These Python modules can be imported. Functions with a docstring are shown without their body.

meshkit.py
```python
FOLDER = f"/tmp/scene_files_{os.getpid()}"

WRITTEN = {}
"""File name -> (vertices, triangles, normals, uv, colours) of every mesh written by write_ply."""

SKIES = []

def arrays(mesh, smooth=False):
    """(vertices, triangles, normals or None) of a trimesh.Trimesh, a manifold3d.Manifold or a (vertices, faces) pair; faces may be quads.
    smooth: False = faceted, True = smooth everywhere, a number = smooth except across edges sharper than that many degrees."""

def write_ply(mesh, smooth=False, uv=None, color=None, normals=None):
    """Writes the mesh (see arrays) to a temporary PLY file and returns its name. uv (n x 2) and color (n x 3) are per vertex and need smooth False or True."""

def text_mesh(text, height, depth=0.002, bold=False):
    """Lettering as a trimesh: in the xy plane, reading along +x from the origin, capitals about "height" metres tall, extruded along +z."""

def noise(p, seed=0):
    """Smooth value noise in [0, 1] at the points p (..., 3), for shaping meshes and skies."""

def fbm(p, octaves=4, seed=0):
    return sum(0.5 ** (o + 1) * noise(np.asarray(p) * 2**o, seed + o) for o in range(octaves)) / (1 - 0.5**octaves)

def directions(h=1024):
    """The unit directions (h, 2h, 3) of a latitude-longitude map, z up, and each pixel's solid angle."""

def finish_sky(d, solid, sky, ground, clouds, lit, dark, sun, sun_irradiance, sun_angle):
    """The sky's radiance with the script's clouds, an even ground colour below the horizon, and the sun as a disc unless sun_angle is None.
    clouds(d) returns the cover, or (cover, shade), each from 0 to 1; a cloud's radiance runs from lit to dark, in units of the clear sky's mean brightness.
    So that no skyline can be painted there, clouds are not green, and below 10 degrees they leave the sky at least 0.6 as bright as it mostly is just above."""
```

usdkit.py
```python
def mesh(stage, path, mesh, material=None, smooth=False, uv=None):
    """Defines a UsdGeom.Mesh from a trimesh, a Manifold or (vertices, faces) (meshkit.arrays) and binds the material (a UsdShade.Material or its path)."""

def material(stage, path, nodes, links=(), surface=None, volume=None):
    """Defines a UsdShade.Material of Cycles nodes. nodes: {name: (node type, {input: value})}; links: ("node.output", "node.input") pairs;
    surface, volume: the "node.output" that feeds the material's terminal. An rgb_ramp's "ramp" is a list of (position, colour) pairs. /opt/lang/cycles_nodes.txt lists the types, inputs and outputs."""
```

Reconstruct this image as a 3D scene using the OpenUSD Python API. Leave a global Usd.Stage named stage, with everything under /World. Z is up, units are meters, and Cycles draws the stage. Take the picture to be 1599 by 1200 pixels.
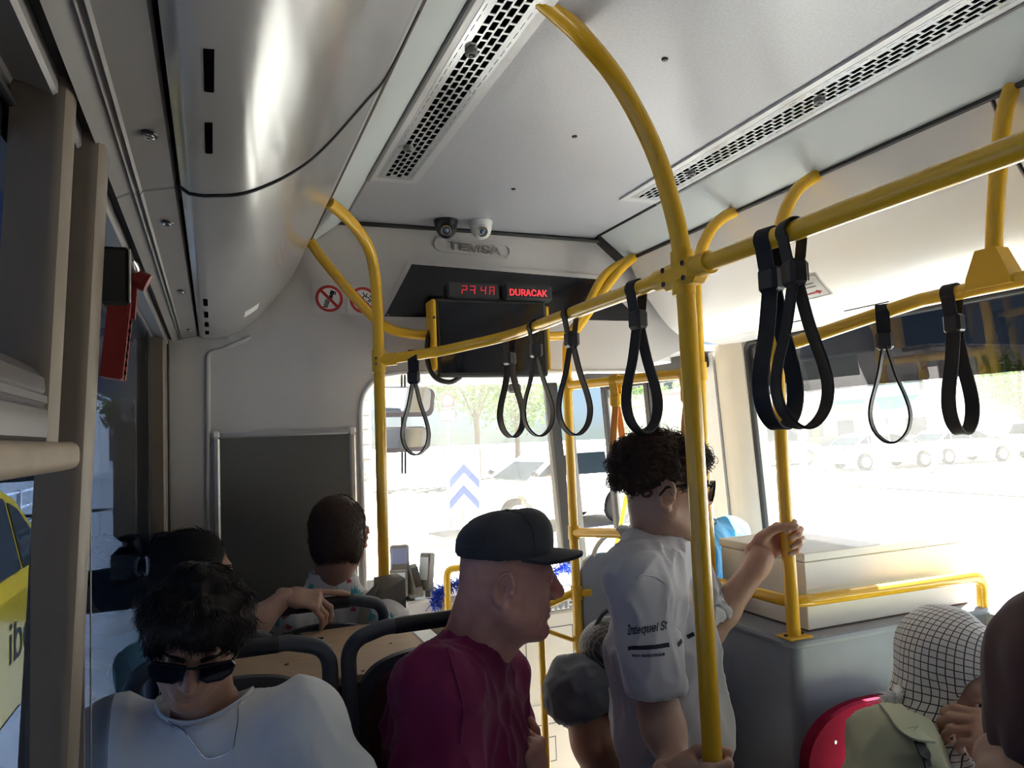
import math
import numpy as np
import trimesh
import manifold3d as m3
import usdkit
import meshkit
from shapely.geometry import Polygon, Point, LineString, box as sbox
from shapely import affinity
from shapely.ops import unary_union
from pxr import Usd, UsdGeom, UsdLux, UsdShade, Gf, Sdf, Vt

EXPOSURE = 0.85
SUN_AZ_DEG, SUN_EL_DEG, SUN_I = 25.0, 52.0, 12.0
SKY_I = 1.7

stage = Usd.Stage.CreateInMemory()
UsdGeom.SetStageUpAxis(stage, UsdGeom.Tokens.z)
UsdGeom.SetStageMetersPerUnit(stage, 1.0)
UsdGeom.Xform.Define(stage, '/World')
UsdGeom.Scope.Define(stage, '/World/Looks')

# ------------------------------------------------------------------ camera
# a bus interior: x to the right of travel, y forward, z up; the camera stands in the raised rear
FPX, CX, CY = 1150.0, 799.5, 600.0
CAM = np.array([0.0, 0.0, 1.65])
_F = np.array([333 - CX, -(697 - CY), -FPX]); _F /= np.linalg.norm(_F)
_U = np.array([136 - CX, 16826.0, -FPX]); _U -= _F * (_U @ _F); _U /= np.linalg.norm(_U)
_X = np.cross(_F, _U)
cam = UsdGeom.Camera.Define(stage, '/World/camera')
cam.CreateHorizontalApertureAttr(36.0)
cam.CreateVerticalApertureAttr(27.0)
cam.CreateFocalLengthAttr(36.0 * FPX / 1599.0)
cam.CreateClippingRangeAttr(Gf.Vec2f(0.02, 2000.0))
# rows of the camera matrix: its right, up and back axes in the bus's axes
_R = np.array([[_X[k], _F[k], _U[k]] for k in range(3)])
cam.AddTransformOp().Set(Gf.Matrix4d(*[float(v) for r, t in zip(np.vstack([_R, CAM]), (0, 0, 0, 1)) for v in (*r, t)]))
cam.CreateExposureAttr(EXPOSURE)

# ------------------------------------------------------------------ light
SUN_AZ, SUN_EL = math.radians(SUN_AZ_DEG), math.radians(SUN_EL_DEG)      # azimuth from +x towards +y
sun = UsdLux.DistantLight.Define(stage, '/World/sun')
sun.CreateIntensityAttr(SUN_I)
sun.CreateAngleAttr(0.53); sun.CreateNormalizeAttr(True)
sun.CreateColorAttr(Gf.Vec3f(1.0, 0.96, 0.91))
sd = np.array([math.cos(SUN_EL) * math.cos(SUN_AZ), math.cos(SUN_EL) * math.sin(SUN_AZ), math.sin(SUN_EL)])
_z = sd; _x = np.cross([0, 0, 1.0], _z); _x /= np.linalg.norm(_x); _y = np.cross(_z, _x)
sun.AddTransformOp().Set(Gf.Matrix4d(*[float(v) for r in ((*_x, 0), (*_y, 0), (*_z, 0), (0, 0, 0, 1)) for v in r]))
dome = UsdLux.DomeLight.Define(stage, '/World/sky')
dome.CreateIntensityAttr(1.0)
usdkit.material(stage, '/World/Looks/sky', {
    'c': ('texture_coordinate', {}),
    'sky': ('sky_texture', {'sky_type': 'hosek_wilkie', 'sun_disc': False, 'sun_direction': tuple(sd), 'turbidity': 2.2, 'ground_albedo': 0.4}),
    'b': ('background_shader', {'strength': SKY_I})},
    [('sky.color', 'b.color')], surface='b.background')
UsdShade.MaterialBindingAPI.Apply(dome.GetPrim()).Bind(UsdShade.Material.Get(stage, '/World/Looks/sky'))

# ------------------------------------------------------------------ measuring in the photograph: a pixel's ray met with a plane of the bus
def ray(px, py):
    d = np.array([px - CX, CY - py, -FPX])
    return np.array([d @ _X, d @ _F, d @ _U]) / FPX

def at(px, py, x=None, y=None, z=None, d=None):
    v = ray(px, py)
    t = x / v[0] if x is not None else y / v[1] if y is not None else (z - CAM[2]) / v[2] if z is not None else d
    return CAM + t * v

# ------------------------------------------------------------------ scene tree
_names = {}
def numbered(parent, name):
    k = _names.get((parent, name), 0); _names[(parent, name)] = k + 1
    return f'{parent}/{name}' + (f'_{k:03d}' if k else '')

def keys(p, label=None, cat=None, group=None, kind=None):
    for k, v in (('label', label), ('category', cat), ('group', group), ('kind', kind)):
        if v:
            p.SetCustomDataByKey(k, v)

def thing(name, label, cat, loc=(0, 0, 0), rz=0, group=None, kind=None):
    x = UsdGeom.Xform.Define(stage, numbered('/World', name))
    x.AddTranslateOp().Set(Gf.Vec3d(*map(float, loc)))
    if rz:
        x.AddRotateZOp().Set(float(rz))
    p = x.GetPrim(); keys(p, label, cat, group, kind)
    return p

def obj(name, mesh, mt, parent=None, smooth=35, label=None, cat=None, group=None, kind=None):
    path = numbered(str(parent.GetPath()) if parent else '/World', name)
    if isinstance(mesh, list):
        mesh = cat_(mesh)
    p = usdkit.mesh(stage, path, mesh, f'/World/Looks/{mt}', smooth=smooth).GetPrim()
    keys(p, label, cat, group, kind)
    return p

def struct(name, mesh, mt, parent=None, smooth=35, label=None):
    return obj(name, mesh, mt, parent, smooth, label=label, kind=None if parent else 'structure')

def copy_of(root, label, loc, rz=0, name=None, group=None):
    base = name or root.GetName()
    x = UsdGeom.Xform.Define(stage, numbered('/World', base[:-4] if base[-3:].isdigit() else base))
    p = x.GetPrim()
    p.GetReferences().AddInternalReference(root.GetPath())
    x.ClearXformOpOrder()
    x.AddTranslateOp().Set(Gf.Vec3d(*map(float, loc)))
    x.AddRotateZOp().Set(float(rz))
    p.SetInstanceable(True)
    was = root.GetCustomData()
    keys(p, label, was.get('category'), group or was.get('group'))
    return p

# ------------------------------------------------------------------ materials
def mat(name, col, rough=0.5, metal=0.0, spec=0.5, col2=None, nscale=8.0, detail=4, bump=0.0, bscale=60.0, bdist=0.002, stretch=None, **kw):
    nodes = {'p': ('principled_bsdf', {'base_color': col, 'roughness': rough, 'metallic': metal, 'specular_ior_level': spec, **kw})}
    links = []
    if col2 is not None or bump:
        nodes['g'] = ('geometry', {})
        src = 'g.position'
        if stretch:
            nodes['mp'] = ('mapping', {'mapping_type': 'point', 'scale': stretch})
            links.append(('g.position', 'mp.vector')); src = 'mp.vector'
    if col2 is not None:
        nodes['n'] = ('noise_texture', {'scale': nscale, 'detail': detail})
        nodes['r'] = ('rgb_ramp', {'ramp': [(0.3, col), (0.7, col2)]})
        links += [(src, 'n.vector'), ('n.fac', 'r.fac'), ('r.color', 'p.base_color')]
    if bump:
        nodes['bn'] = ('noise_texture', {'scale': bscale, 'detail': 3})
        nodes['b'] = ('bump', {'strength': bump, 'distance': bdist})
        links += [(src, 'bn.vector'), ('bn.fac', 'b.height'), ('b.normal', 'p.normal')]
    usdkit.material(stage, f'/World/Looks/{name}', nodes, links, surface='p.BSDF')
    return name

def emit(name, col, strength):
    usdkit.material(stage, f'/World/Looks/{name}', {'p': ('principled_bsdf', {'base_color': col, 'roughness': 0.6, 'emission_color': col, 'emission_strength': strength})}, [], surface='p.BSDF')

def pane(name, tint, dust=0.0, dustcol=(0.9, 0.88, 0.84), f0=0.04, gloss=1.0):
    """a thin sheet: tinted see-through, mirror-like towards grazing views, with a film of dust that scatters the sun."""
    nodes = {'lw': ('layer_weight', {'blend': 0.5}), 'pw': ('math', {'math_type': 'power', 'value2': 5.0}), 'f': ('math', {'math_type': 'multiply_add', 'value2': 1 - f0, 'value3': f0}),
             't': ('transparent_bsdf', {'color': tint}), 'gl': ('glossy_bsdf', {'color': (gloss,) * 3, 'roughness': 0.0}), 'm': ('mix_closure', {})}
    links = [('lw.facing', 'pw.value1'), ('pw.value', 'f.value1'), ('f.value', 'm.fac'), ('gl.BSDF', 'm.closure2')]
    if dust:
        nodes['d'] = ('translucent_bsdf', {'color': dustcol})
        nodes['m2'] = ('mix_closure', {'fac': dust})
        links += [('t.BSDF', 'm2.closure1'), ('d.BSDF', 'm2.closure2'), ('m2.closure', 'm.closure1')]
    else:
        links.append(('t.BSDF', 'm.closure1'))
    usdkit.material(stage, f'/World/Looks/{name}', nodes, links, surface='m.closure')

# ------------------------------------------------------------------ shapes
def cat_(ms):
    vs, fs, n = [], [], 0
    for m in ms:
        if hasattr(m, 'to_mesh'):
            q = m.to_mesh(); v, f = q.vert_properties[:, :3], q.tri_verts
        elif isinstance(m, tuple):
            v, f = np.asarray(m[0], float), np.asarray(m[1], int)
            if f.shape[1] == 4:
                f = np.vstack([f[:, [0, 1, 2]], f[:, [0, 2, 3]]])
        else:
            v, f = m.vertices, m.faces
        vs.append(np.asarray(v, float)); fs.append(np.asarray(f, int) + n); n += len(v)
    return trimesh.Trimesh(np.vstack(vs), np.vstack(fs), process=False)

def rotm(axis, deg):
    return trimesh.transformations.rotation_matrix(math.radians(deg), axis)[:3, :3]

def ypr(yaw, pitch=0, roll=0):
    """local (x right, y forward, z up) to world; yaw turns +y towards -x, pitch raises the nose, roll tilts to the right."""
    return rotm([0, 0, 1], yaw) @ rotm([1, 0, 0], pitch) @ rotm([0, 1, 0], roll)

def hull(pts):
    h = trimesh.convex.convex_hull(np.asarray(pts, float))
    return h

def bbox(c, s, ch=0.004, R=None):
    """chamfered box, centre c, full sizes s."""
    s = np.asarray(s, float) / 2; ch = min(ch, s.min() * 0.9)
    p = []
    for a in (-1, 1):
        for b in (-1, 1):
            for d in (-1, 1):
                q = s * (a, b, d)
                for k in range(3):
                    w = q.copy() - np.array((a, b, d)) * ch; w[k] = q[k]
                    p.append(w)
    p = np.array(p)
    if R is not None:
        p = p @ np.asarray(R).T
    return hull(p + np.asarray(c, float))

def bb(lo, hi, ch=0.004):
    lo, hi = np.asarray(lo, float), np.asarray(hi, float)
    return bbox((lo + hi) / 2, np.abs(hi - lo), ch)

def spline(pts, n=8):
    """Catmull-Rom through the points."""
    P = np.asarray(pts, float)
    P = np.vstack([2 * P[0] - P[1], P, 2 * P[-1] - P[-2]])
    out = []
    for i in range(1, len(P) - 2):
        p0, p1, p2, p3 = P[i - 1:i + 3]
        for t in np.arange(n) / n:
            out.append(0.5 * (2 * p1 + (p2 - p0) * t + (2 * p0 - 5 * p1 + 4 * p2 - p3) * t * t + (3 * p1 - p0 - 3 * p2 + p3) * t ** 3))
    out.append(P[-2])
    return np.array(out)

def bend(pts, r, n=7):
    """a polyline whose corners are rounded to radius r."""
    P = [np.asarray(p, float) for p in pts]
    out = [P[0]]
    for i in range(1, len(P) - 1):
        a, b, c = P[i - 1], P[i], P[i + 1]
        u, v = a - b, c - b
        lu, lv = np.linalg.norm(u), np.linalg.norm(v)
        u, v = u / lu, v / lv
        half = math.acos(np.clip(u @ v, -1, 1)) / 2
        t = min(r / math.tan(half), lu * 0.49, lv * 0.49)
        p1, p2 = b + u * t, b + v * t
        for s in np.linspace(0, 1, n):
            out.append((1 - s) ** 2 * p1 + 2 * s * (1 - s) * b + s * s * p2)
    out.append(P[-1])
    return np.array(out)

def sweep(profile, path, up=None, closed=False, caps=True, scale=None):
    """profile (k x 2) carried along the path; profile axes are (side, up)."""
    path = np.asarray(path, float); pr = np.asarray(profile, float); n, k = len(path), len(pr)
    if closed:
        tan = np.roll(path, -1, 0) - np.roll(path, 1, 0)
    else:
        tan = np.gradient(path, axis=0)
    tan /= np.maximum(np.linalg.norm(tan, axis=1, keepdims=True), 1e-12)
    ups = np.zeros_like(path)
    if up is not None:
        ups[:] = np.asarray(up, float)
    else:
        u = np.array([0, 0, 1.0]) if abs(tan[0][2]) < 0.9 else np.array([0, 1.0, 0])
        for i in range(n):
            u = u - tan[i] * (u @ tan[i]); u /= np.linalg.norm(u); ups[i] = u
    ups = ups - tan * (ups * tan).sum(1, keepdims=True); ups /= np.maximum(np.linalg.norm(ups, axis=1, keepdims=True), 1e-9)
    side = np.cross(tan, ups)
    sc = np.ones(n) if scale is None else np.asarray(scale, float)
    V = (path[:, None] + sc[:, None, None] * (side[:, None] * pr[None, :, :1] + ups[:, None] * pr[None, :, 1:])).reshape(-1, 3)
    f = []
    m = n if closed else n - 1
    i = np.arange(m)[:, None]; j = np.arange(k)[None, :]
    a = i * k + j; b = i * k + (j + 1) % k; c = ((i + 1) % n) * k + (j + 1) % k; d = ((i + 1) % n) * k + j
    q = np.stack([a, b, c, d], -1).reshape(-1, 4)
    F_ = np.vstack([q[:, [0, 1, 2]], q[:, [0, 2, 3]]])
    if caps and not closed:
        tri = trimesh.creation.triangulate_polygon(Polygon(pr), engine='earcut') if False else None
        c0, c1 = len(V), len(V) + 1
        V = np.vstack([V, path[0] + sc[0] * (side[0] * pr[:, 0].mean() + ups[0] * pr[:, 1].mean()), path[-1] + sc[-1] * (side[-1] * pr[:, 0].mean() + ups[-1] * pr[:, 1].mean())])
        e = np.arange(k); e1 = (e + 1) % k
        F_ = np.vstack([F_, np.stack([np.full(k, c0), e1, e], 1), np.stack([np.full(k, c1), (n - 1) * k + e, (n - 1) * k + e1], 1)])
    mm = trimesh.Trimesh(V, F_, process=False)
    if mm.volume < 0:
        mm.invert()
    return mm

def circ(r, n=16):
    t = np.arange(n) * 2 * math.pi / n
    return np.stack([r * np.cos(t), r * np.sin(t)], 1)

def rrect(w, h, r, n=4):
    p = []
    for cx_, cy_, a0 in ((w / 2 - r, h / 2 - r, 0), (-w / 2 + r, h / 2 - r, 90), (-w / 2 + r, -h / 2 + r, 180), (w / 2 - r, -h / 2 + r, 270)):
        for a in np.linspace(a0, a0 + 90, n):
            p.append((cx_ + r * math.cos(math.radians(a)), cy_ + r * math.sin(math.radians(a))))
    return np.array(p)

def tube(path, r=0.0175, n=16, **kw):
    return sweep(circ(r, n), path, **kw)

def cyl(a, b, r, n=20, r2=None):
    a, b = np.asarray(a, float), np.asarray(b, float)
    return sweep(circ(1.0, n), np.array([a, b]), scale=[r, r if r2 is None else r2])

def lathe(profile, n=28, c=(0, 0, 0), R=None):
    """profile (radius, height) about +z."""
    pr = np.asarray(profile, float); k = len(pr)
    t = np.arange(n) * 2 * math.pi / n
    V = np.stack([pr[None, :, 0] * np.cos(t)[:, None], pr[None, :, 0] * np.sin(t)[:, None], np.broadcast_to(pr[None, :, 1], (n, k))], -1).reshape(-1, 3)
    i = np.arange(n)[:, None]; j = np.arange(k - 1)[None, :]
    a = i * k + j; b = ((i + 1) % n) * k + j
    q = np.stack([a, b, b + 1, a + 1], -1).reshape(-1, 4)
    if R is not None:
        V = V @ np.asarray(R).T
    m = trimesh.Trimesh(V + np.asarray(c, float), np.vstack([q[:, [0, 1, 2]], q[:, [0, 2, 3]]]), process=False)
    return m

def extr(poly, h, M=None, o=(0, 0, 0)):
    """polygon(s) extruded by h; the columns of M carry (u, v, w) to the world."""
    geoms = getattr(poly, 'geoms', [poly])
    ms = [trimesh.creation.extrude_polygon(g, h, engine='earcut') for g in geoms if g.area > 1e-9]
    m = trimesh.util.concatenate(ms) if len(ms) > 1 else ms[0]
    V = np.asarray(m.vertices)
    if M is not None:
        V = V @ np.asarray(M, float).T
    m2 = trimesh.Trimesh(V + np.asarray(o, float), m.faces, process=False)
    if M is not None and np.linalg.det(M) < 0:
        m2.invert()
    return m2

XZ = np.array([[1, 0, 0], [0, 0, -1], [0, 1, 0]], float).T.T   # u->x, v->z, w->-y
XZ = np.stack([[1, 0, 0], [0, 0, 1], [0, -1, 0]], 1).astype(float)
YZ = np.stack([[0, 1, 0], [0, 0, 1], [1, 0, 0]], 1).astype(float)   # u->y, v->z, w->+x
XY = np.stack([[1, 0, 0], [0, 1, 0], [0, 0, 1]], 1).astype(float)

def ring(a, b, r_in, r_out):
    return Point(a, b).buffer(r_out, 24).difference(Point(a, b).buffer(r_in, 24))

def moved(m, M=None, o=(0, 0, 0)):
    V = np.asarray(m.vertices)
    if M is not None:
        V = V @ np.asarray(M, float).T
    r = trimesh.Trimesh(V + np.asarray(o, float), m.faces, process=False)
    if M is not None and np.linalg.det(M) < 0:
        r.invert()
    return r

def text(t, h, M, o, depth=0.0008, bold=True, w=None):
    m = meshkit.text_mesh(t, h, depth, bold)
    V = np.array(m.vertices)
    if w:
        V[:, 0] *= w / np.ptp(V[:, 0])
    return moved(trimesh.Trimesh(V, m.faces, process=False), M, o)

# ------------------------------------------------------------------ smooth bodies: distance fields meshed by surface nets
class Body:
    def __init__(self):
        self.ops = []
    def cone(self, a, b, r1, r2=None, k=0.02, sub=False, keep=False):
        self.ops.append(('cone', np.asarray(a, float), np.asarray(b, float), r1, r1 if r2 is None else r2, k, sub)); return self
    def ball(self, c, r, k=0.02, sub=False):
        return self.cone(c, np.asarray(c, float) + 1e-6, r, r, k, sub)
    def ell(self, c, r, R=np.eye(3), k=0.02, sub=False):
        self.ops.append(('ell', np.asarray(c, float), np.asarray(r, float), np.asarray(R, float), None, k, sub)); return self
    def flat(self, a, b, ra, rb, side, k=0.03, sub=False):
        """a limb of oval section from a to b; ra, rb = (half width along side, half depth)."""
        self.ops.append(('flat', np.asarray(a, float), np.asarray(b, float), (ra, rb), np.asarray(side, float), k, sub)); return self
    def cut(self, o, n, k=0.004):
        """removes what lies beyond the plane through o with outward normal n."""
        self.ops.append(('cut', np.asarray(o, float), np.asarray(n, float), None, None, k, True)); return self
    def xf(self, R, o):
        """rotates and moves all shapes so far."""
        R, o = np.asarray(R, float), np.asarray(o, float)
        out = []
        for q in self.ops:
            kd, a, b, c, d, k, s = q
            if kd == 'cone': out.append((kd, R @ a + o, R @ b + o, c, d, k, s))
            elif kd == 'ell': out.append((kd, R @ a + o, b, R @ c, d, k, s))
            elif kd == 'flat': out.append((kd, R @ a + o, R @ b + o, c, R @ d, k, s))
            else: out.append((kd, R @ a + o, R @ b, c, d, k, s))
        self.ops = out
        return self
    def scaled(self, s):
        out = []
        for kd, a, b, c, d, k, sb in self.ops:
            if kd == 'cone': out.append((kd, a * s, b * s, c * s, d * s, k * s, sb))
            elif kd == 'ell': out.append((kd, a * s, b * s, c, d, k * s, sb))
            elif kd == 'flat': out.append((kd, a * s, b * s, tuple(tuple(v * s for v in w) for w in c), d, k * s, sb))
            else: out.append((kd, a * s, b, c, d, k * s, sb))
        self.ops = out
        return self
    def add(self, other):
        self.ops += other.ops; return self
    def mesh(self, h, noise=None):
        lo, hi = [], []
        for kd, a, b, c, d, k, s in self.ops:
            if kd == 'cone': r = max(c, d); lo.append(np.minimum(a, b) - r); hi.append(np.maximum(a, b) + r)
            elif kd == 'ell': e = np.sqrt(((c * b) ** 2).sum(1)); lo.append(a - e); hi.append(a + e)
            elif kd == 'flat': r = max(max(c[0]), max(c[1])); lo.append(np.minimum(a, b) - r); hi.append(np.maximum(a, b) + r)
            else: lo.append(None); hi.append(None)
        L = np.min([l for l, q in zip(lo, self.ops) if l is not None and not q[6]], 0) - 4 * h
        H = np.max([l for l, q in zip(hi, self.ops) if l is not None and not q[6]], 0) + 4 * h
        n = np.ceil((H - L) / h).astype(int) + 1
        ax = [L[i] + h * np.arange(n[i]) for i in range(3)]
        f = np.full(n, 1.0, np.float32)
        for (kd, a, b, c, d, k, s), l, u in zip(self.ops, lo, hi):
            if l is None:
                w = (slice(None),) * 3
            else:
                i0 = np.clip(np.floor((l - k - 3 * h - L) / h).astype(int), 0, n - 1); i1 = np.clip(np.ceil((u + k + 3 * h - L) / h).astype(int) + 1, 1, n)
                if (i1 <= i0).any(): continue
                w = tuple(slice(i0[i], i1[i]) for i in range(3))
            x, y, z = (ax[i][w[i]].astype(np.float32) for i in range(3))
            x, y, z = x[:, None, None], y[None, :, None], z[None, None, :]
            if kd == 'cone':
                e = b - a; ee = max(e @ e, 1e-12)
                t = np.clip(((x - a[0]) * e[0] + (y - a[1]) * e[1] + (z - a[2]) * e[2]) / ee, 0, 1)
                D = np.sqrt((x - a[0] - t * e[0]) ** 2 + (y - a[1] - t * e[1]) ** 2 + (z - a[2] - t * e[2]) ** 2) - (c + t * (d - c))
            elif kd == 'ell':
                q = [(x - a[0]) * c[0, i] + (y - a[1]) * c[1, i] + (z - a[2]) * c[2, i] for i in range(3)]
                k0 = np.sqrt(sum((q[i] / b[i]) ** 2 for i in range(3))); k1 = np.sqrt(sum((q[i] / b[i] ** 2) ** 2 for i in range(3)))
                D = k0 * (k0 - 1) / np.maximum(k1, 1e-6)
            elif kd == 'flat':
                e = b - a; le = np.linalg.norm(e); wv = e / le
                sv = d - wv * (d @ wv); sv /= np.linalg.norm(sv); dv = np.cross(wv, sv)
                px_, py_, pz_ = x - a[0], y - a[1], z - a[2]
                tw = px_ * wv[0] + py_ * wv[1] + pz_ * wv[2]
                t = np.clip(tw / le, 0, 1)
                qs = px_ * sv[0] + py_ * sv[1] + pz_ * sv[2]; qd = px_ * dv[0] + py_ * dv[1] + pz_ * dv[2]; qw = tw - t * le
                R0 = c[0][0] + t * (c[1][0] - c[0][0]); R1 = c[0][1] + t * (c[1][1] - c[0][1])
                k0 = np.sqrt((qs / R0) ** 2 + ((qd / R1) ** 2) + (qw / R1) ** 2); k1 = np.sqrt((qs / R0 ** 2) ** 2 + (qd / R1 ** 2) ** 2 + (qw / R1 ** 2) ** 2)
                D = k0 * (k0 - 1) / np.maximum(k1, 1e-6)
            else:
                D = -((x - a[0]) * b[0] + (y - a[1]) * b[1] + (z - a[2]) * b[2])
            F0 = f[w]
            if s:
                D = -D if kd != 'cut' else -D
                hh = np.clip(0.5 - 0.5 * (D - F0) / -k, 0, 1) if False else np.clip(0.5 + 0.5 * (D - F0) / k, 0, 1)
                f[w] = F0 + (D - F0) * hh + k * hh * (1 - hh)
            else:
                hh = np.clip(0.5 + 0.5 * (F0 - D) / k, 0, 1)
                f[w] = F0 + (D - F0) * hh - k * hh * (1 - hh)
        f[[0, -1]] = 1; f[:, [0, -1]] = 1; f[:, :, [0, -1]] = 1
        m = surface_nets(f, L, h)
        return m

def surface_nets(f, L, h):
    ins = f < 0
    n = np.array(f.shape)
    c = [slice(0, -1), slice(1, None)]
    cnt = np.zeros(n - 1, np.int8)
    for a in (0, 1):
        for b in (0, 1):
            for d in (0, 1):
                cnt += ins[c[a], c[b], c[d]]
    cells = np.argwhere((cnt > 0) & (cnt < 8))
    idx = np.full(n - 1, -1, np.int64)
    idx[tuple(cells.T)] = np.arange(len(cells))
    acc = np.zeros((len(cells), 3)); num = np.zeros(len(cells))
    corners = np.array([(a, b, d) for a in (0, 1) for b in (0, 1) for d in (0, 1)])
    val = {tuple(q): f[tuple((cells + q).T)].astype(float) for q in corners}
    for p in corners:
        for ax in range(3):
            if p[ax] == 0:
                q = p.copy(); q[ax] = 1
                a, b = val[tuple(p)], val[tuple(q)]
                x = (a < 0) != (b < 0)
                t = np.where(x, a / np.where(x, a - b, 1), 0)
                pos = np.broadcast_to(p.astype(float), (len(cells), 3)).copy(); pos[:, ax] = t
                acc += pos * x[:, None]; num += x
    V = L + h * (cells + acc / num[:, None])
    faces = []
    for ax in range(3):
        o1, o2 = [(1, 2), (2, 0), (0, 1)][ax]
        sl0 = [slice(None)] * 3; sl1 = [slice(None)] * 3
        sl0[ax] = slice(0, -1); sl1[ax] = slice(1, None)
        A, B = ins[tuple(sl0)], ins[tuple(sl1)]
        e = np.argwhere(A != B)
        e = e[(e[:, o1] > 0) & (e[:, o2] > 0) & (e[:, o1] < n[o1] - 1) & (e[:, o2] < n[o2] - 1)]
        flip = A[tuple(e.T)]
        def ci(d1, d2):
            q = e.copy(); q[:, o1] += d1; q[:, o2] += d2
            return idx[tuple(q.T)]
        a, b, c2, d = ci(-1, -1), ci(0, -1), ci(0, 0), ci(-1, 0)
        q = np.stack([a, b, c2, d], 1)
        q = np.where(flip[:, None], q, q[:, ::-1])
        faces.append(q)
    Q = np.vstack(faces)
    T = np.vstack([Q[:, [0, 1, 2]], Q[:, [0, 2, 3]]])
    return trimesh.Trimesh(V, T, process=False)

def vnormals(m):
    V, T = np.asarray(m.vertices), np.asarray(m.faces)
    n = np.zeros_like(V); fn = np.cross(V[T[:, 1]] - V[T[:, 0]], V[T[:, 2]] - V[T[:, 0]])
    for k in range(3):
        np.add.at(n, T[:, k], fn)
    return n / np.maximum(np.linalg.norm(n, axis=1, keepdims=True), 1e-12)

def crumple(m, amp, scale, seed=0, o=(0, 0, 0), R=np.eye(3), ridged=True):
    """cloth folds: displaces along the normals by stretched noise. scale: per axis frequency in the frame R at o."""
    V = np.asarray(m.vertices)
    q = (V - np.asarray(o)) @ np.asarray(R) * np.asarray(scale) + seed * 17.3
    w = q + 0.6 * (np.stack([meshkit.noise(q * 0.7, seed + s) for s in (1, 2, 3)], -1) - 0.5)
    t = meshkit.noise(w, seed) * 0.65 + meshkit.noise(w * 2.1, seed + 9) * 0.35
    if ridged:
        t = 1 - np.abs(2 * t - 1) * 1.0 - 0.55
    else:
        t = t - 0.5
    return trimesh.Trimesh(V + vnormals(m) * (amp * t)[:, None], m.faces, process=False)

def curves(name, strands, width, mt, parent, label=None, taper=0.3, kind=None):
    """strands: list of (n x 3) arrays."""
    path = numbered(str(parent.GetPath()), name)
    c = UsdGeom.BasisCurves.Define(stage, path)
    c.CreateTypeAttr('linear')
    c.CreateCurveVertexCountsAttr(Vt.IntArray([len(s) for s in strands]))
    c.CreatePointsAttr(Vt.Vec3fArray.FromNumpy(np.vstack(strands).astype(np.float32)))
    wd = np.concatenate([np.linspace(1, taper, len(s)) * width for s in strands]).astype(np.float32)
    c.CreateWidthsAttr(Vt.FloatArray.FromNumpy(wd)); c.SetWidthsInterpolation('vertex')
    UsdShade.MaterialBindingAPI.Apply(c.GetPrim()).Bind(UsdShade.Material.Get(stage, f'/World/Looks/{mt}'))
    keys(c.GetPrim(), label=label, kind=kind)
    return c.GetPrim()

# ------------------------------------------------------------------ materials of the bus
mat('plastic_light', (0.60, 0.585, 0.56), rough=0.30, bump=0.04, bscale=40, bdist=0.004, col2=(0.56, 0.545, 0.52), nscale=3)
mat('plastic_cove', (0.38, 0.36, 0.348), rough=0.20, spec=1.0, coat_weight=0.6, coat_roughness=0.14, bump=0.05, bscale=9, bdist=0.006, col2=(0.345, 0.328, 0.317), nscale=2.2)
mat('plastic_right', (0.74, 0.72, 0.69), rough=0.26, bump=0.03, bscale=9, bdist=0.006)
mat('header', (0.54, 0.515, 0.50), rough=0.45, bump=0.1, bscale=260, bdist=0.0006, col2=(0.56, 0.535, 0.51), nscale=5)
mat('ceiling', (0.42, 0.425, 0.46), rough=0.34, spec=0.8, bump=0.18, bscale=320, bdist=0.0008, col2=(0.36, 0.364, 0.395), nscale=160, detail=2)
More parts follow.
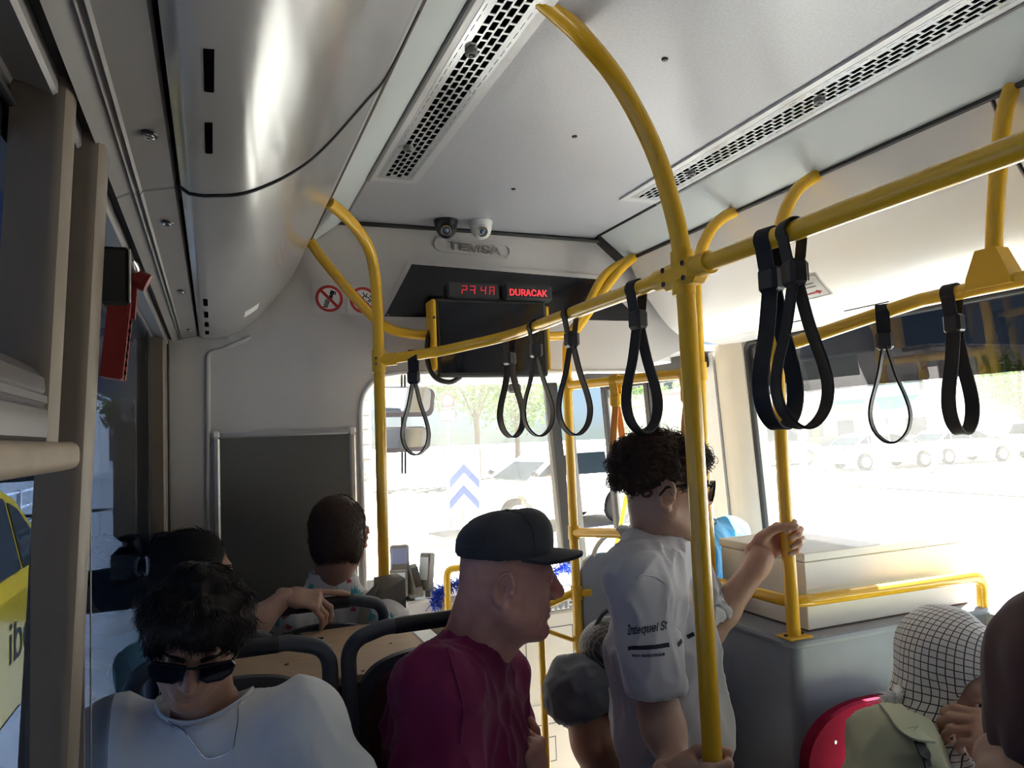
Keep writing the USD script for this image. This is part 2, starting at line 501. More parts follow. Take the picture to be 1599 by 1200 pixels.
mat('strip', (0.56, 0.60, 0.60), rough=0.35)
mat('metal_panel', (0.62, 0.62, 0.63), rough=0.28, metal=0.25)
mat('grille_metal', (0.70, 0.72, 0.75), rough=0.22, metal=0.55)
mat('rubber', (0.012, 0.012, 0.013), rough=0.55)
mat('rubber_brown', (0.10, 0.065, 0.055), rough=0.6)
mat('gasket_grey', (0.20, 0.20, 0.20), rough=0.5)
mat('dark_void', (0.004, 0.004, 0.004), rough=1.0, spec=0.0)
mat('post_beige', (0.21, 0.168, 0.13), rough=0.5, bump=0.08, bscale=220, bdist=0.0006, col2=(0.185, 0.148, 0.114), nscale=10)
mat('ledge_beige', (0.30, 0.235, 0.175), rough=0.62, bump=0.12, bscale=160, bdist=0.001, col2=(0.26, 0.20, 0.15), nscale=25)
mat('aluminium', (0.20, 0.182, 0.19), rough=0.32, metal=0.8)
mat('trim_grey', (0.25, 0.23, 0.22), rough=0.42)
mat('floor_vinyl', (0.16, 0.16, 0.17), rough=0.6, col2=(0.11, 0.11, 0.12), nscale=80)
mat('wall_lower', (0.32, 0.32, 0.33), rough=0.55)
mat('podium', (0.27, 0.295, 0.36), rough=0.5, bump=0.12, bscale=300, bdist=0.0006, col2=(0.24, 0.262, 0.32), nscale=9)
mat('yellow', (0.74, 0.42, 0.018), rough=0.27, coat_weight=0.35, coat_roughness=0.12, bump=0.03, bscale=18, bdist=0.002)
mat('yellow_cast', (0.70, 0.40, 0.02), rough=0.4, bump=0.1, bscale=200, bdist=0.0006)
mat('strap_black', (0.018, 0.017, 0.020), rough=0.62, spec=0.25, bump=0.05, bscale=150, bdist=0.0006)
mat('strap_plastic', (0.016, 0.015, 0.018), rough=0.4)
mat('strap_orange', (0.70, 0.27, 0.04), rough=0.5)
mat('screw', (0.07, 0.065, 0.06), rough=0.4, metal=0.7)
mat('smoked', (0.010, 0.010, 0.014), rough=0.07)
mat('black_gloss', (0.012, 0.011, 0.014), rough=0.18)
mat('black_matt', (0.02, 0.02, 0.021), rough=0.6)
mat('white_gloss', (0.78, 0.77, 0.75), rough=0.3)
mat('white_board', (0.76, 0.74, 0.70), rough=0.42, col2=(0.72, 0.70, 0.66), nscale=6)
mat('edge_brown', (0.10, 0.06, 0.05), rough=0.7)
mat('poster_grey', (0.105, 0.10, 0.088), rough=0.62)
mat('frame_silver', (0.60, 0.60, 0.60), rough=0.3, metal=0.6)
mat('sticker_clear', (0.62, 0.60, 0.58), rough=0.2)
mat('sticker_white', (0.78, 0.75, 0.73), rough=0.5)
mat('sign_red', (0.50, 0.03, 0.035), rough=0.4)
mat('sign_black', (0.015, 0.015, 0.015), rough=0.5)
mat('hammer_red', (0.20, 0.016, 0.014), rough=0.4, bump=0.1, bscale=150, bdist=0.0006)
mat('steel', (0.55, 0.54, 0.52), rough=0.25, metal=1.0)
mat('chrome', (0.62, 0.60, 0.58), rough=0.2, metal=0.9)
mat('lens_blue', (0.10, 0.16, 0.26), rough=0.1)
mat('cream', (0.80, 0.76, 0.66), rough=0.45)
mat('cream_post', (0.52, 0.47, 0.38), rough=0.45, col2=(0.48, 0.43, 0.34), nscale=7)
mat('plywood', (0.47, 0.33, 0.21), rough=0.6, col2=(0.42, 0.285, 0.175), nscale=5, stretch=(2, 14, 2), bump=0.1, bscale=40, bdist=0.001)
mat('handle_grey', (0.055, 0.062, 0.078), rough=0.5, bump=0.08, bscale=300, bdist=0.0005)
mat('seat_shell', (0.05, 0.052, 0.06), rough=0.55)
mat('seat_red', (0.085, 0.02, 0.02), rough=0.8, col2=(0.065, 0.017, 0.018), nscale=60)
mat('seat_crimson', (0.19, 0.005, 0.028), rough=0.85, spec=0.08, col2=(0.155, 0.004, 0.023), nscale=14)
mat('panel_grey', (0.30, 0.31, 0.34), rough=0.5)
mat('mirror_back', (0.07, 0.055, 0.065), rough=0.4)
mat('mirror_glass', (0.75, 0.76, 0.78), rough=0.02, metal=1.0)
mat('dash_grey', (0.17, 0.16, 0.14), rough=0.55)
mat('tinsel_blue', (0.015, 0.06, 0.55), rough=0.3, metal=0.4)
emit('led_red', (0.9, 0.03, 0.04), 0.9)
emit('led_dim', (0.6, 0.02, 0.04), 0.28)
pane('glass_clear', (0.90, 0.93, 0.92), dust=0.024)
pane('glass_wind', (0.90, 0.93, 0.92), dust=0.085)
pane('glass_left', (0.235, 0.29, 0.38), gloss=0.4)
pane('glass_band', (0.16, 0.16, 0.17), f0=0.06)

# ------------------------------------------------------------------ the setting
Y0, Y1 = -2.4, 2.5
YW = -0.05      # the right window ends here; behind it the wall goes on
struct('floor', bb((-0.25, Y0, -0.06), (2.05, 4.0, 0), 0.002), 'floor_vinyl')
struct('trim_1', bb((-0.25, Y0, 0), (0.55, 2.45, 0.25), 0.01), 'floor_vinyl', label='raised platform under the left seats')
struct('ceiling', bb((0.415, Y0, 2.40), (1.385, Y1 + 0.02, 2.43), 0.002), 'ceiling')

def long_strip(p0, p1, th, y0, y1, ch=0.002):
    """a flat plank along y whose lower face runs from p0 to p1 in (x, z)."""
    p0, p1 = np.array(p0), np.array(p1); n = np.array([-(p1 - p0)[1], (p1 - p0)[0]]); n /= np.linalg.norm(n)
    if n[1] < 0: n = -n
    q = [p0, p1, p1 + n * th, p0 + n * th]
    return hull([(a, y, b) for a, b in q for y in (y0, y1)])
CXB = 0.9
def mir(p): return [(2 * CXB - a, b) for a, b in p]
SL = [(0.418, 2.399), (0.302, 2.309)]
struct('trim_2', long_strip(*SL, 0.012, Y0, Y1 - 0.005), 'strip', label='pale sloping strip between left duct panel and ceiling')
struct('trim_3', long_strip(*mir(SL), 0.012, Y0, Y1 - 0.06), 'strip', label='pale sloping strip between right duct panel and ceiling')
for k, (p, r, m) in enumerate([((0.418, 2.400), 0.006, 'gasket_grey'), ((0.300, 2.307), 0.005, 'rubber_brown'), ((1.382, 2.400), 0.006, 'rubber'), ((1.500, 2.307), 0.007, 'rubber')]):
    struct(f'trim_{4 + k}', tube([(p[0], Y0, p[1]), (p[0], Y1 - (0.005 if k < 2 else 0.05), p[1])], r, 10), m)

COVE = spline([(0.298, 2.303), (0.246, 2.194), (0.214, 2.15), (0.133, 2.052), (0.055, 2.0), (0.0, 1.988), (-0.026, 1.9885)], 6)
COVE = np.vstack([COVE, [(-0.036, 1.996), (-0.038, 2.012)]])
def shell(prof, y0, y1, th=0.012, lip=0.004):
    """thin moulded panel with a rounded front edge, swept along y."""
    t = np.gradient(prof, axis=0); t /= np.linalg.norm(t, axis=1, keepdims=True)
    nrm = np.stack([t[:, 1], -t[:, 0]], 1)
    if nrm[len(nrm) // 2][1] < 0: nrm = -nrm          # towards the duct side: upwards
    a = prof; b = prof + nrm * th
    if b[len(b) // 2][1] < a[len(a) // 2][1]:
        b = prof - nrm * th
    n = len(prof)
    ys = [y0, y0 + lip, y1 - lip, y1]
    rows = [prof + (b - prof) * 0.35, prof, prof, prof + (b - prof) * 0.35]
    V = []; F_ = []
    for y, r_ in zip(ys, rows):
        V += [(p[0], y, p[1]) for p in r_]
    V += [(p[0], ys[0], p[1]) for p in b] + [(p[0], ys[3], p[1]) for p in b]
    order = [4, 0, 1, 2, 3, 5]
    for r0, r1 in zip(order[:-1], order[1:]):
        for j in range(n - 1):
            F_.append((r0 * n + j, r0 * n + j + 1, r1 * n + j + 1, r1 * n + j))
    return (np.array(V), np.array(F_))
SEAM = 1.052
struct('trim_8', shell(COVE, Y0, SEAM - 0.002), 'plastic_cove', label='glossy bulging duct panel over the left windows, near half')
far_panel = struct('trim_9', shell(COVE, SEAM + 0.002, Y1 - 0.004), 'plastic_cove', label='glossy bulging duct panel over the left windows, far half')
struct('trim_39', tube([(a, SEAM, b) for a, b in COVE[:-1]], 0.0030, 8), 'rubber', label='black joint across the left duct panel')
# flat strip under the duct panel with a double ridge, split by a stepped joint
ST = np.array([(-0.042, 2.010), (-0.044, 1.994), (-0.072, 1.9885), (-0.082, 1.986), (-0.0845, 1.981), (-0.087, 1.986), (-0.089, 1.985), (-0.0915, 1.980), (-0.094, 1.984), (-0.112, 1.974), (-0.1155, 1.985)])
struct('trim_10', shell(ST, Y0, SEAM - 0.004, 0.008, 0.002), 'trim_grey', smooth if False else None, label='ridged strip under the left duct panel, near half')
struct('trim_11', shell(ST, SEAM + 0.001, Y1 - 0.012, 0.008, 0.002), 'trim_grey', None, label='ridged strip under the left duct panel, far half')
struct('trim_12', bb((-0.25, Y0, 2.43), (2.05, 4.0, 2.46), 0.004), 'wall_lower', label='bus roof')
struct('trim_13', bb((-0.124, Y0, 1.985), (-0.113, Y1, 2.02), 0.001), 'rubber', label='black gap above the left windows')
WT = np.array([(-0.1235, 2.01), (-0.1245, 1.969), (-0.128, 1.9655), (-0.150, 1.974), (-0.158, 1.976), (-0.1605, 1.972), (-0.165, 1.972), (-0.168, 1.985)])
struct('trim_14', shell(WT, Y0, Y1 - 0.01, 0.008, 0.002), 'trim_grey', None, label='trim above the left windows')
for nm, yy in (('near', 0.859), ('second', 1.199), ('third', 1.73), ('last', 2.307)):
    s_ = thing('screw', f'{nm} dark screw in the ridged strip below the left duct panel' if nm != 'second' else 'flat screw cap just past the joint of the ridged strip below the left duct panel', 'screw', (-0.060, yy, 1.989))
    R_ = rotm([0, 1, 0], 180 + 11)
    obj('washer', lathe([(0, 0), (0.009, 0), (0.0085, 0.0025), (0.004, 0.003)], 20, R=R_), 'screw', s_)
    obj('screw_head', lathe([(0.006, 0.001), (0.006, 0.0045), (0.0045, 0.006), (0.0022, 0.006), (0.002, 0.0035), (0, 0.0035)], 16, R=R_), 'steel', s_)

# right duct panel, with joints
COVER = np.array(mir(COVE))
RS = [Y0, 0.99, 2.44]
for k in range(2):
    struct(f'trim_{15 + k}', shell(COVER, RS[k] + 0.002, RS[k + 1] - 0.001), 'plastic_right', label=['white duct panel over the right window, near half', 'white duct panel over the right window, far half'][k])
struct('trim_40', tube([(a, 0.9905, b) for a, b in COVER[:-1]], 0.0022, 8), 'rubber', label='black joint across the right duct panel')
struct('trim_17', shell(np.array([(1.836, 2.012), (1.842, 1.990), (1.90, 1.983), (1.945, 1.978), (1.952, 1.99)]), Y0, 2.44, 0.008, 0.002), 'plastic_right', None, label='pale strip under the right duct panel')
# dark end piece where the right sloping strip meets the header
struct('trim_19', hull([(a, y, b) for a, b in ((1.385, 2.395), (1.50, 2.300), (1.535, 2.305), (1.40, 2.41)) for y in (2.44, 2.50)]), 'rubber')

# bulkhead: left partition and header above the driver in one moulding
op = Polygon([(0.458, 0.1), (0.458, 1.875), (1.60, 1.875), (1.60, 0.1)])
rnd = Polygon([(0.458, 1.74), (0.458, 1.875), (0.60, 1.875), (0.535, 1.866), (0.49, 1.825), (0.466, 1.78)])
outer = Polygon([(-0.165, 0.0), (-0.165, 2.43), (1.90, 2.43), (1.90, 2.0), (1.76, 1.96), (1.60, 1.90), (1.60, 0.05), (0.46, 0.05), (0.46, 0.0)])
bulk = outer.difference(op.buffer(0.0)).union(rnd)
struct('wall_front', extr(bulk, 0.05, XZ, (0, 2.55, 0)), 'header', label='moulded bulkhead with header above the driver')
struct('trim_20', tube(np.vstack([[(0.462, 2.497, 0.4)], spline([(0.462, 2.497, 1.74), (0.47, 2.497, 1.79), (0.492, 2.497, 1.83), (0.535, 2.497, 1.864), (0.60, 2.497, 1.878)], 6), [(1.55, 2.497, 1.878)]]), 0.007, 8), 'white_gloss', label='pale rounded edge of the bulkhead opening')
struct('trim_21', tube(bend([(-0.026, 2.499, 0.5), (-0.013, 2.499, 1.945), (0.03, 2.499, 1.955), (0.115, 2.499, 1.995)], 0.03), 0.0075, 10), 'header', label='raised bead on the left partition')
gp = spline([(0.30, 2.496, 2.392), (0.6, 2.494, 2.395), (0.9, 2.490, 2.394), (1.2, 2.488, 2.392), (1.40, 2.480, 2.388)], 8)
struct('trim_22', tube(gp, 0.008, 10), 'rubber', label='black rubber gasket between ceiling and header')
struct('trim_23', bb((-0.20, 2.36, 0.3), (-0.128, 2.52, 2.0), 0.006), 'post_beige', label='dark post at the front end of the left windows')
struct('trim_24', bb((-0.130, 2.470, 0.3), (-0.123, 2.50, 1.98), 0.002), 'rubber')

# left wall: sill, posts, glass
struct('wall_left', [bb((-0.26, Y0, 0.97), (-0.15, -0.6, 2.01), 0.004), bb((-0.26, Y0, 0), (-0.15, Y1, 0.98), 0.004), bb((-0.26, Y0, 2.0), (-0.165, Y1, 2.43), 0.004)], 'wall_lower')
def wall_x(z): return -0.145 + (z - 1.3) * 0.03 / 0.67
def post(y0, y1, z0, z1, depth, name, label):
    """an upright rounded post whose inner face leans with the wall; its near side is flat."""
    prof = np.array([(-0.032, 0), (-0.004, 0.0), (0.0, 0.004), (0.0, 1 - 0.18), (-0.006, 1 - 0.05), (-0.032, 1.0)])
    ring_ = []
    for z in (z0, z1):
        xi = wall_x(z) + depth
        for a, b in ((-0.045, y0), (-0.012, y0), (-0.004, y0 + 0.004), (0, y0 + 0.014), (0, y1 - 0.014), (-0.006, y1 - 0.003), (-0.045, y1)):
            ring_.append((xi + a, b, z))
    return struct(name, hull(ring_), 'post_beige', label=label)
post(0.862, 0.925, 0.9, 1.985, 0.010, 'trim_25', 'full-height beige window post beside the hammer')
struct('trim_26', [bb((wall_x(1.6) + 0.006, 0.925, 0.9), (wall_x(1.6) + 0.0075, 0.9285, 1.97), 0.0005), bb((-0.16, 0.927, 0.9), (-0.131, 0.934, 1.975), 0.001)], 'trim_grey')
post(0.735, 0.782, 1.655, 1.985, 0.000, 'trim_27', 'short beige window post above the ledge')
struct('trim_28', sweep(rrect(0.030, 0.027, 0.009, 5), [(-0.137, -1.2, 1.646), (-0.137, 0.80, 1.646), (-0.137, 0.835, 1.6465), (-0.1375, 0.842, 1.6465)], scale=[1, 1, 1, 0.86]), 'ledge_beige', label='beige padded ledge across the left window')
RP = [(-0.165, 1.655), (-0.136, 1.657), (-0.1315, 1.663), (-0.130, 1.675), (-0.131, 1.686), (-0.134, 1.690), (-0.131, 1.692), (-0.131, 1.698), (-0.134, 1.7005), (-0.1325, 1.703), (-0.1335, 1.714), (-0.140, 1.7225), (-0.165, 1.7235)]
struct('trim_29', extr(Polygon(RP), 1.93, np.stack([[1, 0, 0], [0, 0, 1], [0, -1, 0]], 1).astype(float), (0, 0.732, 0)), 'aluminium', smooth=25, label='aluminium bottom rail of the hopper window')
w1 = struct('window_1', bb((-0.172, -0.6, 0.97), (-0.168, 2.37, 2.0), 0.0005), 'glass_left', label='dark tinted left window')
# black printed border with dots at its edge
def frit(y0, y1, z0, z1, dots):
    ms = [bb((-0.1675, y0, z0), (-0.1665, y1, z1), 0.0002)]
    for (a, b) in dots:
        ms.append(bbox((-0.167, a, b), (0.001, 0.004, 0.004), 0.0005))
    return ms
struct('window_frit', frit(0.79, 0.862, 1.655, 1.98, [(0.788, z) for z in np.arange(1.66, 1.93, 0.0065)]), 'rubber', w1)
struct('window_frit', frit(0.885, 0.94, 0.97, 1.64, [(0.883, z) for z in np.arange(1.0, 1.64, 0.0065)]), 'rubber', w1)
struct('window_frit', frit(2.28, 2.37, 0.97, 2.0, [(2.277, z) for z in np.arange(1.2, 2.0, 0.02)]), 'rubber', w1)
struct('window_frit', frit(-1.0, 0.80, 1.925, 1.98, []), 'rubber', w1)
cr = [(-0.160, -0.5, 1.955), (-0.160, 0.80, 1.955), (-0.160, 0.826, 1.935), (-0.160, 0.826, 1.90), (-0.160, 0.812, 1.70), (-0.160, 0.812, 1.66)]
struct('trim_30', tube(bend(cr, 0.03), 0.0045, 8), 'rubber', label='rubber edge of the hopper window')

# right wall, window, posts; the wall leans out downwards
def rx(z): return 1.95 + (1.975 - z) * 0.056
struct('wall_right', [hull([(x, y, z) for y in (Y0, 2.36) for x, z in ((rx(1.0) - 0.01, 1.10), (rx(0.0), 0.0), (2.10, 0.0), (2.10, 1.10))]), bb((1.952, Y0, 1.98), (2.05, 2.5, 2.43), 0.003), hull([(x, y, z) for y in (Y0, YW) for x, z in ((rx(1.0), 1.0), (rx(2.0), 2.0), (2.08, 2.0), (2.08, 1.0))])], 'wall_lower')
def rpane(y0, y1, z0, z1, off=0.0, th=0.004):
    return hull([(rx(z) + off + e, y, z) for z in (z0, z1) for y in (y0, y1) for e in (0, th)])
w2 = struct('window_2', rpane(YW, 2.335, 1.06, 1.765, 0.02), 'glass_clear', label='large clear right window')
w3 = struct('window_3', rpane(YW, 2.335, 1.765, 1.985, 0.018, 0.008), 'glass_band', label='dark tinted top band of the right window')
fr = [(rx(z) + 0.012, y, z) for y, z in ((YW, 1.975), (2.338, 1.975), (2.338, 1.07), (YW, 1.07))]
struct('trim_31', sweep(rrect(0.022, 0.022, 0.008, 4), bend(fr, 0.04)), 'rubber', label='black rubber edge of the right window')
struct('trim_32', hull([(rx(z) - 0.005 + e, y, z) for z in (0.3, 1.985) for y, e in ((2.345, 0), (2.40, -0.018), (2.455, -0.018), (2.52, 0.0), (2.52, 0.08), (2.345, 0.08))]), 'cream_post', label='cream post ahead of the right window')
struct('trim_33', hull([(rx(z) - 0.015 + e, y, z) for z in (0.3, 1.96) for y, e in ((2.525, 0), (2.62, 0.0), (2.62, 0.08), (2.525, 0.08))]), 'plastic_light', label='grey door post ahead of the cream post')
# driver's cab beyond the bulkhead
struct('trim_34', [bb((0.30, 2.55, 1.965), (2.02, 3.95, 1.995), 0.004)], 'white_gloss', label='white ceiling of the cab')
struct('trim_35', hull([(a, y, z) for a, z in ((0.45, 1.93), (1.95, 1.93), (1.95, 1.99), (0.45, 1.99)) for y in (3.72, 3.82)]), 'white_gloss')
w4 = struct('window_4', hull([(x, y, z) for x in (0.3, 1.80) for y, z in ((3.62, 0.85), (3.80, 1.96), (3.806, 1.96), (3.626, 0.85))]), 'glass_wind', label='windscreen')
struct('trim_36', hull([(x, y, z) for x in (1.745, 1.80) for y, z in ((3.55, 0.4), (3.75, 1.97), (3.82, 1.97), (3.64, 0.4))]), 'rubber', label='right windscreen pillar')
struct('trim_37', hull([(x, y, z) for x in (1.845, 1.87) for y, z in ((3.55, 0.4), (3.72, 1.97), (3.78, 1.97), (3.62, 0.4))]), 'gasket_grey')
struct('trim_41', bb((-0.27, 3.34, 0.0), (-0.19, 3.80, 2.43), 0.01), 'wall_lower', label='left front corner of the bus')
struct('wall_cab', [bb((0.25, 3.6, 0.0), (2.0, 3.68, 0.84), 0.01)], 'dash_grey')
# front door: two glazed leaves in black frames on the right side
def door_leaf(n, y0, y1):
    d = thing(f'door_{n}', None, None, kind='structure')
    keys(d, label=f'glazed front door leaf {"nearer" if n == 1 else "farther"}')
    for a, b in ((y0, y0 + 0.035), (y1 - 0.035, y1)):
        obj('stile', hull([(rx(z) + 0.03 + e, y, z) for z in (0.05, 1.93) for y in (a, b) for e in (0, 0.035)]), 'rubber', d)
    for z0, z1 in ((0.05, 0.12), (1.87, 1.93)):
        obj('rail', hull([(rx(z) + 0.03 + e, y, z) for z in (z0, z1) for y in (y0, y1) for e in (0, 0.035)]), 'rubber', d)
    obj('pane', hull([(rx(z) + 0.045 + e, y, z) for z in (0.12, 1.87) for y in (y0 + 0.03, y1 - 0.03) for e in (0, 0.004)]), 'glass_clear', d)
    obj('door_handle', tube(bend([(rx(1.55) + 0.03, y0 + 0.06, 1.56), (rx(1.5) - 0.03, y0 + 0.06, 1.55), (rx(0.9) - 0.03, y1 - 0.06, 0.95), (rx(0.9) + 0.03, y1 - 0.06, 0.94)], 0.03), 0.012, 10), 'yellow', d)
door_leaf(1, 2.63, 3.10)
door_leaf(2, 3.11, 3.58)
struct('trim_38', bb((1.90, 2.55, 1.90), (2.06, 3.62, 1.97), 0.006), 'rubber', label='door mechanism beam above the front door')
# rear of the bus, behind the camera
struct('wall_back', bb((-0.25, Y0 - 0.05, 0), (2.05, Y0, 2.43), 0.004), 'seat_shell')

# ------------------------------------------------------------------ ceiling fittings
def vent(name, label, cx_, y0, y1, rows, side):
    v = thing(name, label, 'air vent', (cx_, 0, 2.40))
    fw = 0.142
    hole = sbox(-0.047, y0 + 0.02, 0.047, y1 - 0.035)
    obj('frame', extr(sbox(-fw / 2, y0, fw / 2, y1).difference(hole), 0.007, XY, (0, 0, -0.0068)), 'metal_panel', v)
    obj('frame_edge', [bb((-side * fw / 2 - 0.006, y0, -0.012), (-side * fw / 2 + 0.006, y1, 0), 0.003)], 'gasket_grey', v)
    pl = sbox(-0.05, y0 + 0.017, 0.05, y1 - 0.032)
    pitch, rowp, holes = 0.034, 0.0158, []
    ys = np.arange(y1 - 0.06, y0 + 0.05, -pitch)
    for r in range(rows):
        u = (r - (rows - 1) / 2) * rowp
        for y in ys:
            yy = y - (pitch / 2 if r % 2 else 0)
            holes.append(sbox(u - 0.0042, yy - 0.0122, u + 0.0042, yy + 0.0122).buffer(0.0017, 2))
    for s in (-1, 1):
        for y in ys:
            holes.append(sbox(s * 0.0425 - 0.0007, y - 0.011, s * 0.0425 + 0.0007, y + 0.011))
    knobs = [y for y in ((1.291, 1.789) if side > 0 else (1.249, 1.739))] + [0.75]
    ku = -0.02 if side > 0 else 0.0
    full = pl.difference(unary_union(holes).difference(unary_union([Point(ku, y).buffer(0.014) for y in knobs])))
    obj('slotted_plate', extr(full, 0.002, XY, (0, 0, -0.0075)), 'grille_metal', v)
    obj('duct', bb((-0.0465, y0 + 0.021, -0.0046), (0.0465, y1 - 0.036, -0.0006), 0.0005), 'dark_void', v)
    for y in knobs:
        k = obj('knob', lathe([(0, 0), (0.0125, 0), (0.0125, -0.009), (0.010, -0.012), (0.0075, -0.012), (0.0070, -0.009), (0, -0.009)], 24, (ku, y, -0.0075)), 'gasket_grey', v)
        obj('knob_pin', lathe([(0.004, -0.008), (0.004, -0.013), (0, -0.013)], 12, (ku, y, -0.0075)), 'screw', k)
    return v
vent('ceiling_vent', 'long slotted silver air vent in the ceiling, left of the arched pole', 0.489, -1.0, 2.06, 4, 1)
vent('ceiling_vent', 'long slotted silver air vent in the ceiling along the right side', 1.300, -1.0, 2.03, 4, -1)
for nm, y in (('nearest the arched pole', 1.217), ('in the middle of the ceiling', 1.622), ('nearest the two cameras', 2.036)):
    s_ = obj('ceiling_screw', lathe([(0, 0.001), (0.007, 0), (0.006, -0.003), (0.0025, -0.004), (0, -0.004)], 16, (0.860, y, 2.40)), 'screw', label=f'small dark screw head {nm}' if 'middle' not in nm else 'small dark screw head in the middle of the ceiling row of three', cat='screw')

# vent slots in the left duct panel
for y0, y1, x, w in ((0.655, 0.735, 0.0, 0.009), (0.81, 0.895, -0.001, 0.008)):
    obj('vent_slot', sweep(rrect(w, 0.004, 0.0015, 3), [(x, y0, 1.9885), (x, y1, 1.9885)]), 'dark_void', stage.GetPrimAtPath('/World/trim_8'))
for y0, y1 in ((1.81, 1.895), (1.985, 2.07), (2.155, 2.225), (2.32, 2.385)):
    obj('vent_slot', sweep(rrect(0.010, 0.004, 0.0015, 3), [(-0.013, y0, 1.9885), (-0.013, y1, 1.9885)]), 'dark_void', far_panel)
# sticker along the far duct panel
def on_cove(s):
    seg = np.r_[0, np.cumsum(np.linalg.norm(np.diff(COVE, axis=0), axis=1))]
    return np.stack([np.interp(s, seg, COVE[:, k]) for k in (0, 1)], -1)
def cove_patch(name, label, y0, y1, s0, s1, m, cat='sticker'):
    s = np.linspace(s0, s1, 9); P = on_cove(s)
    V = [(p[0] - 0.0012 + e * 0.0, y, p[1] - 0.0012) for y in (y0, y1) for p in P for e in (0,)]
    n = len(P)
    F_ = [(j, j + 1, n + j + 1, n + j) for j in range(n - 1)]
    V2 = [(a + 0.0008, b, c + 0.0008) for a, b, c in V]
    F2 = [tuple(q + 2 * n for q in f[::-1]) for f in F_]
    obj(name, (np.array(V + V2), np.array(F_ + F2)), m, label=label, cat=cat)
cove_patch('sticker', 'narrow white printed sticker on the lower curve of the left duct panel', 2.14, 2.24, 0.19, 0.36, 'sticker_white')

# header fittings
q = thing('display_panel', 'dark smoked trapezoid panel set in the header above the driver', 'display panel')
TP = Polygon([(0.552, 2.073), (0.655, 2.262), (1.40, 2.240), (1.585, 2.079)])
obj('bezel', extr(TP.buffer(0.016, 8).difference(TP), 0.010, XZ, (0, 2.505, 0)), 'header', q)
obj('panel', extr(TP, 0.004, XZ, (0, 2.503, 0)), 'smoked', q)
for x, z in ((0.565, 2.079), (1.565, 2.084)):
    obj('rivet', lathe([(0, 0), (0.004, 0), (0.003, -0.002), (0, -0.0025)], 12, (x, 2.4995, z), R=rotm([1, 0, 0], -90)), 'chrome', q)
mat('brand_letters', (0.30, 0.285, 0.27), rough=0.35, metal=0.6)
q = thing('brand_plate', 'raised oval plate with embossed letters on the header under the cameras', 'plate')
RT = rotm([0, 1, 0], 3.2)
pl = LineString([(0.765, 0), (1.008, 0)]).buffer(0.027, 12)
o_ = np.array([0.0, 2.4985, 2.3355])
Mt = np.stack([[1, 0, -0.052], [0.052, 0, 1], [0, -1, 0]], 1)
obj('rim', extr(pl.difference(pl.buffer(-0.006)), 0.005, Mt, o_ + (0, 0, 0.045)), 'header', q)
obj('letters', text('TEMSA', 0.026, Mt, o_ + np.array([0.79, -0.001, -0.014 + 0.045 - 0.041]), 0.005, True, 0.20), 'brand_letters', q)
def cctv(label, x, y, m, m2, tilt):
    c = thing('dome_camera', label, 'camera', (x, y, 2.40))
    obj('mount', lathe([(0, 0), (0.041, 0), (0.042, -0.006), (0.039, -0.018), (0.036, -0.022)], 32), m, c)
    obj('housing', lathe([(0.039, -0.016), (0.0375, -0.028), (0.033, -0.042), (0.024, -0.055), (0.010, -0.062), (0, -0.063)], 32), m, c)
    R_ = ypr(0, 0, 0) @ rotm([0, 0, 1], tilt) @ rotm([1, 0, 0], 122)
    ey = obj('lens_barrel', lathe([(0.0, 0.043), (0.013, 0.043), (0.014, 0.044), (0.020, 0.045), (0.0225, 0.041), (0.0225, 0.02)], 28, (0, 0, -0.022), R_), m, c)
    obj('lens_ring', lathe([(0.0125, 0.0455), (0.018, 0.0465), (0.018, 0.044)], 24, (0, 0, -0.022), R_), m2, ey)
    obj('lens', lathe([(0.0, 0.050), (0.006, 0.0485), (0.0095, 0.0445)], 24, (0, 0, -0.022), R_), 'lens_blue', ey)
cctv('black dome camera on the ceiling edge, left of the white one', 0.757, 2.405, 'black_gloss', 'chrome', -18)
cctv('white dome camera on the ceiling edge, right of the black one', 0.880, 2.39, 'white_gloss', 'steel', -14)

def sticker(label, cx_, cz, kind):
    s_ = thing('prohibition_sticker', label, 'sticker', (cx_, 2.4988, cz))
    obj('backing', extr(sbox(-0.055, -0.052, 0.055, 0.052), 0.0006, XZ), 'sticker_clear', s_)
    r_ = ring(0, 0, 0.036, 0.0455)
    bar = LineString([(-0.029, 0.029), (0.029, -0.029)]).buffer(0.0048)
    disc = Point(0, 0).buffer(0.037)
    obj('disc', extr(disc, 0.0003, XZ, (0, -0.0006, 0)), 'sticker_white', s_)
    if kind == 'drink':
        p = [Polygon([(-0.020, -0.030), (-0.006, -0.031), (0.002, -0.006), (-0.012, -0.001)]), Polygon([(-0.002, 0.004), (0.010, 0.0), (0.013, 0.010), (0.002, 0.014)]), Point(0.010, 0.019).buffer(0.0075), LineString([(0.006, 0.028), (0.022, 0.022), (0.020, 0.014)]).buffer(0.0016)]
        gl = unary_union(p).difference(unary_union([LineString([(-0.017 + k * 0.002, -0.024 + k * 0.006), (-0.007 + k * 0.002, -0.0255 + k * 0.006)]).buffer(0.0011) for k in range(4)]))
    else:
        p = [sbox(-0.030, -0.016, 0.014, -0.009), sbox(0.016, -0.016, 0.019, -0.009), LineString([(0.004, 0.0), (-0.002, 0.008), (0.006, 0.016), (0.0, 0.026)]).buffer(0.0017), LineString([(0.016, -0.004), (0.024, 0.002), (0.018, 0.010), (0.008, 0.012), (0.014, 0.022)]).buffer(0.0017), LineString([(0.022, -0.006), (0.031, 0.004), (0.024, 0.016)]).buffer(0.0017)]
        gl = unary_union(p)
    obj('pictogram', extr(gl.intersection(disc), 0.0003, XZ, (0, -0.0009, 0)), 'sign_black', s_)
    obj('ring', extr(unary_union([r_, bar]), 0.0003, XZ, (0, -0.0012, 0)), 'sign_red', s_)
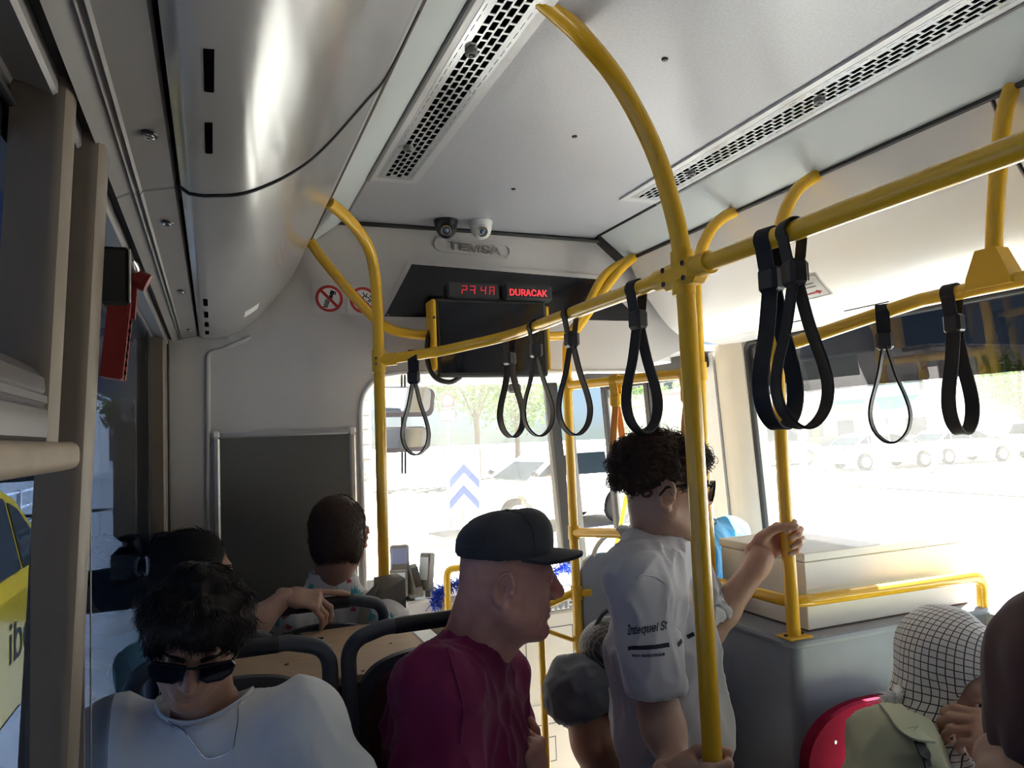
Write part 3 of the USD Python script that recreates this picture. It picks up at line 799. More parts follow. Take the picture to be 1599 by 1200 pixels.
P_ = at(514, 466.5, y=2.498); sticker('round red prohibition sticker with a drink cup on the left partition', P_[0], P_[2], 'drink')
P_ = at(567, 469, y=2.498); sticker('round red prohibition sticker with a cigarette, half hidden by the yellow pole', P_[0], P_[2], 'smoke')
# poster frame on the partition
q = thing('poster_frame', 'empty dark grey poster board in a silver frame on the left partition', 'notice board', (0, 2.4985, 0))
c_ = [at(*p, y=2.485) for p in ((331, 675), (554, 668), (563, 900), (337, 930))]
x0, x1, z1, z0 = c_[0][0], c_[1][0] + 0.003, c_[0][2] + 0.001, 1.12
obj('board', bb((x0 + 0.01, -0.010, z0), (x1 - 0.01, -0.001, z1 - 0.01), 0.001), 'poster_grey', q)
for nm, lo, hi in (('frame_side', (x0, -0.016, z0), (x0 + 0.022, 0, z1 - 0.02)), ('frame_side', (x1 - 0.022, -0.016, z0), (x1, 0, z1 - 0.02)), ('frame_top', (x0 + 0.02, -0.016, z1 - 0.022), (x1 - 0.02, 0, z1)), ('frame_top', (x0 + 0.02, -0.016, z0 - 0.02), (x1 - 0.02, 0, z0))):
    obj(nm, bb(lo, hi, 0.006), 'frame_silver', q)
for x in (x0 + 0.011, x1 - 0.011):
    obj('frame_corner', bbox((x, -0.0085, z1 - 0.011), (0.024, 0.018, 0.024), 0.006), 'white_gloss', q)

# ------------------------------------------------------------------ yellow handrails
RAD = 0.0178
BX, BZ = 0.845, 1.95
q = thing('centre_rail', 'long yellow ceiling rail through the middle of the bus with hanging straps', 'handrail')
barpath = bend([(BX, -1.0, BZ), (BX, 1.98, BZ), (0.815, 2.10, 1.946), (0.66, 2.215, 1.918), (0.486, 2.278, 1.897)], 0.16, 9)
obj('bar', tube(barpath, 0.0165, 20), 'yellow', q)
q2 = thing('arched_pole', 'thick yellow pole in front of the young man, arching up to the ceiling', 'handrail pole')
arc = spline([(0.850, 1.175, 0.0), (0.850, 1.175, 0.9), (0.850, 1.175, 1.75), (0.847, 1.175, 1.94), (0.842, 1.175, 2.01), (0.829, 1.175, 2.075), (0.805, 1.175, 2.16), (0.766, 1.174, 2.241), (0.713, 1.172, 2.319), (0.642, 1.16, 2.377), (0.587, 1.14, 2.398), (0.531, 1.115, 2.41)], 8)
obj('pole', tube(arc, 0.0182, 24), 'yellow', q2)
cl = obj('clamp', [bbox((BX + 0.002, 1.175, 1.945), (0.050, 0.110, 0.050), 0.012), cyl((BX, 1.09, BZ), (BX, 1.26, BZ), 0.0215, 20), cyl((BX, 1.175, 1.905), (BX, 1.175, 1.99), 0.0225, 20)], 'yellow_cast', q2)
for dy in (-0.033, 0.033):
    for dz in (-0.014, 0.014):
        obj('bolt', lathe([(0.0055, 0), (0.0055, 0.002), (0.003, 0.003), (0.0025, 0.001), (0, 0.001)], 12, (BX - 0.0235, 1.175 + dy, 1.945 + dz), R=rotm([0, 1, 0], -90)), 'screw', cl)
    
q3 = thing('partition_pole', 'yellow pole in front of the bulkhead, bending at the top into the left duct', 'handrail pole')
p1_ = spline([(0.481, 2.28, 1.12), (0.482, 2.28, 1.5), (0.483, 2.28, 1.9), (0.483, 2.28, 2.05), (0.477, 2.275, 2.16), (0.458, 2.25, 2.235), (0.42, 2.20, 2.275), (0.365, 2.115, 2.297), (0.30, 2.02, 2.307)], 7)
obj('pole', tube(p1_, 0.0175, 20), 'yellow', q3)
tj = obj('tee_joint', [cyl((0.483, 2.28, 1.86), (0.483, 2.28, 1.93), 0.0215, 20), sweep(circ(0.0205, 18), [(0.483, 2.28, 1.897), (0.535, 2.262, 1.9005)])], 'yellow_cast', q3)
for dz in (-0.008, 0.010):
    obj('bolt', lathe([(0.004, 0), (0.004, 0.002), (0, 0.003)], 10, (0.470, 2.261, 1.892 + dz), R=rotm([1, 0, 0], 90)), 'screw', tj)
q4 = thing('cross_rail', 'yellow rail crossing under the header behind the screen, rising at both ends', 'handrail')
ur = spline([(0.298, 2.42, 2.303), (0.34, 2.405, 2.235), (0.45, 2.40, 2.10), (0.535, 2.40, 2.022), (0.63, 2.40, 1.999), (0.75, 2.40, 1.997), (1.0, 2.40, 1.998), (1.16, 2.40, 2.0), (1.215, 2.40, 2.015), (1.275, 2.40, 2.085), (1.345, 2.40, 2.20), (1.40, 2.40, 2.255), (1.50, 2.392, 2.31)], 7)
obj('rail', tube(ur, 0.0165, 18), 'yellow', q4)
q5 = thing('door_pole', 'thin yellow pole near the front door with clamps for three rails', 'handrail pole')
obj('pole', tube(spline([(1.198, 2.40, 0.0), (1.196, 2.40, 0.9), (1.195, 2.40, 1.5), (1.198, 2.40, 1.92), (1.215, 2.40, 1.985), (1.265, 2.40, 2.05), (1.36, 2.395, 2.17), (1.44, 2.39, 2.26), (1.502, 2.385, 2.31)], 7), 0.0165, 18), 'yellow', q5)
for z in (1.82, 1.29, 1.078, 0.905):
    obj('clamp', cyl((1.196, 2.40, z - 0.024), (1.196, 2.40, z + 0.024), 0.021, 18), 'yellow_cast', q5)
q6 = thing('second_pole', 'yellow pole right behind the arched pole, curving out from the right duct', 'handrail pole')
obj('pole', tube(spline([(1.332, 1.80, 0.0), (1.331, 1.80, 1.4), (1.335, 1.80, 2.0), (1.345, 1.80, 2.10), (1.365, 1.80, 2.18), (1.41, 1.802, 2.25), (1.46, 1.803, 2.29), (1.505, 1.804, 2.312)], 7), 0.0175, 20), 'yellow', q6)
obj('clamp', cyl((1.332, 1.80, 1.785), (1.332, 1.80, 1.84), 0.0225, 18), 'yellow_cast', q6)
q = thing('door_rail', 'yellow rail beside the front door carrying two orange straps', 'handrail')
obj('rail', tube([(1.198, 2.40, 1.818), (1.332, 1.80, 1.812)], 0.0165, 18), 'yellow', q)
q = thing('padded_rail', 'short yellow rail with a dark padded end behind the young man', 'handrail')
pr = np.array([(1.196, 2.40, 1.290), (1.24, 2.20, 1.306), (1.262, 2.10, 1.312), (1.33, 1.82, 1.32)])
obj('rail', tube(pr, 0.0165, 18), 'yellow', q)
obj('pad', tube([pr[1] * 0.2 + pr[2] * 0.8 + (0, 0.05, 0), pr[2], pr[3] + (0.0, -0.0, 0)], 0.024, 18), 'handle_grey', q)
q7 = thing('box_pole', 'yellow pole held by the young man, standing beside the white box', 'handrail pole')
obj('pole', tube(spline([(1.333, 1.478, 1.118), (1.332, 1.478, 1.5), (1.335, 1.478, 1.82), (1.340, 1.478, 1.98), (1.352, 1.477, 2.08), (1.38, 1.475, 2.18), (1.43, 1.472, 2.26), (1.505, 1.468, 2.312)], 7), 0.0168, 20), 'yellow', q7)
obj('base_plate', bbox((1.333, 1.478, 1.1225), (0.072, 0.056, 0.005), 0.002), 'yellow_cast', q7)
for d in (-0.026, 0.026):
    obj('bolt', cyl((1.333 + d, 1.478, 1.124), (1.333 + d, 1.478, 1.129), 0.005, 10), 'screw', q7)
q8 = thing('window_rail', 'yellow rail along the right window with two straps, held by a hanger from the duct', 'handrail')
obj('rail', tube(bend([(1.337, 1.478, 1.848), (1.37, 1.455, 1.853), (1.482, 1.27, 1.905), (1.503, 1.19, 1.919), (1.503, -0.6, 1.921)], 0.09, 8), 0.0165, 18), 'yellow', q8)
obj('hanger', tube(spline([(1.503, 1.02, 1.93), (1.503, 1.01, 2.03), (1.500, 0.995, 2.12), (1.492, 0.975, 2.20), (1.490, 0.96, 2.26), (1.505, 0.95, 2.312)], 6), 0.0165, 18), 'yellow', q8)
obj('hanger_bracket', hull([(1.503 + a, 1.02 + b, z) for a, b, z in ((-0.022, -0.05, 1.915), (0.022, -0.05, 1.915), (-0.022, 0.05, 1.915), (0.022, 0.05, 1.915), (-0.022, -0.045, 1.94), (0.022, -0.045, 1.94), (-0.022, 0.045, 1.94), (0.022, 0.045, 1.94), (-0.02, -0.022, 1.995), (0.02, -0.022, 1.995), (-0.02, 0.022, 1.995), (0.02, 0.022, 1.995))]), 'yellow_cast', q8)
q9 = thing('box_rail', 'low yellow guard rail running round the white box', 'handrail')
obj('rail', tube(bend([(1.325, 1.80, 1.205), (1.333, 1.472, 1.205), (1.985, 1.450, 1.205), (1.985, 1.455, 1.12)], 0.06, 9), 0.0155, 18), 'yellow', q9)
obj('foot', tube([(1.325, 1.80, 1.205), (1.325, 1.81, 1.12)], 0.0155, 16), 'yellow', q9)
q = thing('driver_rail', 'low yellow rail with posts beside the driver, ahead of the capped man', 'handrail')
obj('post', tube(bend([(0.855, 2.9, 0.5), (0.868, 2.9, 1.118), (0.96, 2.9, 1.118), (0.98, 2.90, 1.118)], 0.03), 0.014, 14), 'yellow', q)
obj('rail', tube([(1.05, 2.49, 1.005), (1.196, 2.40, 1.082)], 0.0145, 14), 'yellow', q)
obj('brace', tube([(1.06, 2.42, 0.965), (1.193, 2.40, 0.905)], 0.008, 12), 'yellow', q)
obj('post', tube([(1.062, 2.42, 0.0), (1.060, 2.42, 0.985)], 0.0125, 14), 'yellow', q)

# ------------------------------------------------------------------ hanging straps
def strap_proto(name, label, group, black=True, open_=0.043, length=0.228, loc=(0, 0, 0), rz=0, twist=False):
    s_ = thing(name, label, 'hanging strap', loc, rz, group)
    a = np.linspace(-0.62, math.pi + 0.62, 25)
    R0 = 0.0195
    lp = [(-0.0075, 0, -0.055), (-0.011, 0, -0.042)] + [(R0 * math.cos(t), 0, R0 * math.sin(t)) for t in a[::-1]] + [(0.011, 0, -0.042), (0.0075, 0, -0.055)]
    band = sweep(rrect(0.027, 0.0036, 0.0014, 3), spline(lp, 2), up=None if False else None) if False else ribbon(lp, (0, 1, 0), 0.030, 0.0038)
    obj('bar_loop', band, 'strap_black' if black else 'yellow_cast', s_)
    bk = obj('buckle', bbox((0, 0, -0.066), (0.030, 0.038, 0.042), 0.006), 'strap_plastic' if black else 'yellow_cast', s_)
    obj('buckle_tab', bbox((0.0155, 0, -0.066), (0.004, 0.026, 0.030), 0.0015), 'strap_plastic' if black else 'yellow_cast', bk)
    w, L = open_, length
    pts = [(-0.004, 0, -0.080), (-0.008, 0, -0.10), (-0.020, 0, -0.155), (-w * 0.86, 0, -0.21), (-w, 0, -0.25), (-w * 0.83, 0, -0.285), (-w * 0.42, 0, -0.308), (0, 0, -0.315), (w * 0.42, 0, -0.308), (w * 0.83, 0, -0.285), (w, 0, -0.25), (w * 0.86, 0, -0.21), (0.020, 0, -0.155), (0.008, 0, -0.10), (0.004, 0, -0.080)]
    pts = [(x, y, -0.08 + (z + 0.08) * length / 0.235) for x, y, z in pts]
    g_ = ribbon(spline(pts, 4), (0, 1, 0), 0.031 if black else 0.024, 0.0042, bead=True)
    obj('grip', moved(g_, rotm([0, 0, 1], 80)) if twist else g_, 'strap_black' if black else 'strap_orange', s_)
    return s_
def ribbon(path, wide, w, th, bead=False):
    """flat webbing: its width lies along WIDE. A bead thickens both edges."""
    path = np.asarray(path, float)
    if bead:
        pr = [(-w / 2, -th * 0.3), (-w / 2 + 0.001, -th * 0.5), (-w / 2 + 0.004, -th * 0.5), (-w / 2 + 0.006, -th * 0.32), (w / 2 - 0.006, -th * 0.32), (w / 2 - 0.004, -th * 0.5), (w / 2 - 0.001, -th * 0.5), (w / 2, -th * 0.3)]
    else:
        pr = [(-w / 2, -th * 0.3), (-w / 2 + 0.0015, -th / 2), (w / 2 - 0.0015, -th / 2), (w / 2, -th * 0.3)]
    pr = pr + [(a, -b) for a, b in pr[::-1]]
    pr = np.array(pr)[:, ::-1]
    return sweep(pr, path, up=wide)
S1 = strap_proto('hanging_strap', 'black strap on the centre rail, left one of the overlapping front pair', 'black straps on the centre rail', loc=(BX, 2.085, 1.949), rz=12)
def strap(px, py, label, rz, z=None, x=None, y=None):
    P_ = at(px, py, x=x if x else None, y=y) if (x or y) else at(px, py, z=BZ)
    copy_of(S1, label, (P_[0], P_[1], P_[2] if z is None else z), rz)
S2 = strap_proto('hanging_strap', 'black strap at the far left end of the centre rail, next to the partition pole', 'black straps on the centre rail', loc=(0.585, 2.248, 1.906), rz=66, twist=True)
copy_of(S1, 'black strap on the centre rail, right one of the overlapping front pair', (BX, 1.885, BZ), -6)
copy_of(S1, 'black strap on the centre rail hanging in front of the door pole', (BX, 1.662, BZ), -4)
copy_of(S1, 'black strap on the centre rail just left of the arched pole, over the curly head', (BX, 1.345, BZ), 8)
copy_of(S1, 'big black strap right of the arched pole, left one of the near pair', (BX, 0.937, BZ), 10)
copy_of(S1, 'big black strap right of the arched pole, right one of the near pair', (BX, 0.885, BZ), -14)
copy_of(S2, 'black strap on the bend of the window rail, its inside catching the light', (1.478, 1.275, 1.903), 40, group='black straps on the window rail')
copy_of(S1, 'black strap on the window rail beside the hanger at the right', (1.503, 1.115, 1.92), 6, group='black straps on the window rail')
O1 = strap_proto('orange_strap', 'orange strap on the door rail, the one farther from the arched pole', 'orange straps on the door rail', False, 0.034, 0.20, (1.253, 2.155, 1.816), 30)
copy_of(O1, 'orange strap on the door rail, half hidden by the arched pole', (1.322, 1.85, 1.812), 20)

# ------------------------------------------------------------------ screen, clock and stop sign
q = thing('screen', 'dark flat passenger screen under the header between yellow brackets', 'screen')
x0, x1, z0, z1 = 0.690, 1.092, 1.848, 2.112
obj('casing', bb((x0, 2.335, z0), (x1, 2.378, z1), 0.006), 'black_matt', q)
obj('glass', bb((x0 + 0.012, 2.331, z0 + 0.014), (x1 - 0.012, 2.336, z1 - 0.012), 0.001), 'smoked', q)
obj('bracket', bb((0.672, 2.325, 1.870), (0.688, 2.40, 2.108), 0.005), 'yellow_cast', q)
obj('bracket', bb((1.094, 2.345, 1.870), (1.110, 2.40, 2.10), 0.005), 'yellow_cast', q)
obj('bolt', lathe([(0.005, 0), (0.004, 0.002), (0, 0.002)], 10, (0.680, 2.3245, 2.045), R=rotm([1, 0, 0], 90)), 'screw', q)
q = thing('clock_display', 'small black clock display with red digits above the screen', 'display')
obj('casing', bb((0.735, 2.34, 2.114), (0.922, 2.40, 2.172), 0.006), 'black_matt', q)
SEG = {'A': ((0, 1), (1, 1)), 'B': ((1, 1), (1, .5)), 'C': ((1, .5), (1, 0)), 'D': ((0, 0), (1, 0)), 'E': ((0, .5), (0, 0)), 'F': ((0, 1), (0, .5)), 'G': ((0, .5), (1, .5))}
for ch, ux in (('ABGE', 0.786), ('ABGC', 0.815), ('FGBC', 0.854), ('AFBGEC', 0.885)):
    seg = [LineString([(ux + (a[0] * 0.016) + (a[1] - 0.5) * 0.002, 2.132 + a[1] * 0.026), (ux + (b[0] * 0.016) + (b[1] - 0.5) * 0.002, 2.132 + b[1] * 0.026)]).buffer(0.0017, 2) for s in ch for a, b in (SEG[s],)]
    obj('digit', extr(unary_union(seg), 0.0006, XZ, (0, 2.34, 0)), 'led_dim', q)
q = thing('stop_display', 'small black stop display with red capital letters above the screen, right of the clock', 'display')
obj('casing', bb((0.935, 2.335, 2.112), (1.125, 2.40, 2.178), 0.012), 'black_matt', q)
obj('letters', text('DURACAK', 0.022, XZ, (0.9545, 2.3352, 2.131), 0.0008, True, 0.142), 'led_red', q)
q = thing('screen_cable', 'black cable looping from the cross rail to under the screen', 'cable')
obj('cable', tube(spline([(0.70, 2.385, 2.03), (0.668, 2.36, 1.985), (0.662, 2.355, 1.90), (0.685, 2.35, 1.848), (0.735, 2.352, 1.832), (0.775, 2.36, 1.85)], 6), 0.0085, 10), 'rubber', q)

# ------------------------------------------------------------------ emergency hammer
q = thing('emergency_hammer', 'red emergency hammer with a notched handle hanging in its black holder on the window post', 'hammer', (0.011, 0, 0))
obj('holder', bb((-0.127, 0.925, 1.813), (-0.097, 0.985, 1.880), 0.004), 'black_matt', q)
obj('holder_rim', [bb((-0.0985, 0.924, 1.815), (-0.0955, 0.930, 1.878), 0.001)], 'chrome', q)
H = [(-0.1195, 1.815), (-0.0985, 1.815), (-0.107, 1.729), (-0.128, 1.733)]
hd = obj('handle', hull([(x, y, z) for x, z in H for y in (0.932, 0.962)] + [(x * 1.0, y, z) for (x, z) in H for y in (0.930, 0.964)]), 'hammer_red', q)
for k in range(8):
    t = (k + 0.6) / 8.6
    x = -0.0985 + t * (-0.107 + 0.0985); z = 1.815 + t * (1.729 - 1.815)
    obj('notch', bbox((x + 0.0004, 0.949, z), (0.003, 0.022, 0.0055), 0.0008, rotm([0, 1, 0], -6)), 'dark_void', hd)
obj('handle_edge', [tube([(-0.0975, y, 1.815), (-0.106, y, 1.730)], 0.0016, 8) for y in (0.9335, 0.961)], 'hammer_red', hd)
obj('neck', hull([(x, y, z) for x, z in ((-0.104, 1.80), (-0.0935, 1.80), (-0.089, 1.862), (-0.098, 1.862)) for y in (0.942, 0.956)]), 'hammer_red', q)
hh = obj('hammer_head', [cyl((-0.101, 0.949, 1.853), (-0.080, 0.949, 1.843), 0.011, 18)], 'hammer_red', q)
obj('steel_tip', lathe([(0.007, 0), (0.006, 0.006), (0.002, 0.014), (0, 0.015)], 14, (-0.094, 0.940, 1.858), R=rotm([1, 0, 0], 60)), 'steel', hh)

# ------------------------------------------------------------------ podium and box on the right
q = thing('podium', 'grey moulded plinth over the right wheel arch carrying the white box', 'plinth')
pp = Polygon([(1.313, 1.457), (2.02, 1.457), (2.02, 2.30), (1.313, 2.30)]).buffer(-0.03).buffer(0.03, 6)
obj('body', extr(pp, 1.118, XY), 'podium', q)
obj('top_edge', sweep(circ(0.012, 10), np.array([(x, y, 1.108) for x, y in list(pp.exterior.coords)[:-1]]), closed=True), 'podium', q)
q = thing('white_box', 'large white lidded box standing on the grey plinth by the right window', 'box')
obj('body', bb((1.400, 1.500, 1.121), (1.985, 1.835, 1.292), 0.002), 'white_board', q)
obj('lid', bb((1.396, 1.496, 1.2935), (1.988, 1.84, 1.316), 0.003), 'white_board', q)
obj('edge_strip', bb((1.398, 1.4985, 1.1185), (1.987, 1.838, 1.1225), 0.001), 'edge_brown', q)
# ------------------------------------------------------------------ seats
def seat(name, label, cx_, cy_, rz, ztop, w, cushion, shellm, group=None, gap=0.075, hr=0.0165, pad=True):
    """bus seat, local: x across, the passenger faces +y; the top of its handle loop at ztop."""
    s_ = thing(name, label, 'bus seat', (cx_, cy_, 0), rz, group)
    hw = w / 2
    z0 = ztop - 0.62
    arc_ = bend([(-hw, 0.03, ztop - 0.33), (-hw, -0.005, ztop - 0.02 - hr), (-hw + 0.08, -0.01, ztop - hr), (hw - 0.08, -0.01, ztop - hr), (hw, -0.005, ztop - 0.02 - hr), (hw, 0.03, ztop - 0.33)], 0.085, 9)
    obj('handle', tube(arc_, hr, 16), 'handle_grey', s_)
    if pad:
        obj('grip_pad', tube([(-hw + 0.10, -0.0105, ztop - hr), (hw - 0.10, -0.0105, ztop - hr)], hr + 0.0012, 16), 'strap_plastic', s_)
    b = Polygon(np.vstack([[(-hw + 0.012, 0.0)], spline([(-hw + 0.012, 0.36), (-hw + 0.014, 0.40), (-hw * 0.8, 0.475), (-hw * 0.5, 0.51), (0, 0.522), (hw * 0.5, 0.51), (hw * 0.8, 0.475), (hw - 0.014, 0.40), (hw - 0.012, 0.36)], 5), [(hw - 0.012, 0.0)]]))
    dz = ztop - gap - 0.522
    obj('back_shell', extr(b, 0.022, np.stack([[1, 0, 0], [0, -0.06, 1], [0, 1, 0]], 1).astype(float), (0, -0.006, dz)), shellm, s_)
    c = b.buffer(-0.022, 6)
    obj('back_cushion', moved(extr(c, 0.028, np.stack([[1, 0, 0], [0, -0.06, 1], [0, 1, 0]], 1).astype(float)), o=(0, 0.014, dz)), cushion, s_)
    obj('seat_cushion', bbox((0, 0.25, dz + 0.02), (w - 0.03, 0.42, 0.07), 0.03), cushion, s_)
    obj('seat_base', bbox((0, 0.22, dz - 0.045), (w - 0.06, 0.40, 0.07), 0.02), shellm, s_)
    for sx in (-1, 1):
        obj('leg', bb((sx * 0.14 - 0.02, 0.15, 0), (sx * 0.14 + 0.02, 0.21, dz - 0.07), 0.004), shellm, s_)
    return s_
seat('passenger_chair', 'grey-handled seat that the young man in the white t-shirt sits in', 0.035, 1.585, 180, 1.262, 0.365, 'seat_red', 'seat_shell')
seat('passenger_chair', 'dark red seat with a grey handle loop behind the capped man', 0.423, 1.585, 180, 1.267, 0.335, 'seat_red', 'seat_shell')
seat('passenger_chair', 'grey seat with an arched handle on which the girl lays her hand', 0.270, 2.10, 0, 1.226, 0.34, 'seat_shell', 'seat_shell', gap=0.065)
seat('passenger_chair', 'blue-grey seat that the girl in teal sits in', -0.005, 1.95, 0, 1.21, 0.27, 'handle_grey', 'handle_grey', gap=0.05)
q = thing('pole_socket', 'dark moulded socket holding the foot of the partition pole behind the floral shirt', 'bracket')
obj('socket', hull([(0.43, 2.19, 1.19), (0.445, 2.26, 1.235), (0.515, 2.26, 1.24), (0.525, 2.19, 1.235), (0.525, 2.19, 1.15), (0.50, 2.20, 1.09), (0.45, 2.20, 1.07), (0.515, 2.27, 1.12), (0.46, 2.27, 1.12)]), 'dash_grey', q)
obj('arm', hull([(0.40, 2.18, 1.20), (0.44, 2.18, 1.235), (0.45, 2.21, 1.22), (0.36, 2.16, 1.09), (0.39, 2.17, 1.08), (0.42, 2.21, 1.2)]), 'dash_grey', q)
q = thing('wooden_cover', 'plain plywood cover board over the box between the facing seats', 'board')
obj('board', bb((-0.10, 1.625, 1.132), (0.470, 2.055, 1.150), 0.003), 'plywood', q)
obj('side_panel', bb((-0.10, 1.63, 0.25), (0.468, 1.648, 1.131), 0.003), 'seat_red', q)
obj('edge_panel', bb((0.475, 1.66, 0.3), (0.53, 2.06, 1.145), 0.004), 'white_board', q)
for px, py in ((448, 1038), (512, 1042), (610, 1005), (567, 1048), (625, 985)):
    P_ = at(px, py, z=1.1503); obj('screw', lathe([(0.0045, 0), (0.004, 0.0012), (0, 0.0012)], 10, (P_[0], P_[1], 1.15)), 'screw', q)
q = thing('hook_latch', 'small black hooked latch lying on the plywood cover', 'latch')
lp = [at(*p, z=1.156) for p in ((435, 994), (462, 990), (470, 993), (474, 999), (490, 998), (505, 997))]
obj('hook', tube(spline(lp, 5), 0.0028, 8), 'black_matt', q)
obj('catch', bbox(at(450, 993, z=1.158), (0.025, 0.02, 0.016), 0.004), 'black_matt', q)
q = thing('paper_scrap', 'crumpled yellowish scrap wedged on the plywood cover behind the seat handle', 'paper')
P_ = at(408, 992, z=1.158); obj('scrap', hull([P_ + v for v in [(-0.02, 0, -0.006), (0.0, 0.0, 0.016), (0.03, 0.0, 0.004), (0.02, 0.02, -0.007), (-0.015, 0.02, -0.007), (0.03, 0.01, -0.007)]]), 'ledge_beige', q)
# crimson seat back by the plinth
q = thing('passenger_chair', 'crimson seat back in front of the grey plinth, beside the woman in the checked scarf', 'bus seat')
Cs = at(1322, 1150, y=1.36)
sb = Polygon(np.vstack([[(-0.20, -0.6)], spline([(-0.203, -0.2), (-0.205, -0.05), (-0.19, 0.03), (-0.14, 0.08), (-0.07, 0.103), (0, 0.108), (0.07, 0.103), (0.14, 0.08), (0.19, 0.03), (0.205, -0.05), (0.203, -0.2)], 6), [(0.20, -0.6)]]))
cxs = at(1258, 1150, y=1.36)[0] + 0.205
czs = at(1330, 1103, y=1.36)[2] - 0.106
obj('back', extr(sb.buffer(-0.006).buffer(0.006, 4), 0.030, XZ, (cxs, 1.39, czs)), 'seat_crimson', q)
obj('seat_pan', bbox((cxs, 1.15, czs - 0.45), (0.40, 0.42, 0.06), 0.025), 'seat_crimson', q)
obj('pedestal', bb((cxs - 0.15, 1.05, 0), (cxs + 0.15, 1.38, czs - 0.48), 0.01), 'seat_shell', q)
P_ = at(1305, 1160, y=1.359)
obj('rivet', lathe([(0.005, 0), (0.004, 0.002), (0, 0.003)], 12, (P_[0], 1.360, P_[2]), R=rotm([1, 0, 0], 90)), 'steel', q)

# ------------------------------------------------------------------ around the driver
q = thing('modesty_panel', 'pale grey rounded panel with a white grab handle by the door pole', 'panel')
mp = Polygon([(1.212, 0.45), (1.213, 1.15), (1.225, 1.185), (1.25, 1.205), (1.29, 1.21), (1.44, 1.20), (1.46, 1.16), (1.46, 0.45)])
obj('panel', extr(mp, 0.018, XZ, (0, 2.40, 0)), 'panel_grey', q)
obj('grab_handle', tube(spline([(1.262, 2.39, 1.20), (1.275, 2.38, 1.235), (1.30, 2.37, 1.265), (1.34, 2.37, 1.28), (1.40, 2.37, 1.28)], 6), 0.0085, 12), 'white_gloss', q)
obj('bracket', bbox((1.225, 2.376, 1.078), (0.034, 0.02, 0.024), 0.004), 'yellow_cast', q)
q = thing('dash_cabinet', 'cream cabinet with mirrored raised letters to the right of the driver', 'cabinet')
obj('body', bb((0.93, 2.86, 0.0), (1.60, 3.3, 0.90), 0.01), 'cream', q)
obj('top', bb((0.92, 2.85, 0.905), (1.62, 3.32, 0.965), 0.012), 'white_gloss', q)
Mm = np.stack([[-1, 0, 0], [0, 0, 1], [0, -1, 0]], 1).astype(float)
obj('letters', text('TEMSA', 0.042, Mm, (1.478, 2.851, 0.912), 0.004, True, 0.27), 'chrome', q)
dr = obj('door_outline', extr(sbox(1.18, 0.45, 1.40, 0.84).difference(sbox(1.184, 0.454, 1.396, 0.836)), 0.002, XZ, (0, 2.861, 0)), 'gasket_grey', q)
obj('notice', extr(sbox(1.10, 0.30, 1.30, 0.40).difference(sbox(1.104, 0.304, 1.296, 0.396)), 0.001, XZ, (0, 2.8605, 0)), 'gasket_grey', q)
obj('rail_trim', bb((0.93, 2.855, 0.52), (1.60, 2.862, 0.535), 0.002), 'white_gloss', q)
q = thing('dashboard', 'dark dashboard and counter in front of the driver', 'dashboard')
obj('counter', bb((0.40, 2.95, 0.80), (0.93, 3.58, 0.985), 0.02), 'dash_grey', q)
obj('counter_edge', bb((0.70, 2.93, 0.93), (0.94, 3.0, 1.00), 0.01), 'white_gloss', q)
def device(label, px, py, w, h, dth, tilt, rz, yy, scr, m='dash_grey'):
    P_ = at(px, py, y=yy)
    d = thing('ticket_machine', label, 'ticket machine', P_, rz)
    R_ = rotm([1, 0, 0], tilt)
    obj('body', moved(bbox((0, 0, 0), (w, dth, h), 0.006), R_), m, d)
    obj('display', moved(bbox((0, -dth / 2 - 0.001, h * 0.08), (w * 0.8, 0.003, h * 0.6), 0.001), R_), scr, d)
    obj('stand', bb((-w * 0.25, 0.0, -0.25), (w * 0.25, dth * 0.8, -h * 0.3), 0.004), 'dash_grey', d)
mat('screen_lit', (0.25, 0.28, 0.45), rough=0.15)
mat('screen_pale', (0.55, 0.60, 0.62), rough=0.25)
device('upper ticket machine with a dark blue screen right of the yellow partition pole', 624, 872, 0.075, 0.105, 0.03, -8, -12, 2.98, 'screen_lit')
device('lower ticket machine with a pale screen right of the yellow partition pole', 619, 912, 0.09, 0.105, 0.045, -14, -14, 2.95, 'screen_pale')
device('dark upright ticket machine leaning between the two lit ones', 645, 908, 0.045, 0.13, 0.05, -18, 30, 2.96, 'black_gloss')
device('slanted card reader with a pale face near the blue tinsel', 666, 893, 0.05, 0.15, 0.045, -10, -48, 2.98, 'screen_pale')
# tinsel garland
rng = np.random.default_rng(5)
def tinsel(path, n, label):
    path = spline(path, 10); st = []
    for k in range(n):
        p = path[rng.integers(len(path))] + rng.normal(0, 0.006, 3)
        d = rng.normal(0, 1, 3); d /= np.linalg.norm(d)
        st.append(np.array([p, p + d * 0.018 + rng.normal(0, .003, 3), p + d * 0.034 + (0, 0, -0.006)]))
    t = thing('tinsel_garland', label, 'garland')
    obj('cord', tube(path, 0.004, 8), 'tinsel_blue', t)
    curves('fringe', st, 0.0028, 'tinsel_blue', t, taper=0.8, kind='stuff')
tinsel([at(x, y, y=2.93) for x, y in ((676, 945), (688, 925), (705, 915), (735, 905))], 420, 'shaggy blue tinsel garland on the counter edge behind the capped man')
tinsel([at(x, y, y=3.05) for x, y in ((866, 892), (885, 886), (900, 888))], 160, 'shaggy blue tinsel in front of the capped man\'s nose')
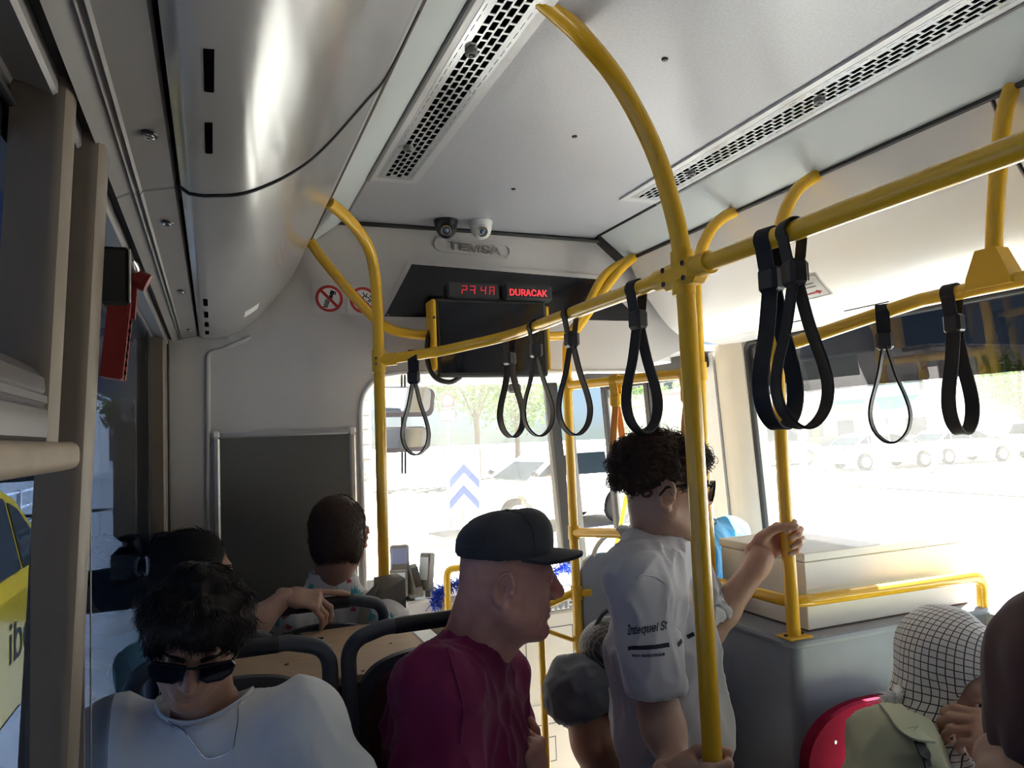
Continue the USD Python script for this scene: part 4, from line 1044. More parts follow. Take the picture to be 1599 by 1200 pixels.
# driving mirrors hanging inside the windscreen
def mirror(label, y, c4, gap):
    m_ = thing('bus_mirror', label, 'mirror')
    P_ = [at(*p, y=y) for p in c4]
    x0 = np.mean([P_[0][0], P_[3][0]]); x1 = np.mean([P_[1][0], P_[2][0]]); z1 = np.mean([P_[0][2], P_[1][2]]); z0 = np.mean([P_[2][2], P_[3][2]])
    c = np.array([(x0 + x1) / 2, y, (z0 + z1) / 2]); w, h = x1 - x0, z1 - z0
    R_ = rotm([0, 0, 1], 14) @ rotm([1, 0, 0], 14)
    obj('housing', moved(extr(Polygon(rrect(w, h, 0.035, 6)), 0.05, XZ), R_, c + (0, 0.05, 0)), 'mirror_back', m_)
    obj('mirror_glass', moved(extr(Polygon(rrect(w - 0.02, h - 0.02, 0.03, 6)), 0.002, XZ), R_, c + (0, -0.0015, 0)), 'mirror_glass', m_)
    return m_, c
mirror('upper driving mirror at the top of the windscreen, behind the partition pole', 3.5, ((585, 603), (679, 603), (679, 648), (585, 648)), 0)
mirror('lower driving mirror in the windscreen, seen through the leftmost strap', 3.5, ((590, 666), (673, 666), (673, 703), (590, 703)), 0)
q = thing('mirror_stay', 'thin black stay of the driving mirrors', 'bracket')
obj('stay', [tube([at(628, 600, y=3.58) + (0, 0, 0.1), at(628, 740, y=3.58)], 0.005, 8), tube([at(633, 600, y=3.58) + (0, 0, 0.1), at(633, 740, y=3.58)], 0.005, 8)], 'black_matt', q)
q = thing('small_camera', 'little black camera with bracket at the top of the windscreen', 'camera')
P_ = at(803, 607, y=3.68)
obj('body', bbox(P_, (0.07, 0.05, 0.05), 0.012), 'black_matt', q)
obj('arm', cyl(P_ + (0, 0, 0.02), P_ + (0, 0.03, 0.08), 0.01), 'black_matt', q)
# pale rounded lamp housing by the front door
q = thing('lamp_housing', 'pale rounded lamp housing with a frosted lens above the front entrance', 'ceiling lamp')
hp = Polygon([(1.06, 2.56), (1.75, 2.56), (1.80, 2.62), (1.78, 3.0), (1.70, 3.10), (1.18, 3.10), (1.08, 3.0)]).buffer(-0.04).buffer(0.04, 6)
obj('housing', extr(hp, 0.04, XY, (0, 0, 1.925)), 'white_gloss', q)
obj('lens', extr(hp.buffer(-0.07), 0.006, XY, (0, 0, 1.921)), 'cream', q)
obj('warning_lamp', lathe([(0, 0), (0.02, 0), (0.015, -0.012), (0, -0.016)], 18, (1.36, 2.78, 1.921)), 'sign_red', q)
q = thing('warning_sticker', 'square notice with an arrow stuck on the right duct panel behind the big straps', 'sticker')
_seg = np.r_[0, np.cumsum(np.linalg.norm(np.diff(COVE, axis=0), axis=1))]
_s0 = np.interp(-0.165, -COVE[:-2, 0], _seg[:-2])
def on_right_duct(poly, off):
    """a flat print laid on the right duct panel: its u runs along the bus from y = 1.69, its v down the curve."""
    v, f = [], []
    for g in getattr(poly, 'geoms', [poly]):
        for k in range(12):
            q_ = g.intersection(sbox(-1, -0.06 + k * 0.01, 1, -0.05 + k * 0.01))
            for w in getattr(q_, 'geoms', [q_]):
                if w.geom_type == 'Polygon' and w.area > 1e-9:
                    a_, b_ = trimesh.creation.triangulate_polygon(w, engine='earcut')
                    f.append(b_ + sum(len(t) for t in v)); v.append(a_)
    v, f = np.vstack(v), np.vstack(f)
    p0, p1 = on_cove(_s0 + 0.045 - v[:, 1]), on_cove(_s0 + 0.046 - v[:, 1])
    t = (p1 - p0) / np.linalg.norm(p1 - p0, axis=1, keepdims=True); n = np.stack([-t[:, 1], t[:, 0]], 1); n *= np.where(n[:, 1:] > 0, -1, 1)
    p = p0 + n * off
    V = np.stack([2 * CXB - p[:, 0], 1.69 - v[:, 0], p[:, 1]], 1)
    return trimesh.Trimesh(np.vstack([V, V]), np.vstack([f, f[:, ::-1] + len(V)]), process=False)
obj('paper', on_right_duct(sbox(-.06, -.045, .06, .045), 0.0012), 'sticker_white', q)
obj('outline', on_right_duct(sbox(-.055, -.040, .055, .040).difference(sbox(-.0535, -.0385, .0535, .0385)), 0.0018), 'sign_black', q)
obj('text_lines', on_right_duct(unary_union([sbox(-0.04, 0.012 - k * 0.012, 0.03, 0.016 - k * 0.012) for k in range(2)]), 0.0018), 'gasket_grey', q)
obj('arrow', on_right_duct(unary_union([sbox(-0.03, -0.024, 0.02, -0.019), Polygon([(0.018, -0.013), (0.036, -0.0215), (0.018, -0.030)])]), 0.0018), 'sign_red', q)
for k in range(2):
    obj('duct_slot', sweep(rrect(0.004, 0.002, 0.0009, 3), [(1.80, 2.02 - k * 0.33 - 0.16, 1.9872), (1.80, 2.02 - k * 0.33, 1.9872)]), 'dark_void', stage.GetPrimAtPath('/World/trim_16'))

# ------------------------------------------------------------------ the street outside
GZ = -0.4
mat('asphalt', (0.30, 0.295, 0.285), rough=0.9, col2=(0.25, 0.245, 0.24), nscale=1.4)
mat('pavement', (0.52, 0.50, 0.46), rough=0.9, col2=(0.46, 0.44, 0.41), nscale=2.0)
mat('car_white', (0.80, 0.80, 0.79), rough=0.2, coat_weight=0.6)
mat('car_dark', (0.075, 0.08, 0.10), rough=0.2, coat_weight=0.6)
mat('car_silver', (0.42, 0.43, 0.45), rough=0.25, coat_weight=0.6)
mat('taxi_yellow', (0.62, 0.38, 0.015), rough=0.22, coat_weight=0.6)
mat('car_glass', (0.02, 0.028, 0.032), rough=0.06)
mat('tyre', (0.02, 0.02, 0.02), rough=0.8)
mat('alloy', (0.65, 0.65, 0.66), rough=0.3, metal=0.7)
mat('plaster', (0.50, 0.46, 0.42), rough=0.85, col2=(0.44, 0.40, 0.37), nscale=0.8)
mat('plaster_grey', (0.30, 0.30, 0.31), rough=0.85)
mat('siding', (0.50, 0.41, 0.37), rough=0.7)
mat('window_dark', (0.04, 0.05, 0.06), rough=0.15)
mat('shop_turquoise', (0.12, 0.50, 0.46), rough=0.5)
mat('chevron_blue', (0.02, 0.07, 0.26), rough=0.5)
mat('chevron_white', (0.75, 0.75, 0.74), rough=0.5)
mat('bark', (0.10, 0.07, 0.05), rough=0.9)
usdkit.material(stage, '/World/Looks/leaves', {'g': ('geometry', {}), 'n': ('noise_texture', {'scale': 1.7, 'detail': 3}), 'r': ('rgb_ramp', {'ramp': [(0.3, (0.035, 0.075, 0.02)), (0.7, (0.10, 0.17, 0.04))]}),
    'p': ('principled_bsdf', {'roughness': 0.6}), 't': ('translucent_bsdf', {'color': (0.12, 0.22, 0.03)}), 'm': ('mix_closure', {'fac': 0.3})},
    [('g.position', 'n.vector'), ('n.fac', 'r.fac'), ('r.color', 'p.base_color'), ('p.BSDF', 'm.closure1'), ('t.BSDF', 'm.closure2')], surface='m.closure')
struct('ground', bb((-60, -60, GZ - 0.1), (160, 160, GZ), 0.01), 'asphalt')
struct('pavement', [bb((18.5, -40, GZ), (60, 45, GZ + 0.12), 0.02)], 'pavement')

def wheel(parent, x, y, r=0.31, s=1):
    w = obj('wheel', moved(lathe([(r * 0.62, -0.09), (r * 0.9, -0.10), (r, -0.07), (r, 0.07), (r * 0.9, 0.10), (r * 0.62, 0.09)], 28), np.array([[1, 0, 0], [0, 0, 1], [0, -1, 0]], float).T, (x, y, r)), 'tyre', parent)
    sp = [Polygon([(-0.02, 0.03), (0.02, 0.03), (0.03, r * 0.6), (-0.03, r * 0.6)])]
    hub = unary_union([affinity.rotate(sp[0], 72 * k, origin=(0, 0)) for k in range(5)] + [ring(0, 0, r * 0.55, r * 0.66), Point(0, 0).buffer(0.06)])
    obj('rim', extr(hub, 0.03, XZ, (x, y - s * 0.085 + 0.015, r)), 'alloy', w)
    obj('brake_disc', extr(Point(0, 0).buffer(r * 0.6), 0.02, XZ, (x, y - s * 0.06, r)), 'gasket_grey', w)
def car(label, loc, rz, paint, kind='saloon', cat='car', text_=None):
    """local: length along x (front at +x), wheels on z = 0."""
    c = thing('van' if kind == 'van' else 'car', label, cat, loc, rz)
    L, W = (4.4, 1.75) if kind == 'saloon' else (4.35, 1.8)
    if kind == 'saloon':
        low = [(-2.2, 0.28), (-2.2, 0.75), (-2.12, 0.93), (-1.5, 0.98), (1.0, 0.94), (1.9, 0.80), (2.15, 0.66), (2.2, 0.45), (2.15, 0.25)]
        top = [(-1.75, 0.95), (-1.2, 1.36), (-0.7, 1.44), (0.0, 1.43), (0.35, 1.36), (1.1, 0.93)]
        axles = (-1.32, 1.33); r = 0.31
    elif kind == 'suv':
        low = [(-2.2, 0.32), (-2.22, 0.95), (-2.1, 1.08), (1.0, 1.06), (1.85, 0.96), (2.12, 0.82), (2.2, 0.55), (2.15, 0.3)]
        top = [(-2.08, 1.05), (-1.85, 1.58), (-1.3, 1.66), (-0.1, 1.65), (0.3, 1.56), (1.05, 1.05)]
        axles = (-1.3, 1.35); r = 0.36
    else:
        low = [(-2.15, 0.28), (-2.18, 1.0), (-2.1, 1.12), (1.25, 1.10), (1.9, 0.98), (2.12, 0.78), (2.18, 0.5), (2.12, 0.25)]
        top = [(-2.12, 1.10), (-2.0, 1.70), (-1.7, 1.80), (0.25, 1.79), (0.65, 1.68), (1.5, 1.09)]
        axles = (-1.3, 1.35); r = 0.31
    body = Polygon(low).buffer(0.05).buffer(-0.05)
    arches = unary_union([Point(a, r).buffer(r + 0.06) for a in axles] + [sbox(a - r - 0.06, -0.2, a + r + 0.06, r) for a in axles])
    b2 = body.difference(arches)
    core = extr(body.difference(unary_union([Point(a, r).buffer(r + 0.06) for a in axles])), 0.02, XZ, (0, 0.01, 0))
    obj('body', [extr(b2, W - 0.10, XZ, (0, (W - 0.10) / 2, 0)), extr(b2.buffer(-0.035), W, XZ, (0, W / 2, 0))], paint, c)
    gh = hull([(x, s * (W / 2 - 0.06 - 0.22 * (z - 0.95)), z) for x, z in top for s in (-1, 1)])
    g = obj('cabin', gh, paint, c)
    T = Polygon(top).buffer(-0.075)
    zb = top[0][1]
    T = T.intersection(sbox(-5, zb + 0.02, 5, 5))
    cuts = unary_union([sbox(x - 0.04, 0, x + 0.04, 3) for x in ((-0.15, -1.1) if kind != 'van' else (0.35, -0.85))])
    for s in (-1, 1):
        for gm in getattr(T.difference(cuts), 'geoms', [T]):
            m = extr(gm, 0.012, XZ, (0, 0, 0)); V = np.asarray(m.vertices)
            V[:, 1] = s * (W / 2 - 0.06 - 0.22 * (V[:, 2] - 0.95) + 0.006) + V[:, 1] + 0.006
            obj('side_window', trimesh.Trimesh(V, m.faces, process=False), 'car_glass', g)
    for (x0, z0), (x1, z1) in ((top[-1], top[-2]), (top[0], top[1])):
        n = np.array([(z1 - z0), -(x1 - x0)]); n /= np.linalg.norm(n); n *= np.sign(n[0]) * np.sign(x0) * 0.006
        w0 = W / 2 - 0.14 - 0.22 * (z0 - 0.95); w1 = W / 2 - 0.14 - 0.22 * (z1 - 0.95)
        obj('windscreen', hull([(x0 + n[0] * e, s * w0, z0 + 0.03 + n[1] * e) for e in (-0.5, 1) for s in (-1, 1)] + [(x1 + n[0] * e, s * w1, z1 - 0.02 + n[1] * e) for e in (-0.5, 1) for s in (-1, 1)]), 'car_glass', g)
    for a in axles:
        for s in (-1, 1):
            wheel(c, a, s * (W / 2 - 0.10), r, -s if False else (1 if s < 0 else -1))
    for s in (-1, 1):
        obj('headlamp', bbox((2.10, s * (W / 2 - 0.25), 0.68), (0.12, 0.32, 0.12), 0.04), 'chrome', c)
        obj('tail_lamp', bbox((-2.16, s * (W / 2 - 0.2), 0.82), (0.08, 0.22, 0.2), 0.03), 'sign_red', c)
        obj('wing_mirror', bbox((0.95 if kind != 'van' else 1.15, s * (W / 2 + 0.05), 1.02 if kind == 'saloon' else 1.2), (0.1, 0.18, 0.12), 0.03), 'black_matt', c)
    return c
# taxi alongside, ahead on the left
tx = car('bright yellow taxi van seen through the left window below the ledge', (-2.18, 6.45, GZ), 90, 'taxi_yellow', 'van', 'taxi')
Mtx = np.stack([[1, 0, 0], [0, 0, 1], [0, -1, 0]], 1).astype(float)
obj('lettering', text('ibe', 0.26, Mtx, (-0.52, -0.901, 0.64), 0.004, False, 0.62), 'sign_black', tx)
obj('roof_bar', [tube([(-1.6, s * 0.62, 1.83), (0.1, s * 0.62, 1.83)], 0.02, 10) for s in (-1, 1)], 'black_matt', tx)
# parked cars across the road on the right
for lab, px, py, rz, m, k in (('white hatchback with alloy wheels parked across the road on the right, centre of the window', 1376, 731, 180, 'car_white', 'saloon'),
                              ('dark van parked across the road behind the big straps', 1205, 727, 180, 'car_dark', 'van'),
                              ('white car parked beyond the traffic cone post on the right', 1500, 722, 180, 'car_white', 'saloon'),
                              ('silver car at the far right edge of the side window', 1662, 713, 180, 'car_silver', 'suv')):
    P_ = at(px, py, z=GZ + 0.12)
    car(lab, (P_[0], P_[1], GZ + 0.12), rz + 180 - 38 + 28, m, k)
# white car crossing ahead
P_ = at(820, 800, z=GZ)
car('white off-road car crossing ahead of the windscreen', (7.0, 15.2, GZ), 188, 'car_white', 'suv')
P_ = at(655, 838, z=GZ)

# chevron board
q = thing('chevron_board', 'white road board with two blue chevrons pointing up, beyond the windscreen', 'road sign')
yb = 14.0
a_, b_ = at(697, 705, y=yb), at(752, 790, y=yb)
obj('board', bb((a_[0], yb, b_[2] - 0.05), (b_[0], yb + 0.05, a_[2]), 0.01), 'chevron_white', q)
for py in (725, 758):
    l, m_, r_ = at(702, py + 25, y=yb), at(724, py, y=yb), at(748, py + 25, y=yb)
    t = 0.17
    obj('chevron', extr(Polygon([(l[0], l[2]), (m_[0], m_[2]), (r_[0], r_[2]), (r_[0], r_[2] - t), (m_[0], m_[2] - t), (l[0], l[2] - t)]), 0.01, XZ, (0, yb, 0)), 'chevron_blue', q)
obj('cap', bb((a_[0] - 0.05, yb, a_[2]), (b_[0] + 0.1, yb + 0.06, a_[2] + 0.10), 0.01), 'plaster_grey', q)
obj('post', cyl((a_[0] + 0.3, yb + 0.08, GZ), (a_[0] + 0.3, yb + 0.08, a_[2]), 0.04), 'gasket_grey', q)
def round_sign(label, px, py, yb, r, plate=False):
    P_ = at(px, py, y=yb)
    s_ = thing('traffic_sign', label, 'traffic sign', (P_[0], yb, 0))
    obj('disc', extr(Point(0, 0).buffer(r), 0.02, XZ, (0, 0, P_[2])), 'chevron_white', s_)
    obj('ring', extr(ring(0, 0, r * 0.78, r * 1.0), 0.006, XZ, (0, -0.02, P_[2])), 'sign_red', s_)
    if plate:
        obj('plate', bb((-r * 1.15, -0.02, P_[2] - r * 3.0), (r * 1.15, 0, P_[2] - r * 1.3), 0.01), 'chevron_white', s_)
        obj('plate_border', extr(sbox(-r * 1.15, P_[2] - r * 3, r * 1.15, P_[2] - r * 1.3).difference(sbox(-r * 1.05, P_[2] - r * 2.9, r * 1.05, P_[2] - r * 1.4)), 0.006, XZ, (0, -0.02, 0)), 'sign_red', s_)
    obj('post', cyl((0, 0.03, GZ), (0, 0.03, P_[2]), 0.03), 'gasket_grey', s_)
round_sign('round red-edged traffic sign with a square plate under it, beyond the windscreen', 699, 626, 16.0, 0.155, True)
round_sign('small round red-edged traffic sign left of the chevron board', 699, 706, 18.0, 0.10)
# timber-sided building at the left edge of the windscreen
q = thing('sided_building', 'building with pinkish horizontal boards at the left edge of the windscreen', 'building')
yb = 12.0
x0, x1 = at(520, 700, y=yb)[0], at(581, 700, y=yb)[0]
obj('wall', bb((x0 - 3, yb + 0.06, GZ), (x1, yb + 3, 3.4), 0.02), 'plaster', q)
ys_ = [at(575, p, y=yb)[2] for p in (560, 585, 605, 625, 649, 671, 695, 718, 738)]
for a, b in zip(ys_[:-1], ys_[1:]):
    obj('siding_board', bb((x0 - 3, yb, b + 0.012), (x1, yb + 0.07, a), 0.015), 'siding', q)
for py in (742, 752):
    z = at(575, py, y=yb)[2]
    obj('ledge', bb((x0 - 3, yb - 0.06, z - 0.05), (x1 + 0.05, yb + 0.08, z), 0.01), 'chevron_white', q)
def block(label, x0, x1, y0, y1, h, m, face, nx, nz, wz=1.2, name='apartment_building'):
    b = thing(name, label, 'building')
    obj('walls', bb((x0, y0, GZ), (x1, y1, h), 0.05), m, b)
    obj('roof', bb((x0 - 0.2, y0 - 0.2, h), (x1 + 0.2, y1 + 0.2, h + 0.25), 0.03), 'plaster_grey', b)
    for i in range(nx):
        for k in range(nz):
            z0 = GZ + 0.9 + k * (h - GZ - 0.6) / nz
            if face == 'y':
                xa = x0 + (i + 0.25) * (x1 - x0) / nx; xb = x0 + (i + 0.75) * (x1 - x0) / nx
                obj('window', bb((xa, y0 - 0.04, z0), (xb, y0 + 0.05, z0 + wz), 0.02), 'window_dark', b)
                obj('balcony', bb((xa - 0.2, y0 - 0.7, z0 - 0.25), (xb + 0.2, y0 + 0.05, z0 - 0.1), 0.02), m, b)
            else:
                ya = y0 + (i + 0.25) * (y1 - y0) / nx; yb_ = y0 + (i + 0.75) * (y1 - y0) / nx
                obj('window', bb((x0 - 0.04, ya, z0), (x0 + 0.05, yb_, z0 + wz), 0.02), 'window_dark', b)
    return b
block('long grey apartment block in the distance through the left window', -34, -9.0, 66, 78, 6.2, 'plaster', 'y', 8, 3)
block('low building with turquoise shop front across the road on the right', 46, 58, 36, 58, 6.5, 'plaster', 'x', 7, 2)
q = thing('shop_awning', 'turquoise shop awning across the road, seen above the parked cars', 'awning')
obj('canopy', hull([(x, y, z) for y in (37, 46) for x, z in ((45.9, 3.3), (44.0, 2.4), (45.9, 3.0), (44.0, 2.25))]), 'shop_turquoise', q)
obj('fascia', bb((45.7, 37, 3.3), (45.95, 46, 4.2), 0.02), 'shop_turquoise', q)
block('brown building behind the dark van across the road', 44, 58, 60, 76, 8.0, 'plaster', 'x', 5, 3)
q = thing('red_shop_sign', 'red sign with white letters beyond the front door', 'sign')
P_ = at(1048, 622, d=25)
c_ = np.array([P_[0], P_[1], P_[2]])
Rs = rotm([0, 0, 1], -35)
obj('board', moved(bbox((0, 0.04, 0), (1.6, 0.08, 0.42), 0.02), Rs, c_), 'sign_red', q)
obj('letters', moved(text('IIa', 0.15, XZ, (-0.26, -0.002, -0.05), 0.01, True, 0.24), Rs, c_), 'chevron_white', q)
obj('post', cyl(c_ + (0, 0.05, -0.2), (c_[0], c_[1] + 0.05, GZ), 0.05), 'gasket_grey', q)
# trees
def tree(label, x, y, h, r, seed, name='street_tree'):
    g = np.random.default_rng(seed)
    t = thing(name, label, 'tree', (x, y, GZ))
    obj('trunk', tube(spline([(0, 0, 0), (0.05, 0.02, h * 0.3), (-0.05, 0.05, h * 0.55), (0.05, 0, h * 0.8)], 5), 0.14, 10, scale=np.linspace(1.2, 0.4, 16)), 'bark', t)
    for k in range(6):
        a = g.uniform(0, 6.28); e = np.array([math.cos(a) * r * 0.7, math.sin(a) * r * 0.7, h * g.uniform(0.65, 0.9)])
        obj('branch', tube(spline([(0, 0, h * 0.4), e * 0.5 + (0, 0, h * 0.25), e], 4), 0.05, 7), 'bark', t)
    n = 3200
    cl = g.normal(0, 1, (26, 3)); cl /= np.linalg.norm(cl, axis=1, keepdims=True); cl *= g.uniform(0.35, 0.9, (26, 1)) * np.array([r, r, h * 0.32])
    c = cl[g.integers(26, size=n)] + g.normal(0, r * 0.17, (n, 3)) + (0, 0, h * 0.7)
    u = g.normal(0, 1, (n, 3)); u /= np.linalg.norm(u, axis=1, keepdims=True); v = np.cross(u, g.normal(0, 1, (n, 3))); v /= np.linalg.norm(v, axis=1, keepdims=True)
    s = g.uniform(0.07, 0.14, (n, 1))
    V = np.stack([c - u * s, c + v * s * 0.5, c + u * s, c - v * s * 0.5], 1).reshape(-1, 3)
    f = np.arange(n * 4).reshape(-1, 4)
    obj('foliage', (V, f), 'leaves', t, smooth=False, kind='stuff')
for k, (lab, x, y, h, r) in enumerate((('leafy tree above the parked cars at the right edge of the side window', 42.0, 27.5, 6.0, 2.6), ('bushy tree behind the red sign by the front door', 17.5, 27.0, 4.2, 1.9), ('leafy tree ahead at the right half of the windscreen', 10.5, 30.0, 6.5, 2.6),
                                   ('dark tree beside the apartment block in the left window', -2.6, 30.0, 4.3, 1.0), ('tree on the left of the road ahead, behind the driving mirrors', 3.6, 26.0, 4.8, 1.7), ('tree behind the off-road car', 14.0, 34.0, 6.0, 2.6))):
    tree(lab, x, y, h, r, 40 + k)
q = thing('roadside_fence', 'pale roadside fence seen far down the left window', 'fence')
for k in range(7):
    obj('fence_post', bb((-4.6, 18 + k * 2.0, GZ), (-4.5, 18.1 + k * 2.0, 0.75), 0.01), 'chevron_white', q)
for z in (0.25, 0.65):
    obj('fence_bar', bb((-4.57, 18, z), (-4.53, 30.1, z + 0.06), 0.01), 'chevron_white', q)
q = thing('marker_post', 'reddish bollard in front of the parked cars on the right', 'bollard')
P_ = at(1460, 738, z=GZ + 0.12)
obj('post', lathe([(0.16, 0), (0.16, 0.08), (0.11, 0.1), (0.10, 0.9), (0.06, 0.98), (0, 1.0)], 16, (P_[0], P_[1], GZ + 0.12)), 'siding', q)
q = thing('lamp_post', 'pale post standing before the dark van across the road', 'post')
P_ = at(1256, 742, z=GZ + 0.12)
obj('post', lathe([(0.20, 0), (0.2, 0.15), (0.15, 0.2), (0.13, 5.0), (0, 5.0)], 16, (P_[0], P_[1], GZ + 0.12)), 'chevron_white', q)

MIRR = ((1.30, 1.755, -0.355, -0.262), (1.14, 1.275, -0.365, -0.262))
q = thing('side_mirror', 'black two-part outside mirror of the bus seen through the left window', 'mirror')
for z0, z1, x0, x1 in MIRR:
    obj('housing', bb((x0, 3.17, z0), (x1, 3.28, z1), 0.025), 'black_gloss', q)
    obj('mirror_glass', bb((x0 + 0.015, 3.167, z0 + 0.02), (x1 - 0.015, 3.171, z1 - 0.02), 0.001), 'car_glass', q)
obj('arm', [tube([(-0.30, 3.22, 1.79), (-0.25, 3.36, 1.85)], 0.015, 10), tube([(-0.30, 3.22, 1.15), (-0.30, 3.22, 1.72)], 0.012, 10)], 'black_matt', q)

# ------------------------------------------------------------------ people
from scipy.spatial import cKDTree
def skin(name, c, c2):
    mat(name, c, rough=0.52, col2=c2, nscale=30, bump=0.06, bscale=350, bdist=0.0006, subsurface_weight=0.12, subsurface_scale=0.01, subsurface_radius=(1.0, 0.35, 0.2))
skin('skin_olive', (0.37, 0.20, 0.135), (0.33, 0.17, 0.115))
skin('skin_old', (0.62, 0.34, 0.285), (0.52, 0.26, 0.22))
skin('skin_light', (0.46, 0.29, 0.22), (0.42, 0.255, 0.19))
mat('eye_white', (0.72, 0.69, 0.65), rough=0.2)
mat('iris', (0.03, 0.018, 0.01), rough=0.1)
mat('lips', (0.33, 0.13, 0.11), rough=0.5)
def hairm(name, col):
    usdkit.material(stage, f'/World/Looks/{name}', {'p': ('principled_bsdf', {'base_color': col, 'roughness': 0.5, 'specular_ior_level': 0.28})}, [], surface='p.BSDF')
hairm('hair_dark', (0.018, 0.011, 0.009)); hairm('hair_brown', (0.055, 0.028, 0.018)); hairm('hair_black', (0.011, 0.009, 0.009))
def cloth(name, c, c2, **kw):
    mat(name, c, rough=0.9, col2=c2, nscale=4, bump=0.15, bscale=500, bdist=0.0005, sheen_weight=0.15, **kw)
cloth('tee_white', (0.82, 0.84, 0.87), (0.76, 0.78, 0.81)); cloth('tee_grey', (0.50, 0.49, 0.53), (0.45, 0.44, 0.48)); cloth('tee_wine', (0.19, 0.007, 0.075), (0.16, 0.006, 0.062))
cloth('tee_blue', (0.01, 0.22, 0.42), (0.01, 0.195, 0.38)); cloth('teal_top', (0.30, 0.50, 0.48), (0.26, 0.45, 0.43)); cloth('floral_white', (0.68, 0.67, 0.68), (0.62, 0.61, 0.62))
cloth('shirt_sage', (0.50, 0.53, 0.38), (0.45, 0.48, 0.34)); cloth('scarf_brown', (0.105, 0.048, 0.042), (0.075, 0.034, 0.031)); cloth('denim_grey', (0.10, 0.11, 0.135), (0.08, 0.088, 0.11))
cloth('trousers_dark', (0.03, 0.032, 0.04), (0.025, 0.026, 0.032)); cloth('cap_grey', (0.035, 0.037, 0.048), (0.03, 0.031, 0.04))
mat('print_teal', (0.10, 0.42, 0.50), rough=0.9); mat('print_red', (0.42, 0.06, 0.09), rough=0.9); mat('print_black', (0.02, 0.02, 0.03), rough=0.9)
mat('shoe', (0.05, 0.05, 0.05), rough=0.6)
mat('silver_chain', (0.6, 0.6, 0.6), rough=0.25, metal=1.0)
mat('shade_lens', (0.006, 0.006, 0.010), rough=0.04, coat_weight=0.5)
mat('shade_frame', (0.012, 0.012, 0.014), rough=0.25)
mat('hair_tie', (0.5, 0.5, 0.55), rough=0.3)
# checked headscarf: fine grid lines along the mesh's own st
usdkit.material(stage, '/World/Looks/scarf_check', {
    'uv': ('uvmap', {'attribute': 'st'}), 'g': ('geometry', {}), 'nz': ('noise_texture', {'scale': 9.0, 'detail': 2}), 'vm': ('vector_math', {'math_type': 'multiply_add', 'vector2': (0.10, 0.10, 0.10)}),
    's': ('separate_xyz', {}), 'fu': ('math', {'math_type': 'fraction'}), 'fv': ('math', {'math_type': 'fraction'}),
    'lu': ('math', {'math_type': 'less_than', 'value2': 0.14}), 'lv': ('math', {'math_type': 'less_than', 'value2': 0.14}), 'mx': ('math', {'math_type': 'maximum'}),
    'mix': ('mix_color', {'a': (0.74, 0.74, 0.74), 'b': (0.06, 0.06, 0.085)}), 'p': ('principled_bsdf', {'roughness': 0.85, 'sheen_weight': 0.2})},
    [('g.position', 'nz.vector'), ('nz.color', 'vm.vector1'), ('uv.UV', 'vm.vector3'), ('vm.vector', 's.vector'), ('s.x', 'fu.value1'), ('s.y', 'fv.value1'), ('fu.value', 'lu.value1'), ('fv.value', 'lv.value1'),
     ('lu.value', 'mx.value1'), ('lv.value', 'mx.value2'), ('mx.value', 'mix.fac'), ('mix.result', 'p.base_color')], surface='p.BSDF')

def P(px, py, d):
    return at(px, py, d=d)

def union(ms):
    """one continuous surface from several closed ones."""
    try:
        out = None
        for m in ms:
            k = m3.Manifold(m3.Mesh(np.asarray(m.vertices, np.float32), np.asarray(m.faces, np.uint32)))
            if k.status() != m3.Error.NoError or k.num_tri() == 0:
                raise ValueError
            if k.volume() < 0:
                raise ValueError
            out = k if out is None else out + k
        q = out.to_mesh()
        return trimesh.Trimesh(np.array(q.vert_properties[:, :3], float), np.array(q.tri_verts), process=False)
    except Exception:
        return cat_(ms)

